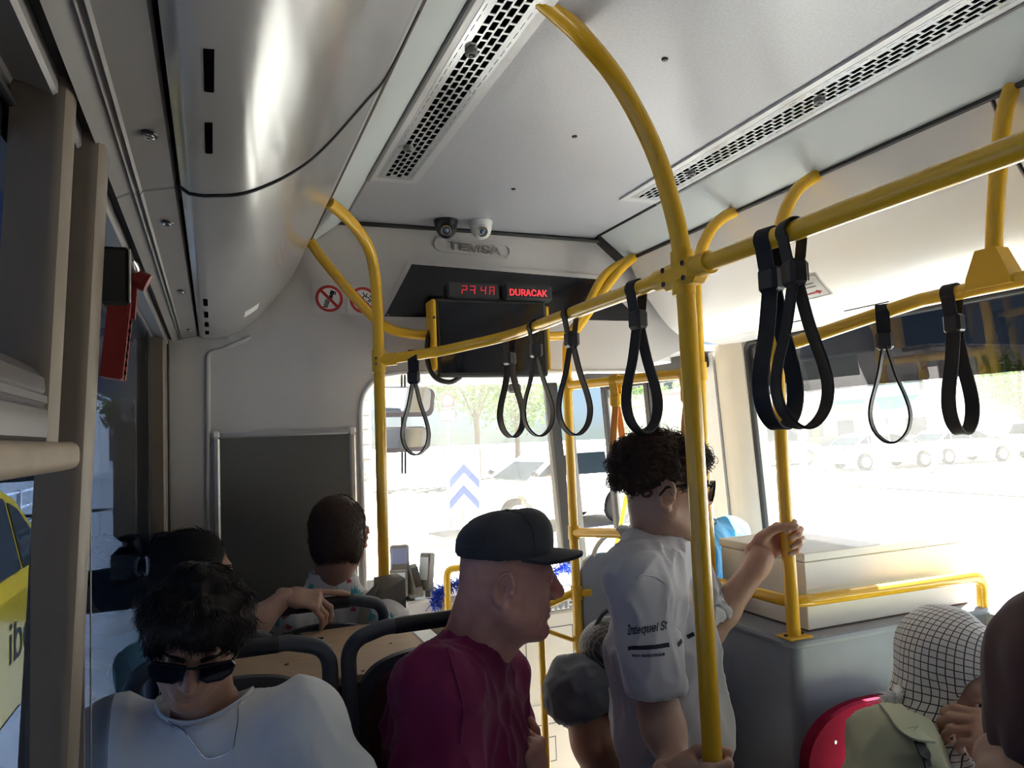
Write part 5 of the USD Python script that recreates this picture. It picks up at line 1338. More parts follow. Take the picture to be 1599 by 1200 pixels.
def head_body(s=1.0, jaw=1.0, nose=1.0, gaunt=0.0, neck=0.052, brow=1.0, ear=1.0, soft=0.0):
    """head about its centre, face to +y."""
    B = Body()
    B.ell((0, -0.010, 0.036), (0.0745, 0.092, 0.084), k=0.02)
    B.ell((0, 0.022, -0.022), (0.066, 0.072, 0.086), k=0.03)
    for x in (-1, 1):
        B.cone((x * 0.052, -0.004, -0.055), (x * 0.020, 0.066, -0.100), 0.024 * jaw, 0.016, k=0.03)
        B.ball((x * 0.040, 0.062, -0.014), 0.022 - gaunt * 0.004, k=0.02)
    B.cone((-0.007 * jaw, 0.076, -0.102), (0.007 * jaw, 0.076, -0.102), 0.0155 * jaw, k=0.02)
    B.cone((-0.034, 0.082, 0.028), (0.034, 0.082, 0.028), 0.0105 * brow, k=0.016)
    B.cone((0, 0.090, 0.022), (0, 0.112 + 0.006 * (nose - 1), -0.022), 0.0075 * nose, 0.0125 * nose, k=0.010)
    for x in (-1, 1):
        B.ball((x * 0.0125 * nose, 0.100, -0.028), 0.0088 * nose, k=0.007)
        B.ball((x * 0.031, 0.100, 0.010), 0.0135, k=0.012, sub=True)
    for x in (-1, 1):
        B.ball((x * 0.006, 0.106, -0.036), 0.0032, k=0.003, sub=True)
    B.ell((0, 0.081, -0.062), (0.030, 0.016, 0.022), k=0.015)
    B.cone((-0.017, 0.090, -0.060), (0.017, 0.090, -0.060), 0.0050, k=0.006)
    B.cone((-0.015, 0.089, -0.071), (0.015, 0.089, -0.071), 0.0062, k=0.006)
    B.cone((-0.021, 0.0955, -0.0652), (0.021, 0.0955, -0.0652), 0.0022, k=0.004, sub=True)
    B.cone((-0.014, 0.096, -0.084), (0.014, 0.096, -0.084), 0.006, k=0.008, sub=True)
    for x in (-1, 1):
        Re = rotm([0, 0, 1], -x * 28) @ rotm([1, 0, 0], -12)
        c = np.array((x * 0.0785, -0.012, -0.004))
        E = lambda u, v, w: c + Re @ (np.array((x * u, v, w)) * ear)
        B.ell(c, np.array((0.0060, 0.0165, 0.030)) * ear, Re, k=0.005)
        B.ell(E(0.0066, 0.003, 0.000), np.array((0.0078, 0.0098, 0.0190)) * ear, Re, k=0.0025, sub=True)
        an = np.radians(np.linspace(-5, 235, 11)); hp_ = [E(0.0066, 0.0160 * math.cos(t + 0.5), 0.0285 * math.sin(t + 0.5)) for t in an]
        for p_, q_ in zip(hp_[:-1], hp_[1:]):
            B.cone(p_, q_, 0.0034 * ear, k=0.002)
        B.ball(E(0.002, 0.004, -0.027), 0.0078 * ear, k=0.006)
        B.ball(E(0.003, 0.013, -0.004), 0.0048 * ear, k=0.004)
        B.ell(E(0.0055, 0.001, -0.006), np.array((0.0070, 0.0060, 0.0080)) * ear, Re, k=0.003, sub=True)
    for x in (-1, 1):
        B.ball((x * 0.031, 0.0835, 0.009), 0.0134, k=0.005)
        B.cone((x * 0.022, 0.0980, 0.0075), (x * 0.0425, 0.0930, 0.0070), 0.0040, k=0.003, sub=True)
    return B

def eyes(parent, R, c, s=1.0, lid=True):
    for x in (-1, 1):
        o = np.asarray(c) + R @ (np.array((x * 0.031, 0.0835, 0.009)) * s)
        e = obj('eye', moved(trimesh.creation.icosphere(2, 0.0115 * s), R, o), 'eye_white', parent, smooth=True)
        obj('iris', moved(lathe([(0, 0.0118), (0.004, 0.0113), (0.0055, 0.0101)], 16, R=rotm([1, 0, 0], -90)), R * s, o), 'iris', e)

def lips(parent, R, c):
    up = np.array([(-0.021, 0.0845, -0.0645), (-0.011, 0.0915, -0.0610), (-0.004, 0.0935, -0.0600), (0, 0.0935, -0.0610), (0.004, 0.0935, -0.0600), (0.011, 0.0915, -0.0610), (0.021, 0.0845, -0.0645)])
    lo = np.array([(-0.020, 0.0840, -0.0655), (-0.010, 0.0905, -0.0700), (0, 0.0920, -0.0710), (0.010, 0.0905, -0.0700), (0.020, 0.0840, -0.0655)])
    g = lambda p, r: (lambda q: tube(q @ R.T + c, r, 10, scale=0.25 + 0.75 * np.sin(np.linspace(0, math.pi, len(q)))))(spline(p, 4))
    obj('lips', [g(up, 0.0036), g(lo, 0.0044)], 'lips', parent)

def collar_ring(tee, neck, tilt=0.0, r=0.0048, h=0.5, parent=None, m=None, rmax=0.125):
    """ribbed neckline along the rim of a shirt's neck hole."""
    V = np.asarray(tee.vertices) - neck
    V = V @ rotm([0, 1, 0], tilt)
    rr = np.hypot(V[:, 0], V[:, 1]); an = np.arctan2(V[:, 1], V[:, 0])
    ok = (rr < rmax) & (rr > 0.035) & (np.abs(V[:, 2]) < 0.09)
    out = []
    for t in np.linspace(-math.pi, math.pi, 41)[:-1]:
        k = ok & (np.abs((an - t + math.pi) % (2 * math.pi) - math.pi) < 0.13)
        if k.any():
            i = np.where(k)[0]; j = i[np.argmax(V[i, 2] - h * rr[i])]
            out.append(V[j])
    out = np.array(out)
    for _ in range(3):
        out = (np.roll(out, 1, 0) + 2 * out + np.roll(out, -1, 0)) / 4
    out = out @ rotm([0, 1, 0], tilt).T + neck
    obj('collar', sweep(np.array([(r * 0.7 * math.cos(a), r * 1.5 * math.sin(a)) for a in np.linspace(0, 2 * math.pi, 11)[:-1]]), np.vstack([spline(np.vstack([out, out[:1]]), 2)[:-1]]), closed=True), m, parent)

def hand_body(side=1, curls=((20, 30, 20),) * 4, spread=6, thumb=((-38, -20), 25, 20), s=1.0, tcurl=None):
    """hand: wrist at the origin, fingers to +y, back of the hand to +z; side 1 = right (thumb at -x)."""
    B = Body()
    B.flat((0, -0.012, 0), (0, 0.03, -0.001), (0.027, 0.019), (0.034, 0.016), (1, 0, 0), k=0.015)
    B.flat((0, 0.028, -0.001), (0, 0.082, -0.002), (0.034, 0.0155), (0.040, 0.0125), (1, 0, 0), k=0.015)
    B.cone((-side * 0.022, 0.018, -0.008), (-side * 0.032, 0.045, -0.010), 0.014, 0.012, k=0.012)
    xs = np.array([-0.030, -0.010, 0.0105, 0.029]) * side
    L = [(0.042, 0.025, 0.021), (0.046, 0.029, 0.022), (0.043, 0.027, 0.022), (0.034, 0.020, 0.019)]
    rr = [0.0092, 0.0095, 0.009, 0.008]
    y0 = [0.084, 0.088, 0.085, 0.077]
    for i in range(4):
        a = math.radians((i - 1.3) * spread * side)
        p = np.array([xs[i], y0[i] - 0.008, -0.001])
        f = 0.0; r = rr[i]
        for j in range(3):
            f += math.radians(curls[i][j])
            d = np.array([math.sin(a) * math.cos(f), math.cos(a) * math.cos(f), -math.sin(f)])
            q = p + d * (L[i][j] + (0.008 if j == 0 else 0))
            B.cone(p, q, r, r * 0.90, k=0.005 if j else 0.009)
            p = q; r *= 0.92
    (az, el), c1, c2 = thumb
    p = np.array([-side * 0.026, 0.022, -0.008]); az = math.radians(az) * side; el = math.radians(el)
    for j, (l, r0, r1, turn) in enumerate(((0.040, 0.0135, 0.0115, 0), (0.032, 0.0112, 0.0100, c1), (0.026, 0.0100, 0.0085, c2))):
        az += math.radians(turn) * side
        d = np.array([math.sin(az) * math.cos(el), math.cos(az) * math.cos(el), math.sin(el)])
        q = p + d * l
        B.cone(p, q, r0, r1, k=0.009 if j == 0 else 0.005)
        p = q
    if s != 1.0:
        B.scaled(s)
    return B

def frame(y, z):
    """rotation whose +y is along y and +z nearly along z."""
    y = np.asarray(y, float); y /= np.linalg.norm(y)
    z = np.asarray(z, float); z = z - y * (z @ y); z /= np.linalg.norm(z)
    return np.stack([np.cross(y, z), y, z], 1)

def sample(m, n, rng):
    V, F_ = np.asarray(m.vertices), np.asarray(m.faces)
    a, b, c = V[F_[:, 0]], V[F_[:, 1]], V[F_[:, 2]]
    nr = np.cross(b - a, c - a); ar = np.linalg.norm(nr, axis=1)
    i = rng.choice(len(F_), n, p=ar / ar.sum())
    u, v = rng.random(n), rng.random(n); w = u + v > 1
    u[w], v[w] = 1 - u[w], 1 - v[w]
    return a[i] + u[:, None] * (b - a)[i] + v[:, None] * (c - a)[i], nr[i] / np.maximum(ar[i], 1e-12)[:, None]

def hair_strands(m, n, length, seed, flow, lift=0.35, wave=0.25, pts=6, keep=None, curl=0.0, jitter=0.3, clump=0):
    """strands growing from the surface m: flow(p) gives the combing direction."""
    rng = np.random.default_rng(seed)
    p, nr = sample(m, n, rng)
    if keep is not None:
        k = keep(p); p, nr = p[k], nr[k]
    n = len(p)
    d = flow(p); d = d - nr * (d * nr).sum(1, keepdims=True); d /= np.maximum(np.linalg.norm(d, axis=1, keepdims=True), 1e-6)
    L = length * rng.uniform(0.6, 1.25, (n, 1))
    side = np.cross(nr, d)
    ph = rng.uniform(0, 6.28, (n, 1)); jt = rng.normal(0, jitter, (n, 3))
    if clump:
        ph = 12.0 * np.stack([meshkit.noise(p * clump, seed)], 1) + rng.normal(0, 0.25, (n, 1))
        jt = 1.6 * (np.stack([meshkit.noise(p * clump * 1.7, seed + t) for t in (1, 2, 3)], -1) - 0.5) + rng.normal(0, jitter * 0.25, (n, 3))
    out = []
    for j in range(pts):
        t = j / (pts - 1)
        q = p + d * L * t + nr * L * (lift * t - 0.45 * lift * t * t * 1.6) + side * L * wave * np.sin(ph + t * 5) * t + jt * L * t * t * 0.5
        if curl:
            a = ph + t * 6.28 * 1.7
            q = p + d * L * t * 0.55 + nr * (L * lift * t + curl * (1 - np.cos(a))) + side * curl * np.sin(a) * 1.3 + jt * L * t * 0.4
        out.append(q)
    out = np.stack(out, 1)
    return [s for s in out]

def hit(m, px, py, rad=7):
    """the point of mesh m seen nearest to the camera at a pixel, and its normal."""
    V = np.asarray(m.vertices); N = vnormals(m)
    q = V - CAM
    c = q @ np.stack([_R[0], _R[1], _R[2]], 1)
    x = CX - FPX * c[:, 0] / c[:, 2]; y = CY + FPX * c[:, 1] / c[:, 2]
    k = np.where((np.abs(x - px) < rad) & (np.abs(y - py) < rad) & ((N * q).sum(1) < 0))[0]
    if len(k) == 0:
        return None
    i = k[np.argmin(np.linalg.norm(q[k], axis=1))]
    return V[i], N[i]

def decal(m2d, target, px, py, up=(0, 0, 1), rot=0.0, off=0.0012):
    """a flat print (mesh in the xy plane) laid onto the surface of target around a pixel."""
    h = hit(target, px, py)
    if h is None:
        return None
    o, n = h
    up = np.asarray(up, float); u = np.cross(up, n); u /= np.linalg.norm(u); v = np.cross(n, u)
    V = np.asarray(m2d.vertices); c, s = math.cos(rot), math.sin(rot)
    W = o + (V[:, :1] * c - V[:, 1:2] * s) * u + (V[:, :1] * s + V[:, 1:2] * c) * v
    TV, TN = np.asarray(target.vertices), vnormals(target)
    dd, ii = cKDTree(TV).query(W, k=5)
    w = 1 / (dd + 1e-4); w /= w.sum(1, keepdims=True)
    pv = (TV[ii] * w[..., None]).sum(1); pn = (TN[ii] * w[..., None]).sum(1); pn /= np.linalg.norm(pn, axis=1, keepdims=True)
    W = W - pn * ((W - pv) * pn).sum(1, keepdims=True) + pn * (off + V[:, 2:3])
    return trimesh.Trimesh(W, m2d.faces, process=False)

def fine(poly, step=0.006):
    """thin print mesh of a polygon, cut into small pieces so that it can follow a fold."""
    ms = []
    for g in getattr(poly, 'geoms', [poly]):
        x0, y0, x1, y1 = g.bounds
        for i in range(int((x1 - x0) / step) + 1):
            for j in range(int((y1 - y0) / step) + 1):
                q = g.intersection(sbox(x0 + i * step, y0 + j * step, x0 + (i + 1) * step, y0 + (j + 1) * step))
                for w in getattr(q, 'geoms', [q]):
                    if w.geom_type == 'Polygon' and w.area > 1e-9:
                        v, f = trimesh.creation.triangulate_polygon(w, engine='earcut')
                        ms.append(trimesh.Trimesh(np.c_[v, np.zeros(len(v))], f, process=False))
    return cat_(ms)

def legs(parent, hipL, hipR, kneeL, kneeR, z0, m='trousers_dark'):
    """seated legs down to the shoes."""
    B = Body()
    B.ell((np.asarray(hipL) + hipR) / 2, (0.17, 0.14, 0.11), k=0.05)
    for h, k in ((hipL, kneeL), (hipR, kneeR)):
        h, k = np.asarray(h, float), np.asarray(k, float)
        B.cone(h, k, 0.085, 0.062, k=0.04)
        B.cone(k, (k[0], k[1], z0 + 0.07), 0.06, 0.045, k=0.03)
    obj('trousers', B.mesh(0.014), m, parent, smooth=True)
    for h, k in ((hipL, kneeL), (hipR, kneeR)):
        d = np.asarray(k, float) - h; d[2] = 0; d /= np.linalg.norm(d)
        S = Body().flat((k[0] - d[0] * 0.03, k[1] - d[1] * 0.03, z0 + 0.045), (k[0] + d[0] * 0.17, k[1] + d[1] * 0.17, z0 + 0.03), (0.04, 0.045), (0.045, 0.03), (d[1], -d[0], 0)).cut((0, 0, z0 + 0.001), (0, 0, -1))
        obj('shoe', S.mesh(0.01), 'shoe', parent, smooth=True)

def torso_shirt(hip, chest, neck, shL, shR, elL=None, elR=None, sleeve=0.75, w=(0.165, 0.12), cw=(0.175, 0.115), sh=0.062, slr=(0.062, 0.072), k=0.06):
    """a t-shirt about the trunk; sleeves reach the fraction SLEEVE of each upper arm. Returns the cloth and the bare-skin core to wear it."""
    hip, chest, neck, shL, shR = (np.asarray(v, float) for v in (hip, chest, neck, shL, shR))
    side = shR - shL
    S = Body()
    S.flat(hip, hip * 0.45 + chest * 0.55, w, (w[0] * 0.97, w[1]), side, k=k)
    S.flat(hip * 0.45 + chest * 0.55, chest, (w[0] * 0.97, w[1]), cw, side, k=k)
    S.flat(chest, neck, (cw[0] * 0.85, cw[1] * 0.9), (0.075, 0.062), side, k=k)
    for s_, e_ in ((shL, elL), (shR, elR)):
        S.cone(chest * 0.25 + s_ * 0.75, s_, sh + 0.012, sh, k=k * 0.8)
        S.cone(neck * 0.75 + chest * 0.25, s_, 0.05, sh * 0.85, k=k * 0.8)
        if e_ is not None:
            e_ = np.asarray(e_, float); q = s_ + (e_ - s_) * sleeve
            S.cone(s_, q, slr[0], slr[1], k=0.03)
            d = (e_ - s_) / np.linalg.norm(e_ - s_)
            S.cone(q - d * 0.02, q + d * 0.12, slr[1] - 0.006, slr[1] - 0.004, k=0.004, sub=True) if sleeve < 1 else None
    return S
def sleeve_cut(S, s_, e_, f):
    """not used on whole trunks: ends a sleeve at the fraction f."""
    return S
def arm(B, s_, e_, w_, r=(0.050, 0.042, 0.040, 0.027), side=(1, 0, 0)):
    s_, e_, w_ = (np.asarray(v, float) for v in (s_, e_, w_))
    B.cone(s_, e_, r[0], r[1], k=0.02)
    m = e_ * 0.72 + w_ * 0.28
    B.cone(e_, m, r[1], r[2] * 1.05, k=0.02)
    B.cone(m, w_, r[2] * 1.05, r[3], k=0.02)
    return B

def folds(m, amp, scale, seed=0, R=np.eye(3)):
    """cloth folds: two layers of ridged, stretched noise pushed along the normals."""
    V = np.asarray(m.vertices); q0 = V @ np.asarray(R)
    out = np.zeros(len(V))
    for a, f, sd in ((1.0, 1.0, seed), (0.5, 2.2, seed + 31)):
        q = q0 * np.asarray(scale) * f + sd * 7.7
        q = q + 0.9 * (np.stack([meshkit.noise(q * 0.55, sd + t) for t in (1, 2, 3)], -1) - 0.5)
        r = 1 - np.abs(2 * meshkit.noise(q, sd) - 1)
        out += a * (r ** 2.2 - 0.35) * (0.35 + 1.1 * meshkit.noise(q0 * 4.0 + sd, sd + 5))
    return trimesh.Trimesh(V + vnormals(m) * (amp * out)[:, None], m.faces, process=False)

# ---- the young man in white, facing the camera with his head bowed
q = thing('person', 'young man in a white t-shirt and dark sunglasses, head bowed, facing the camera', 'person', group=None)
Rh = ypr(176, -31, -9)
hc = P(305, 990, 1.25)
neck = P(322, 1110, 1.33); shR = P(172, 1160, 1.30); shL = P(472, 1130, 1.32)
chest = P(335, 1320, 1.30); hip = P(335, 1620, 1.34)
elR = P(128, 1400, 1.20); elL = P(585, 1385, 1.22)
H = head_body(jaw=0.85).scaled(0.88).xf(Rh, hc)
H.cone(hc + Rh @ np.array((0, -0.03, -0.04)), neck + (0, 0.01, -0.03), 0.050, 0.056, k=0.03)
T = Body().flat(hip, chest, (0.145, 0.10), (0.155, 0.10), shR - shL).cone(chest, neck, 0.10, 0.06, k=0.05)
wrR, wrL = P(230, 1600, 1.08), P(480, 1600, 1.08)
arm(T, shR, elR, wrR); arm(T, shL, elL, wrL)
hb = [hand_body(1).xf(frame(wrR - elR + (0.1, -0.05, 0), (0, 0, 1)), wrR), hand_body(-1).xf(frame(wrL - elL + (-0.1, -0.05, 0), (0, 0, 1)), wrL)]
body = obj('body', union([H.mesh(0.0032), T.mesh(0.010)] + [h.mesh(0.004) for h in hb]), 'skin_olive', q, smooth=True)
S = torso_shirt(hip, chest, neck, shL, shR, elL, elR, 0.72, w=(0.17, 0.12), cw=(0.18, 0.115), sh=0.062, slr=(0.064, 0.082), k=0.08)
nd = (neck - hc); nd /= np.linalg.norm(nd)
S.ell(neck + (0, -0.005, 0.035), (0.082, 0.078, 0.060), k=0.006, sub=True)
tee = folds(S.mesh(0.0065), 0.009, (10, 10, 5), seed=3)
obj('t_shirt', tee, 'tee_white', q, smooth=True)
def seat_ring(pts, target, off=0.0005):
    TV, TN = np.asarray(target.vertices), vnormals(target)
    d, i = cKDTree(TV).query(pts)
    return TV[i] + TN[i] * off
collar_ring(tee, neck, 0, parent=q, m='tee_white')
lips(q, Rh * 0.88, hc)
cp = [P(x, y, d) for x, y, d in ((262, 1085, 1.30), (268, 1120, 1.24), (282, 1160, 1.22), (303, 1188, 1.21), (322, 1196, 1.21), (340, 1186, 1.21), (355, 1155, 1.22), (364, 1110, 1.24), (368, 1070, 1.30))]
cps = spline(cp, 6); TV = np.asarray(tee.vertices); tn = vnormals(tee)
dd, ii = cKDTree(TV).query(cps); near_ = dd < 0.05
cps[near_] = TV[ii[near_]] + tn[ii[near_]] * 0.0025
for _ in range(6):
    cps[1:-1] = (cps[:-2] + 2 * cps[1:-1] + cps[2:]) / 4
obj('necklace', tube(cps, 0.0011, 6), 'silver_chain', q)
legs(q, hip + (0.09, 0, -0.03), hip - (0.09, 0, 0.03), hip + (0.10, -0.42, -0.06), hip + (-0.10, -0.42, -0.06), 0.25)
# hair: a thick wavy mop
Hs = Body().ell((0, -0.018, 0.048), (0.083, 0.098, 0.083), k=0.02).ell((0, 0.050, 0.088), (0.062, 0.045, 0.036), k=0.03)
for x in (-1, 1):
    Hs.ell((x * 0.070, 0.015, 0.055), (0.026, 0.06, 0.045), k=0.03)
Hs.ell((0, 0.115, -0.035), (0.105, 0.072, 0.096), k=0.012, sub=True)
for x in (-1, 1):
    Hs.ball((x * 0.092, 0.0, -0.045), 0.042, k=0.01, sub=True)
Hs.scaled(0.87).xf(Rh, hc)
hm = crumple(Hs.mesh(0.0042), 0.024, (34, 24, 34), seed=8, R=Rh, ridged=False)
hr = obj('hair', hm, 'hair_dark', q, smooth=True)
def flow_fwd(R, c):
    def f(p):
        l = (p - c) @ R
        v = np.stack([l[:, 0] * 3.0, 0.35 + l[:, 1] * 1.0, -0.2 - 1.5 * np.abs(l[:, 0]) * 3], 1)
        return v @ R.T
    return f
hl = hair_strands(hm, 6000, 0.022, 4, flow_fwd(Rh, hc), lift=0.04, wave=0.22, pts=8, clump=24, jitter=0.08)
curves('locks', hl, 0.0015, 'hair_dark', hr, kind='stuff')
brw = []
for x in (-1, 1):
    b = np.array([(x * 0.014, 0.094, 0.026), (x * 0.028, 0.094, 0.032), (x * 0.044, 0.083, 0.030), (x * 0.053, 0.072, 0.024)])
    brw.append(tube(spline(b, 4) * 0.88 @ Rh.T + hc, 0.0042, 8, scale=np.linspace(1, 0.55, 13)))
obj('eyebrows', brw, 'hair_black', q)
# sunglasses
def shades(parent, Rh, hc, y=0.109, z=0.006, lens='shade_lens', tilt=-6):
    g = obj('sunglasses', [tube(np.array([(-0.014, y, z + 0.010), (0, y + 0.004, z + 0.012), (0.014, y, z + 0.010)]) @ Rh.T + hc, 0.0022, 8)] +
            [tube(np.array([(x * 0.064, y - 0.012, z + 0.012), (x * 0.072, y - 0.025, z + 0.013), (x * 0.082, 0.02, z + 0.012), (x * 0.083, -0.018, z + 0.008), (x * 0.080, -0.034, z - 0.012)]) @ Rh.T + hc, 0.0027, 8) for x in (-1, 1)], 'shade_frame', parent)
    lp = Polygon([(-0.025, 0.016), (0.024, 0.018), (0.029, 0.010), (0.026, -0.010), (0.014, -0.022), (-0.008, -0.023), (-0.021, -0.012)]).buffer(0.003, 4)
    for x in (-1, 1):
        M_ = Rh @ rotm([0, 0, 1], -x * 11) @ rotm([1, 0, 0], tilt) @ np.stack([[x, 0, 0], [0, 0, 1], [0, -1, 0]], 1).astype(float)
        o = hc + Rh @ np.array((x * 0.038, y, z))
        obj('lens', extr(lp, 0.0025, M_, o), lens, g)
        obj('rim', extr(lp.buffer(0.002).difference(lp.buffer(-0.0015)), 0.0042, M_, o + Rh @ np.array((0, 0.001, 0))), 'shade_frame', g)
shades(q, Rh * 0.9, hc, y=0.107, z=0.014)

# ---- the man in the cap, in profile
q = thing('person', 'bald older man in a dark cap and a wine-red t-shirt, in profile, facing right', 'person')
Rh = ypr(-104, -5, 0)
hc = P(791, 906, 1.58)
neck = P(740, 1002, 1.60); shR = P(684, 1080, 1.46); shL = P(765, 1060, 1.80)
chest = P(715, 1180, 1.60); hip = P(665, 1480, 1.60); elR = P(690, 1330, 1.38); elL = P(800, 1290, 1.78)
H = head_body(jaw=1.22, nose=1.18, neck=0.06, ear=1.18, brow=1.1)
for x in (-1, 1):
    H.ball((x * 0.046, 0.050, -0.060), 0.022, k=0.02)
    H.cone((x * 0.019, 0.0985, -0.030), (x * 0.033, 0.086, -0.066), 0.0030, 0.0022, k=0.006, sub=True)
    H.cone((x * 0.022, 0.094, -0.005), (x * 0.046, 0.083, -0.006), 0.0022, k=0.005, sub=True)
    H.cone((x * 0.020, 0.091, -0.070), (x * 0.026, 0.080, -0.092), 0.0024, k=0.005, sub=True)
H.xf(Rh, hc)
H.cone(hc + Rh @ np.array((0, -0.040, -0.03)), neck + (0.0, 0, 0.0), 0.062, 0.068, k=0.03)
H.cone(hc + Rh @ np.array((0, 0.030, -0.090)), neck + (0.05, 0, -0.015), 0.032, 0.045, k=0.04)
T = Body().flat(hip, chest, (0.16, 0.13), (0.165, 0.12), shR - shL).cone(chest, neck, 0.11, 0.07, k=0.05)
wrR, wrL = P(800, 1400, 1.36), P(842, 1225, 1.62)
arm(T, shR, elR, wrR); arm(T, shL, elL, wrL)
FIST = ((70, 85, 50),) * 4
hb = [hand_body(1).xf(frame((0.5, 0.1, -0.2), (0, 0, 1)), wrR), hand_body(-1, FIST).xf(frame(P(834, 1150, 1.60) - P(838, 1222, 1.62), (0.5, -0.8, 0.1)), P(838, 1222, 1.62))]
obj('body', union([H.mesh(0.0023), T.mesh(0.010)] + [h.mesh(0.0035) for h in hb]), 'skin_old', q, smooth=True)
eyes(q, Rh, hc)
S = torso_shirt(hip, chest, neck, shL, shR, elL, elR, 0.80, w=(0.18, 0.150), cw=(0.175, 0.140), sh=0.075, slr=(0.078, 0.092), k=0.07)
S.ell(P(672, 1110, 1.60), (0.09, 0.12, 0.12), k=0.08)
S.ell(neck + (0.012, 0, 0.045), (0.088, 0.080, 0.058), rotm([0, 1, 0], 22), k=0.006, sub=True)
tee = folds(S.mesh(0.0068), 0.020, (10, 10, 4.5), seed=11, R=ypr(0, 0, 20))
obj('t_shirt', tee, 'tee_wine', q, smooth=True)
collar_ring(tee, neck, 22, parent=q, m='tee_wine')
lips(q, Rh, hc)
sd_ = [h[0] + h[1] * 0.0015 for h in (hit(tee, *p) for p in ((700, 1008), (712, 1040), (724, 1080), (728, 1120), (722, 1160))) if h]
if len(sd_) > 2:
    obj('shoulder_seam', tube(spline(sd_, 5), 0.0022, 6), 'tee_wine', q)
legs(q, hip + (0.02, 0.09, -0.03), hip + (0.02, -0.09, -0.03), hip + (0.44, 0.10, -0.05), hip + (0.44, -0.12, -0.05), 0.02)
# cap: crown panels, button, curved peak
Rc = Rh @ rotm([1, 0, 0], -2)
cc = hc + Rh @ np.array((0, -0.008, 0.056))
C_ = Body().ell((0, 0, 0.010), (0.086, 0.104, 0.080), k=0.01).cone((-0.02, 0.055, 0.055), (0.02, 0.055, 0.055), 0.042, k=0.03).cut((0, 0, -0.004), (0, 0.10, -1), k=0.003)
C_.ell((0, 0, -0.004), (0.080, 0.098, 0.074), k=0.004, sub=True)
C_.xf(Rc, cc)
cm = crumple(C_.mesh(0.004), 0.004, (18, 18, 18), seed=5, R=Rc, ridged=False)
cap = obj('cap', cm, 'cap_grey', q, smooth=True)
pk = []
for v in np.linspace(0, 1, 9):
    for u in np.linspace(-1, 1, 15):
        yy = 0.080 + v * 0.092 * math.sqrt(max(0, 1 - (u * 0.92) ** 2)) - 0.055 * u * u * (1 - v * 0.3)
        zz = 0.016 - 0.004 * v - 0.016 * u * u
        pk.append((u * 0.083, yy, zz))
pk = np.array(pk); n_ = 15
pf = [(i * n_ + j, i * n_ + j + 1, (i + 1) * n_ + j + 1, (i + 1) * n_ + j) for i in range(8) for j in range(14)]
pv = np.vstack([pk + (0, 0, 0.0035), pk - (0, 0, 0.0035)]); m_ = len(pk)
rim = [i for i in range(14)] + [k * n_ + 14 for k in range(8)] + [8 * n_ + j for j in range(14, 0, -1)] + [k * n_ for k in range(8, 0, -1)]
pf2 = pf + [tuple(m_ + x for x in f[::-1]) for f in pf] + [(a, a + m_, b + m_, b) for a, b in zip(rim, rim[1:] + rim[:1])]
obj('peak', moved(trimesh.Trimesh(pv, np.vstack([np.array(pf2)[:, [0, 1, 2]], np.array(pf2)[:, [0, 2, 3]]]), process=False), Rc, cc), 'cap_grey', cap, smooth=50)
TVc = np.asarray(cm.vertices); TNc = vnormals(cm); kc = cKDTree(TVc)
for az in (30, 90, 150, 210, 270, 330):
    a_ = math.radians(az)
    pp_ = np.array([(0.09 * math.cos(a_) * math.cos(e), 0.108 * math.sin(a_) * math.cos(e), 0.014 + 0.084 * math.sin(e)) for e in np.linspace(0.05, 1.5, 12)]) @ Rc.T + cc
    d_, i_ = kc.query(pp_)
    obj('seam', tube(spline(TVc[i_] + TNc[i_] * 0.0004, 2), 0.0013, 6), 'cap_grey', cap)
obj('button', moved(lathe([(0.009, 0), (0.007, 0.004), (0, 0.006)], 14, (0, 0.0, 0.089)), Rc, cc), 'cap_grey', cap)
obj('strap', moved(sweep(rrect(0.004, 0.022, 0.0015, 3), [(0.086 * math.sin(a), -0.104 * math.cos(a), 0.006) for a in np.linspace(-0.8, 0.8, 12)]), Rc, cc), 'cap_grey', cap)

# ---- the curly young man standing behind the arched pole
q = thing('person', 'curly-haired young man in a light grey printed t-shirt, standing and holding two yellow poles', 'person')
Rh = ypr(-107, -3, 0)
hc = P(1036, 767, 1.60)
neck = P(1022, 838, 1.62); shR = P(1000, 905, 1.52); shL = P(1060, 880, 1.86)
chest = P(1034, 1010, 1.68); hip = P(1066, 1260, 1.72)
elR = P(1030, 1118, 1.50); wrR = P(1058, 1205, 1.41)
elL = P(1105, 985, 1.86); wrL = P(1192, 872, 1.83)
H = head_body(jaw=0.95, ear=1.08).scaled(0.89).xf(Rh, hc)
H.cone(hc + Rh @ np.array((0, -0.030, -0.04)), neck + (0, 0, -0.02), 0.046, 0.050, k=0.03)
T = Body().flat(hip, chest, (0.145, 0.095), (0.15, 0.095), shR - shL).cone(chest, neck, 0.10, 0.06, k=0.05)
arm(T, shR, elR, wrR, r=(0.048, 0.041, 0.039, 0.027)); arm(T, shL, elL, wrL, r=(0.047, 0.040, 0.037, 0.026))
GRIP = ((52, 78, 45), (54, 80, 45), (56, 80, 45), (58, 80, 45))
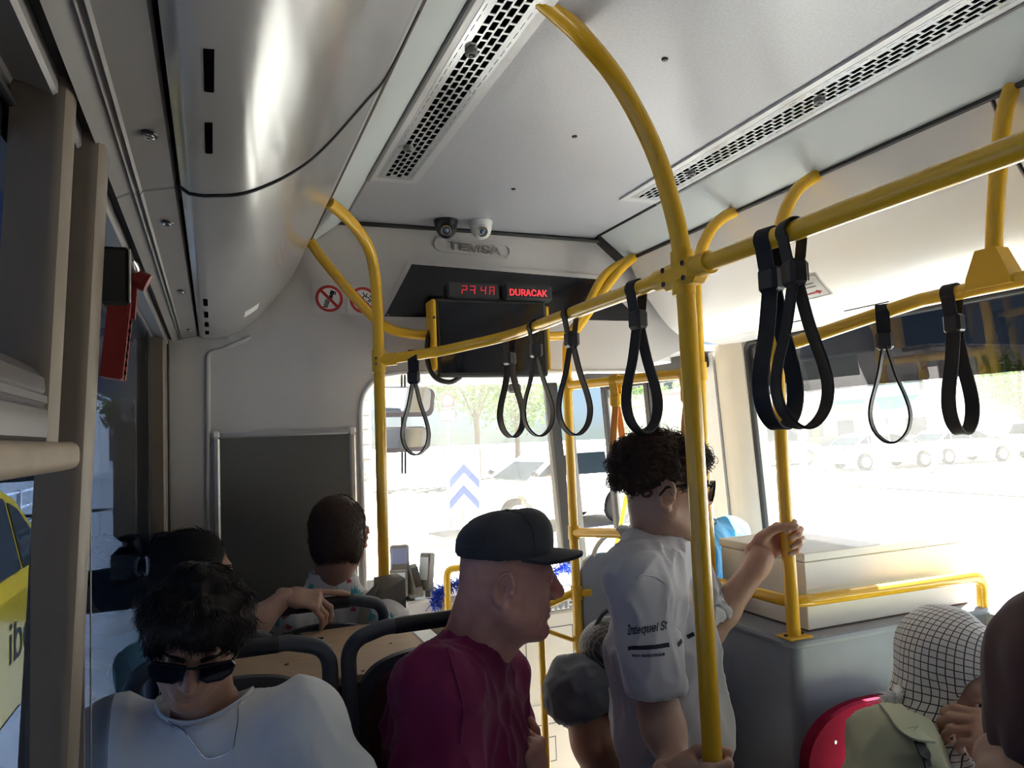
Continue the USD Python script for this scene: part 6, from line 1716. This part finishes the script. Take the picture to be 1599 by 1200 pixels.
# right hand round the arched pole, left hand round the box pole
pr_ = np.array([0.850, 1.175, wrR[2] + 0.004]); pl_ = np.array([1.332, 1.478, P(1226, 838, 1.9)[2]])
def gripping(side, wrist, pole, axis, s=1.0, thumb=((-30, -35), 30, 25)):
    """a hand at the wrist whose palm lies against a pole (axis) and whose fingers close round it."""
    a = np.asarray(axis, float); a /= np.linalg.norm(a)
    to = pole - wrist; to -= a * (to @ a) * 0.55
    L = np.linalg.norm(to); y = to / L
    x = a * side if False else a
    z = np.cross(x - y * (x @ y), y); z /= np.linalg.norm(z)
    return y, z
y1_ = (pr_ - wrR); y1_[2] *= 0.4; y1_ /= np.linalg.norm(y1_)
sd1 = np.cross(y1_, (0, 0, 1.0)); sd1 /= np.linalg.norm(sd1)
zb1 = -sd1 if ((-sd1) @ (CAM - wrR)) > 0 else sd1                  # back of the right hand towards the camera
w1_ = pr_ - y1_ * 0.078 + zb1 * 0.032
hR = hand_body(1, GRIP, 3, thumb=((-34, -34), 26, 22)).xf(frame(y1_, zb1), w1_)
T.cone(elR * 0.1 + wrR * 0.9, w1_, 0.028, 0.026, k=0.02)
y2_ = (pl_ - wrL); y2_[2] *= 0.75; y2_ /= np.linalg.norm(y2_)
sd2 = np.cross(y2_, (0, 0, 1.0)); sd2 /= np.linalg.norm(sd2)
zb2 = sd2 if (sd2 @ (CAM - wrL)) < 0 else -sd2                     # palm side towards the camera: back of the left hand beyond the pole
w2_ = pl_ - y2_ * 0.076 + zb2 * 0.032
hL = hand_body(-1, GRIP, 3, thumb=((-30, -42), 28, 24)).xf(frame(y2_, zb2), w2_)
T.cone(elL * 0.1 + wrL * 0.9, w2_, 0.027, 0.025, k=0.02)
obj('body', union([H.mesh(0.0032), T.mesh(0.007), hR.mesh(0.0028), hL.mesh(0.0028)]), 'skin_light', q, smooth=True)
S = torso_shirt(hip, chest, neck, shL, shR, elL, None, 0.72, w=(0.150, 0.115), cw=(0.155, 0.105), sh=0.057, slr=(0.060, 0.070))
dR = (elR - shR) / np.linalg.norm(elR - shR)
qR = shR + dR * (np.linalg.norm(elR - shR) * 0.80)
S.cone(shR, shR * 0.6 + qR * 0.4, 0.054, 0.055, k=0.03)
SL = Body().cone(shR, qR + dR * 0.06, 0.052, 0.060).cut(qR, dR, k=0.003)
SL.cone(qR - dR * 0.03, qR + dR * 0.08, 0.050, 0.056, k=0.003, sub=True)
S.cut(qR + dR * 0.0, dR * 1.0, k=0.003) if False else None
S.ell(neck + (-0.002, 0, 0.042), (0.074, 0.074, 0.054), rotm([0, 1, 0], 12), k=0.006, sub=True)
tm_ = union([S.mesh(0.006), SL.mesh(0.0045)])
tee = folds(tm_, 0.019, (12, 12, 4.5), seed=21, R=ypr(0, 0, 6))
obj('t_shirt', tee, 'tee_grey', q, smooth=True)
collar_ring(tee, neck, 12, parent=q, m='tee_grey')
hs_ = [h[0] + h[1] * 0.0008 for h in (hit(tee, *p, 9) for p in ((962, 935), (975, 918), (990, 906), (1008, 903), (1028, 906), (1046, 918))) if h]
if len(hs_) > 2:
    obj('shoulder_seam', tube(spline(hs_, 5), 0.0016, 6), 'tee_grey', q)
for nm, px, py, w_, r_ in (('sleeve_band', 1014, 1016, 0.098, 0.06), ('chest_band', 1068, 998, 0.022, 0.25), ('chest_band', 1083, 988, 0.02, 0.3)):
    dm = decal(fine(sbox(-w_ / 2, -0.0042, w_ / 2, 0.0042)), tee, px, py, rot=r_)
    if dm is not None:
        obj(nm, dm, 'print_black', q)
tx_ = meshkit.text_mesh('Indequel St', 0.016, 0.0008, False); V = np.array(tx_.vertices); V[:, 0] += V[:, 1] * 0.45; V[:, 0] -= V[:, 0].mean()
V[:, 0] *= 0.100 / np.ptp(V[:, 0])
dm = decal(trimesh.Trimesh(V, tx_.faces, process=False), tee, 1018, 994, rot=0.08)
if dm is not None:
    obj('script_print', dm, 'print_black', q)
tx_ = meshkit.text_mesh('WHAT MAKES YOU CLEAR', 0.005, 0.0006, True); V = np.array(tx_.vertices); V[:, 0] -= V[:, 0].mean(); V[:, 0] *= 0.075 / np.ptp(V[:, 0])
dm = decal(trimesh.Trimesh(V, tx_.faces, process=False), tee, 1012, 1030, rot=0.06)
if dm is not None:
    obj('small_print', dm, 'print_black', q)
# trousers and shoes, standing
B = Body().flat(hip + (0, 0, 0.06), hip - (0, 0, 0.10), (0.16, 0.12), (0.16, 0.12), shR - shL, k=0.04)
sdv = (shR - shL); sdv[2] = 0; sdv /= np.linalg.norm(sdv); fwd = Rh @ np.array((0, 1.0, 0)); fwd[2] = 0; fwd /= np.linalg.norm(fwd)
for s_ in (-1, 1):
    h_ = hip + sdv * 0.085 * s_ - (0, 0, 0.08); B.cone(h_, (h_[0], h_[1], 0.5), 0.092, 0.065, k=0.04); B.cone((h_[0], h_[1], 0.5), (h_[0], h_[1], 0.07), 0.062, 0.05, k=0.03)
    sh_ = Body().flat((h_[0] - fwd[0] * 0.05, h_[1] - fwd[1] * 0.05, 0.05), (h_[0] + fwd[0] * 0.16, h_[1] + fwd[1] * 0.16, 0.035), (0.042, 0.05), (0.045, 0.033), tuple(sdv)).cut((0, 0, 0.001), (0, 0, -1))
    obj('shoe', sh_.mesh(0.01), 'shoe', q, smooth=True)
obj('trousers', B.mesh(0.014), 'trousers_dark', q, smooth=True)
Hs = Body().ell((0, -0.024, 0.050), (0.079, 0.092, 0.082), k=0.02).ell((0, 0.05, 0.080), (0.058, 0.046, 0.034), k=0.03)
Hs.ell((0, 0.115, -0.035), (0.11, 0.085, 0.085), k=0.012, sub=True)
for x in (-1, 1):
    Hs.ball((x * 0.094, 0.006, -0.036), 0.045, k=0.01, sub=True)
Hs.ell((0, -0.06, -0.075), (0.12, 0.08, 0.045), k=0.02, sub=True)
Hs.scaled(0.88).xf(Rh, hc)
hm = crumple(Hs.mesh(0.0038), 0.026, (48, 48, 48), seed=18, ridged=False)
hr = obj('hair', hm, 'hair_brown', q, smooth=True)
upper = lambda p: (((p - hc) @ Rh)[:, 2] > 0.005) & ~((np.abs(((p - hc) @ Rh)[:, 0]) > 0.055) & (((p - hc) @ Rh)[:, 2] < 0.035))
hl = hair_strands(hm, 3600, 0.024, 14, lambda p: ((p - hc) @ Rh * np.array((1, 0.6, 0.3)) + np.array((0, 0.01, -0.01))) @ Rh.T, lift=0.32, pts=12, curl=0.0070, keep=upper)
curves('curls', hl, 0.0017, 'hair_brown', hr, taper=0.6, kind='stuff')
hl = hair_strands(hm, 1800, 0.014, 15, lambda p: np.tile(Rh @ np.array((0, -0.3, -1.0)), (len(p), 1)), lift=0.2, wave=0.1, pts=4)
curves('short_hair', hl, 0.0012, 'hair_dark', hr, kind='stuff')
shades(q, Rh * 0.89, hc)

# ---- the man in the floral shirt, from behind
q = thing('person', 'person with short dark hair in a white shirt printed with palm leaves, seen from behind', 'person')
Rh = ypr(-10, -3, 0)
hc = P(527, 838, 2.20)
neck = P(520, 914, 2.20); shL = P(450, 962, 2.14); shR = P(600, 962, 2.20); chest = P(520, 1060, 2.24); hip = P(515, 1300, 2.22)
elL = P(425, 1100, 2.2); elR = P(628, 1100, 2.3)
H = head_body().xf(Rh, hc); H.cone(hc + Rh @ np.array((0, -0.03, -0.04)), neck, 0.052, 0.056, k=0.03)
T = Body().flat(hip, chest, (0.14, 0.09), (0.15, 0.09), shR - shL).cone(chest, neck, 0.09, 0.06, k=0.05)
wL_, wR_ = elL + (0.06, 0.16, -0.12), elR + (-0.06, 0.10, -0.14)
arm(T, shL, elL, wL_); arm(T, shR, elR, wR_)
hb = [hand_body(-1).xf(frame((0.1, 0.5, -0.3), (0, 0.3, 1)), wL_), hand_body(1).xf(frame((-0.1, 0.4, -0.4), (0, 0.3, 1)), wR_)]
obj('body', union([H.mesh(0.004), T.mesh(0.010)] + [h.mesh(0.004) for h in hb]), 'skin_olive', q, smooth=True)
eyes(q, Rh, hc)
S = torso_shirt(hip, chest, neck, shL, shR, elL, elR, 0.85, w=(0.16, 0.105), cw=(0.165, 0.105), sh=0.058, slr=(0.060, 0.070))
S.ell(neck + (0, 0.01, 0.040), (0.066, 0.066, 0.044), k=0.006, sub=True)
tee = folds(S.mesh(0.0065), 0.012, (11, 11, 6), seed=31)
obj('shirt', tee, 'floral_white', q, smooth=True)
col = []
for t in np.linspace(0, 2 * math.pi, 29):
    col.append(neck + np.array((0.066 * math.cos(t), 0.006 + 0.064 * math.sin(t), 0.022)))
obj('collar', crumple(sweep(np.array([(-0.004, -0.022), (0.006, -0.020), (0.0035, 0.018), (-0.003, 0.020)]), np.array(col), up=(0, 0, 1)), 0.002, (20, 20, 20), 7, ridged=False), 'floral_white', q)
rg = np.random.default_rng(77)
def leaf(n, L, w):
    fr = []
    for k in range(n):
        a = math.radians(-100 + 200 * k / (n - 1)) + math.pi / 2
        t = np.linspace(0, 1, 7); l_ = L * (0.75 + 0.25 * math.cos(a - math.pi / 2))
        up_ = np.stack([t * l_, w * np.sin(np.pi * t ** 0.8)], 1); dn = np.stack([t[::-1] * l_, -w * np.sin(np.pi * t[::-1] ** 0.8)], 1)
        pts = np.vstack([up_, dn[1:-1]]); c, s = math.cos(a), math.sin(a)
        fr.append(Polygon(pts @ np.array([[c, s], [-s, c]])).buffer(0))
    return unary_union(fr)
for k, (px, py, kind, sz, ro) in enumerate(((562, 925, 't', 0.036, 0.0), (505, 903, 'r', 0.020, 0.4), (538, 898, 't', 0.022, 2.0), (480, 915, 't', 0.022, 1.2), (475, 930, 'r', 0.016, 3), (535, 932, 'r', 0.020, 2.6), (552, 905, 'r', 0.013, 0),
                                       (500, 945, 't', 0.018, 3.4), (440, 960, 'r', 0.016, 0.5), (430, 975, 't', 0.02, 1.5), (575, 960, 't', 0.03, 2.2), (598, 950, 'r', 0.018, 1), (612, 975, 't', 0.025, 0.5), (545, 960, 'r', 0.012, 0), (455, 985, 'r', 0.014, 2.5), (602, 925, 't', 0.018, 0.8))):
    dm = decal(fine(leaf(9 if kind == 't' else 6, sz, sz * 0.13 if kind == 't' else sz * 0.22)), tee, px, py, rot=ro)
    if dm is not None:
        obj('leaf_print', dm, 'print_teal' if kind == 't' else 'print_red', q)
legs(q, hip + (0.08, 0.02, -0.05), hip + (-0.08, 0.02, -0.05), hip + (0.09, 0.10, -0.04), hip + (-0.09, 0.10, -0.04), 0.25)
Hs = Body().ell((0, -0.016, 0.036), (0.081, 0.096, 0.087), k=0.02).ell((0, -0.045, -0.025), (0.074, 0.062, 0.075), k=0.03)
Hs.ell((0, 0.115, -0.03), (0.11, 0.085, 0.095), k=0.012, sub=True)
for x in (-1, 1):
    Hs.ball((x * 0.092, 0.002, -0.022), 0.026, k=0.012, sub=True)
Hs.cut((0, 0, -0.082), (0, -0.2, -1), k=0.01)
Hs.xf(Rh, hc)
hm = crumple(Hs.mesh(0.0045), 0.004, (30, 30, 30), seed=38, ridged=False)
hr = obj('hair', hm, 'hair_brown', q, smooth=True)
hl = hair_strands(hm, 4200, 0.016, 16, lambda p: np.stack([(p - hc)[:, 0] * 2, -0.3 - (p - hc)[:, 1], np.full(len(p), -0.8)], 1), lift=0.25, wave=0.12, pts=5)
curves('locks', hl, 0.0014, 'hair_brown', hr, kind='stuff')

# ---- the girl in teal, mostly hidden behind the young man
q = thing('person', 'girl in a pale teal top with a dark ponytail, arm stretched over the next seat', 'person')
Rh = ypr(-76, -4, 0)
hc = P(303, 901, 1.92)
neck = P(268, 985, 1.95); shR = P(330, 1030, 1.92); shL = P(218, 1040, 2.02); chest = P(265, 1120, 1.98); hip = P(265, 1380, 2.0)
elR = P(385, 985, 1.86); wrR = P(447, 932, 1.93); elL = P(232, 1200, 2.02); wrL = elL + (0.08, 0.15, -0.14)
H = head_body(jaw=0.85, nose=0.9, brow=0.85).scaled(0.94).xf(Rh, hc); H.cone(hc + Rh @ np.array((0, -0.03, -0.04)), neck, 0.044, 0.048, k=0.03)
T = Body().flat(hip, chest, (0.125, 0.08), (0.13, 0.08), shR - shL).cone(chest, neck, 0.08, 0.05, k=0.05)
arm(T, shR, elR, wrR, r=(0.042, 0.036, 0.034, 0.023)); arm(T, shL, elL, wrL, r=(0.042, 0.036, 0.034, 0.023))
HG = hand_body(1, ((4, 6, 4), (38, 38, 20), (46, 40, 22), (40, 34, 20)), 9, thumb=((-30, -25), 12, 8), s=0.97).xf(frame(P(492, 950, 1.93) - wrR + (0, 0.02, 0.02), (0.05, -0.55, 1)), wrR)
HL = hand_body(-1).xf(frame((0.1, 0.4, -0.4), (0, 0.3, 1)), wrL)
obj('body', union([H.mesh(0.0035), T.mesh(0.008), HG.mesh(0.0028), HL.mesh(0.005)]), 'skin_light', q, smooth=True)
eyes(q, Rh, hc, 0.94)
S = torso_shirt(hip, chest, neck, shL, shR, elL, None, 0.7, w=(0.14, 0.095), cw=(0.145, 0.09), sh=0.05, slr=(0.05, 0.058))
S.cone(shR, shR * 0.6 + elR * 0.4, 0.05, 0.056, k=0.03)
S.ell(neck + (0, 0.0, 0.038), (0.06, 0.06, 0.042), k=0.006, sub=True)
obj('top', folds(S.mesh(0.0075), 0.008, (12, 12, 5), seed=41), 'teal_top', q, smooth=True)
legs(q, hip + (0.08, 0.02, -0.05), hip + (-0.08, 0.02, -0.05), hip + (0.09, 0.30, -0.05), hip + (-0.09, 0.30, -0.05), 0.25)
Hs = Body().ell((0, -0.016, 0.038), (0.080, 0.104, 0.090), k=0.02).ell((0, -0.05, -0.02), (0.07, 0.05, 0.06), k=0.03)
Hs.ell((0, 0.115, -0.022), (0.11, 0.080, 0.105), k=0.012, sub=True)
for x in (-1, 1):
    Hs.ball((x * 0.09, 0.012, -0.05), 0.05, k=0.012, sub=True)
Hs.scaled(0.93).xf(Rh, hc)
hm = crumple(Hs.mesh(0.0045), 0.003, (40, 12, 12), seed=48, ridged=False)
hr = obj('hair', hm, 'hair_black', q, smooth=True)
tie = hc + Rh @ np.array((0, -0.115, 0.035))
hl = hair_strands(hm, 3000, 0.04, 17, lambda p: tie - p, lift=0.06, wave=0.05, pts=4, jitter=0.1)
curves('combed_hair', hl, 0.0013, 'hair_black', hr, kind='stuff')
pt = [tie, P(258, 850, 2.0), P(246, 862, 2.02), P(243, 885, 2.02), P(246, 915, 2.02)]
Bp = Body()
pts_ = spline(pt, 5)
for a, b, r1, r2 in zip(pts_[:-1], pts_[1:], np.interp(np.linspace(0, 1, len(pts_) - 1), [0, .3, 1], [.018, .030, .016]), np.interp(np.linspace(0, 1, len(pts_) - 1) + 1 / len(pts_), [0, .3, 1], [.018, .030, .016])):
    Bp.cone(a, b, r1, r2, k=0.01)
pm = crumple(Bp.mesh(0.004), 0.004, (50, 50, 10), seed=50, ridged=False)
pn = obj('ponytail', pm, 'hair_black', q, smooth=True)
curves('ponytail_strands', hair_strands(pm, 900, 0.05, 19, lambda p: np.tile((0, 0, -1.0), (len(p), 1)), lift=0.08, wave=0.06, pts=5, jitter=0.12), 0.0013, 'hair_black', pn, kind='stuff')
obj('hair_tie', tube([tie + Rh @ np.array((0.02 * math.cos(t), 0.0, 0.02 * math.sin(t))) for t in np.linspace(0, 6.3, 20)], 0.005, 8), 'hair_tie', q)

# ---- the passenger in blue, seated by the front door
q = thing('person', 'passenger in a bright blue t-shirt and grey shorts, mostly hidden behind the poles', 'person')
Rh = ypr(75, -4, 0)
hip = P(1035, 1085, 2.22); chest = P(1105, 900, 2.45); neck = P(1092, 828, 2.46); hc = P(1048, 768, 2.48)
shL = P(1085, 870, 2.30); shR = P(1140, 838, 2.62)
knL = P(902, 1078, 2.04); anL = P(975, 1290, 2.0); knR = P(905, 1085, 2.34); anR = P(960, 1290, 2.4)
elL = P(1060, 960, 2.22); wrL = P(985, 985, 2.24); elR = P(1165, 985, 2.66); wrR = P(1090, 1000, 2.5)
H = head_body().xf(Rh, hc); H.cone(hc + Rh @ np.array((0, -0.03, -0.04)), neck, 0.052, 0.056, k=0.03)
T = Body().flat(hip, chest, (0.14, 0.095), (0.15, 0.095), shR - shL).cone(chest, neck, 0.10, 0.06, k=0.05)
arm(T, shL, elL, wrL); arm(T, shR, elR, wrR)
for k_, a_ in ((knL, anL), (knR, anR)):
    T.cone(hip, k_, 0.085, 0.058, k=0.03)
    T.cone(k_, k_ * 0.62 + a_ * 0.38, 0.054, 0.062, k=0.03); T.cone(k_ * 0.62 + a_ * 0.38, a_, 0.062, 0.036, k=0.03)
    T.flat(a_, a_ + (-0.16, -0.02, -0.06), (0.04, 0.035), (0.045, 0.02), (0, 1, 0), k=0.02)
hb = [hand_body(-1).xf(frame((-0.3, 0, -0.1), (0, 0, 1)), wrL), hand_body(1).xf(frame((-0.3, -0.1, -0.1), (0, 0, 1)), wrR)]
obj('body', union([H.mesh(0.0045), T.mesh(0.008)] + [h.mesh(0.004) for h in hb]), 'skin_olive', q, smooth=True)
eyes(q, Rh, hc)
S = torso_shirt(hip + (0.05, 0, 0.06), chest, neck, shL, shR, elL, elR, 0.7, w=(0.16, 0.11), cw=(0.165, 0.11), sh=0.058, slr=(0.058, 0.066))
S.ell(neck + (-0.01, 0, 0.042), (0.064, 0.064, 0.046), k=0.006, sub=True)
obj('t_shirt', folds(S.mesh(0.008), 0.01, (10, 10, 6), seed=51), 'tee_blue', q, smooth=True)
B = Body().flat(hip + (0.05, 0, 0.03), hip - (0.02, 0, 0), (0.17, 0.12), (0.17, 0.12), (0, 1, 0), k=0.05)
for k_, a_ in ((knL, anL), (knR, anR)):
    kk = k_ + (k_ - hip) * 0.02
    B.cone(hip, kk, 0.105, 0.088, k=0.04)
    B.cone(kk, kk * 0.93 + a_ * 0.07, 0.086, 0.084, k=0.02)
    B.cone(kk * 0.95 + a_ * 0.05, kk * 0.6 + a_ * 0.4, 0.074, 0.076, k=0.006, sub=True)
obj('shorts', folds(B.mesh(0.0065), 0.012, (12, 12, 9), seed=55), 'denim_grey', q, smooth=True)
Hs = Body().ell((0, -0.020, 0.042), (0.085, 0.104, 0.092), k=0.02).ell((0, -0.05, -0.03), (0.072, 0.05, 0.06), k=0.03)
Hs.ell((0, 0.115, -0.03), (0.11, 0.085, 0.095), k=0.012, sub=True)
hm = crumple(Hs.xf(Rh, hc).mesh(0.005), 0.005, (30, 30, 30), seed=58, ridged=False)
obj('hair', hm, 'hair_dark', q, smooth=True)
q = thing('shoulder_bag', 'black woven bag on the lap of the passenger in blue', 'bag')
bc_ = P(962, 1010, 2.10)
Bb = Body().ell(bc_, (0.11, 0.10, 0.085), k=0.03).cut(bc_ - (0, 0, 0.055), (0, 0, -1), k=0.02)
bm = Bb.mesh(0.006)
usdkit.material(stage, '/World/Looks/woven', {'g': ('geometry', {}), 'm': ('mapping', {'rotation': (0.6, 0.5, 0.6)}), 'w': ('brick_texture', {'color1': (0.012, 0.012, 0.013), 'color2': (0.03, 0.03, 0.032), 'mortar': (0.16, 0.15, 0.14), 'scale': 26.0, 'mortar_size': 0.03}), 'p': ('principled_bsdf', {'roughness': 0.5}), 'b': ('bump', {'strength': 0.6, 'distance': 0.002})},
    [('g.position', 'm.vector'), ('m.vector', 'w.vector'), ('w.color', 'p.base_color'), ('w.fac', 'b.height'), ('b.normal', 'p.normal')], surface='p.BSDF')
obj('bag', bm, 'woven', q, smooth=True)
obj('handle', tube(spline([bc_ + v for v in [(-0.07, 0, 0.055), (-0.03, 0.0, 0.10), (0.04, 0, 0.11), (0.085, 0, 0.05)]], 6), 0.006, 8), 'black_matt', q)
q = thing('passenger_chair', 'grey bench seat of the passenger in blue by the front door', 'bus seat')
sx = hip + (0.02, 0, -0.115)
obj('seat_cushion', bbox(sx - (0.02, 0, 0.03), (0.42, 0.42, 0.06), 0.02), 'seat_shell', q)
obj('seat_base', bb((sx[0] - 0.15, sx[1] - 0.18, 0), (sx[0] + 0.15, sx[1] + 0.18, sx[2] - 0.05), 0.02), 'podium', q)

# ---- the two women on the right
q = thing('person', 'woman in a black-checked white headscarf and sage shirt, hand raised to her chin', 'person')
Rh = ypr(-190, -15, -4)
hc = P(1492, 1064, 1.52)
neck = P(1448, 1172, 1.52); shR = P(1396, 1188, 1.42); shL = P(1530, 1200, 1.66); chest = P(1458, 1320, 1.50); hip = P(1455, 1600, 1.50)
elR = P(1340, 1380, 1.34); wrR = P(1440, 1560, 1.2); elL = P(1600, 1330, 1.40); wrL = P(1590, 1172, 1.37)
H = head_body(jaw=0.95).xf(Rh, hc); H.cone(hc + Rh @ np.array((0, -0.03, -0.04)), neck, 0.05, 0.055, k=0.03)
T = Body().flat(hip, chest, (0.15, 0.11), (0.155, 0.11), shR - shL).cone(chest, neck, 0.10, 0.06, k=0.05)
arm(T, shR, elR, wrR); arm(T, shL, elL, wrL, r=(0.048, 0.04, 0.036, 0.025))
HH = hand_body(-1, ((40, 50, 30), (44, 54, 30), (48, 56, 30), (54, 58, 32)), 3, thumb=((-24, -30), 22, 20), s=0.95).xf(frame(P(1505, 1118, 1.38) - wrL, P(1515, 1060, 1.34) - P(1525, 1150, 1.42)), wrL)
HR = hand_body(1).xf(frame((0.3, -0.3, -0.2), (0, 0, 1)), wrR)
obj('body', union([H.mesh(0.0032), T.mesh(0.009), HH.mesh(0.0028), HR.mesh(0.005)]), 'skin_light', q, smooth=True)
eyes(q, Rh, hc)
S = torso_shirt(hip, chest, neck, shL, shR, elL, elR, 0.95, w=(0.18, 0.135), cw=(0.18, 0.125), sh=0.070, slr=(0.072, 0.076))
S.ell(neck + (0, 0, 0.045), (0.075, 0.075, 0.05), k=0.006, sub=True)
sm_ = folds(S.mesh(0.007), 0.020, (10, 10, 6), seed=61)
obj('shirt', sm_, 'shirt_sage', q, smooth=True)
cl = [h[0] + h[1] * 0.003 for h in (hit(sm_, *p, 12) for p in ((1398, 1092), (1408, 1108), (1422, 1124), (1438, 1136), (1455, 1142))) if h]
if len(cl) > 2:
    cp_ = spline(cl, 5)
    obj('collar', sweep(rrect(0.044, 0.006, 0.0025, 3), cp_, up=vnormals(sm_)[cKDTree(np.asarray(sm_.vertices)).query(cp_.mean(0))[1]]), 'shirt_sage', q)
stp = [h[0] + h[1] * 0.003 for h in (hit(sm_, *p, 14) for p in ((1388, 1088), (1400, 1100), (1446, 1145), (1452, 1165), (1458, 1188), (1464, 1210))) if h]
if len(stp) > 2:
    obj('bag_strap', ribbon(spline(stp[-4:] if len(stp) > 4 else stp, 5), (0.9, 0.2, 0.1), 0.026, 0.003), 'black_matt', q)
legs(q, hip + (0.09, 0, -0.03), hip - (0.09, 0, 0.03), hip + (0.10, -0.42, -0.06), hip + (-0.10, -0.42, -0.06), 0.02)
def scarf(parent, Rh, hc, neck, m, seed, uv=False, face=True, amp=0.007, grow=1.0, res=0.0045):
    """headscarf: hood over head and neck, open at the face, gathered under the chin."""
    B = Body().ell((0, -0.022, 0.036), (0.093 * grow, 0.115 * grow, 0.102 * grow), k=0.03)
    B.ell((0, -0.005, -0.045), (0.086 * grow, 0.095 * grow, 0.10 * grow), k=0.05)
    nl = (np.asarray(neck) - hc) @ Rh
    B.cone((0, -0.02, -0.06), nl + np.array((0, -0.005, 0.02)), 0.082 * grow, 0.098 * grow, k=0.05)
    B.cone((0, 0.05, -0.115), nl + np.array((0, 0.06, 0.0)), 0.05 * grow, 0.07 * grow, k=0.05)
    if face:
        B.ell((0, 0.112, -0.022), (0.086, 0.076, 0.098), k=0.008, sub=True)
    B.cut(nl + np.array((0, 0, -0.045)), (nl - np.array((0, 0, 0))) / np.linalg.norm(nl), k=0.01)
    B.xf(Rh, hc)
    mm = B.mesh(res)
    l0 = (np.asarray(mm.vertices) - hc) @ Rh
    # folds run from the crown down and forward to the chin
    ang = np.arctan2(l0[:, 1] + 0.03, l0[:, 2] + 0.16)
    fold = np.sin(ang * 15 + 2.2 * meshkit.noise(l0 * 14, seed) * 3.0 + l0[:, 0] * 20)
    V = np.asarray(mm.vertices) + vnormals(mm) * (amp * 0.45 * fold * np.clip(0.35 - l0[:, 2] * 4, 0.1, 1))[:, None]
    mm = trimesh.Trimesh(V, mm.faces, process=False)
    mm = crumple(mm, amp, (11, 11, 5), seed=seed, R=Rh)
    if not uv:
        return obj('headscarf', mm, m, parent, smooth=True)
    l = (np.asarray(mm.vertices) - hc) @ Rh
    # the cloth spreads evenly from the cheek: equal distances along the surface
    yz = np.maximum(np.hypot(l[:, 1], l[:, 2]), 1e-6); th = np.arctan2(yz, l[:, 0]) * np.maximum(np.linalg.norm(l, axis=1), 0.085)
    a_, b_ = th * l[:, 1] / yz, th * l[:, 2] / yz
    uvs = np.stack([(a_ * 0.96 + b_ * 0.28) * 62, (b_ * 0.96 - a_ * 0.28) * 62], 1)
    path = numbered(str(parent.GetPath()), 'headscarf')
    return usdkit.mesh(stage, path, mm, f'/World/Looks/{m}', smooth=True, uv=uvs).GetPrim()
scarf(q, Rh, hc, neck, 'scarf_check', 71, True, amp=0.012)
# loose tail of the scarf at the nape
tl = P(1392, 1086, 1.5)
tails = [np.array([tl + (0.03, 0, 0), tl + g_ * 0.5, tl + g_]) for g_ in np.random.default_rng(9).normal(0, 0.014, (60, 3)) + np.array((-0.02, 0, -0.008))]
obj('scarf_tail', [tube(spline([hc + Rh @ np.array((0.04, -0.10, -0.06)), tl + (0.02, 0, 0.0), tl], 4), 0.012, 8, scale=np.linspace(1.2, 0.5, 9))], 'tee_white', q)
curves('fringe', tails, 0.0022, 'tee_white', q, kind='stuff')

q = thing('person', 'woman in a dark brown headscarf at the right edge, close to the camera', 'person')
Rh = ypr(-48, -10, 0)
hc = P(1672, 1084, 0.98)
neck = P(1690, 1215, 1.0); shL = P(1570, 1350, 0.86); shR = P(1830, 1250, 1.1); chest = P(1690, 1420, 0.98); hip = P(1690, 1800, 0.98)
elL = P(1500, 1600, 0.80); wrL = P(1560, 1330, 0.85); elR = P(1900, 1550, 1.0); wrR = P(1750, 1700, 0.8)
H = head_body(jaw=0.92).xf(Rh, hc); H.cone(hc + Rh @ np.array((0, -0.03, -0.04)), neck, 0.05, 0.055, k=0.03)
T = Body().flat(hip, chest, (0.15, 0.11), (0.155, 0.11), shR - shL).cone(chest, neck, 0.10, 0.06, k=0.05)
arm(T, shL, elL, wrL); arm(T, shR, elR, wrR)
HB = hand_body(-1, ((50, 60, 35),) * 4, 4, thumb=((-30, -30), 20, 20)).xf(frame(P(1548, 1165, 0.95) - wrL, (-0.3, 0.2, 0.3)), P(1562, 1245, 0.93))
T.cone(wrL, P(1562, 1245, 0.93), 0.027, 0.026, k=0.02)
HR = hand_body(1).xf(frame((0.1, -0.3, -0.2), (0, 0, 1)), wrR)
obj('body', union([H.mesh(0.0045), T.mesh(0.010), HB.mesh(0.003), HR.mesh(0.005)]), 'skin_light', q, smooth=True)
eyes(q, Rh, hc)
S = torso_shirt(hip, chest, neck, shL, shR, elL, elR, 0.98, w=(0.17, 0.125), cw=(0.175, 0.12), sh=0.066, slr=(0.066, 0.07))
obj('blouse', folds(S.mesh(0.009), 0.01, (9, 9, 5), seed=81), 'trousers_dark', q, smooth=True)
scarf(q, Rh, hc, neck, 'scarf_brown', 91, False, True, amp=0.012)
legs(q, hip + (0.09, 0, -0.03), hip - (0.09, 0, 0.03), hip + (0.10, 0.42, -0.06), hip + (-0.10, 0.42, -0.06), 0.02)
q = thing('passenger_chair', 'seat of the woman in the dark brown headscarf', 'bus seat')
obj('seat_cushion', bbox(hip - (0, -0.02, 0.15), (0.42, 0.44, 0.07), 0.03), 'seat_red', q)
obj('seat_base', bb((hip[0] - 0.14, hip[1] - 0.15, 0), (hip[0] + 0.14, hip[1] + 0.18, hip[2] - 0.2), 0.02), 'seat_shell', q)
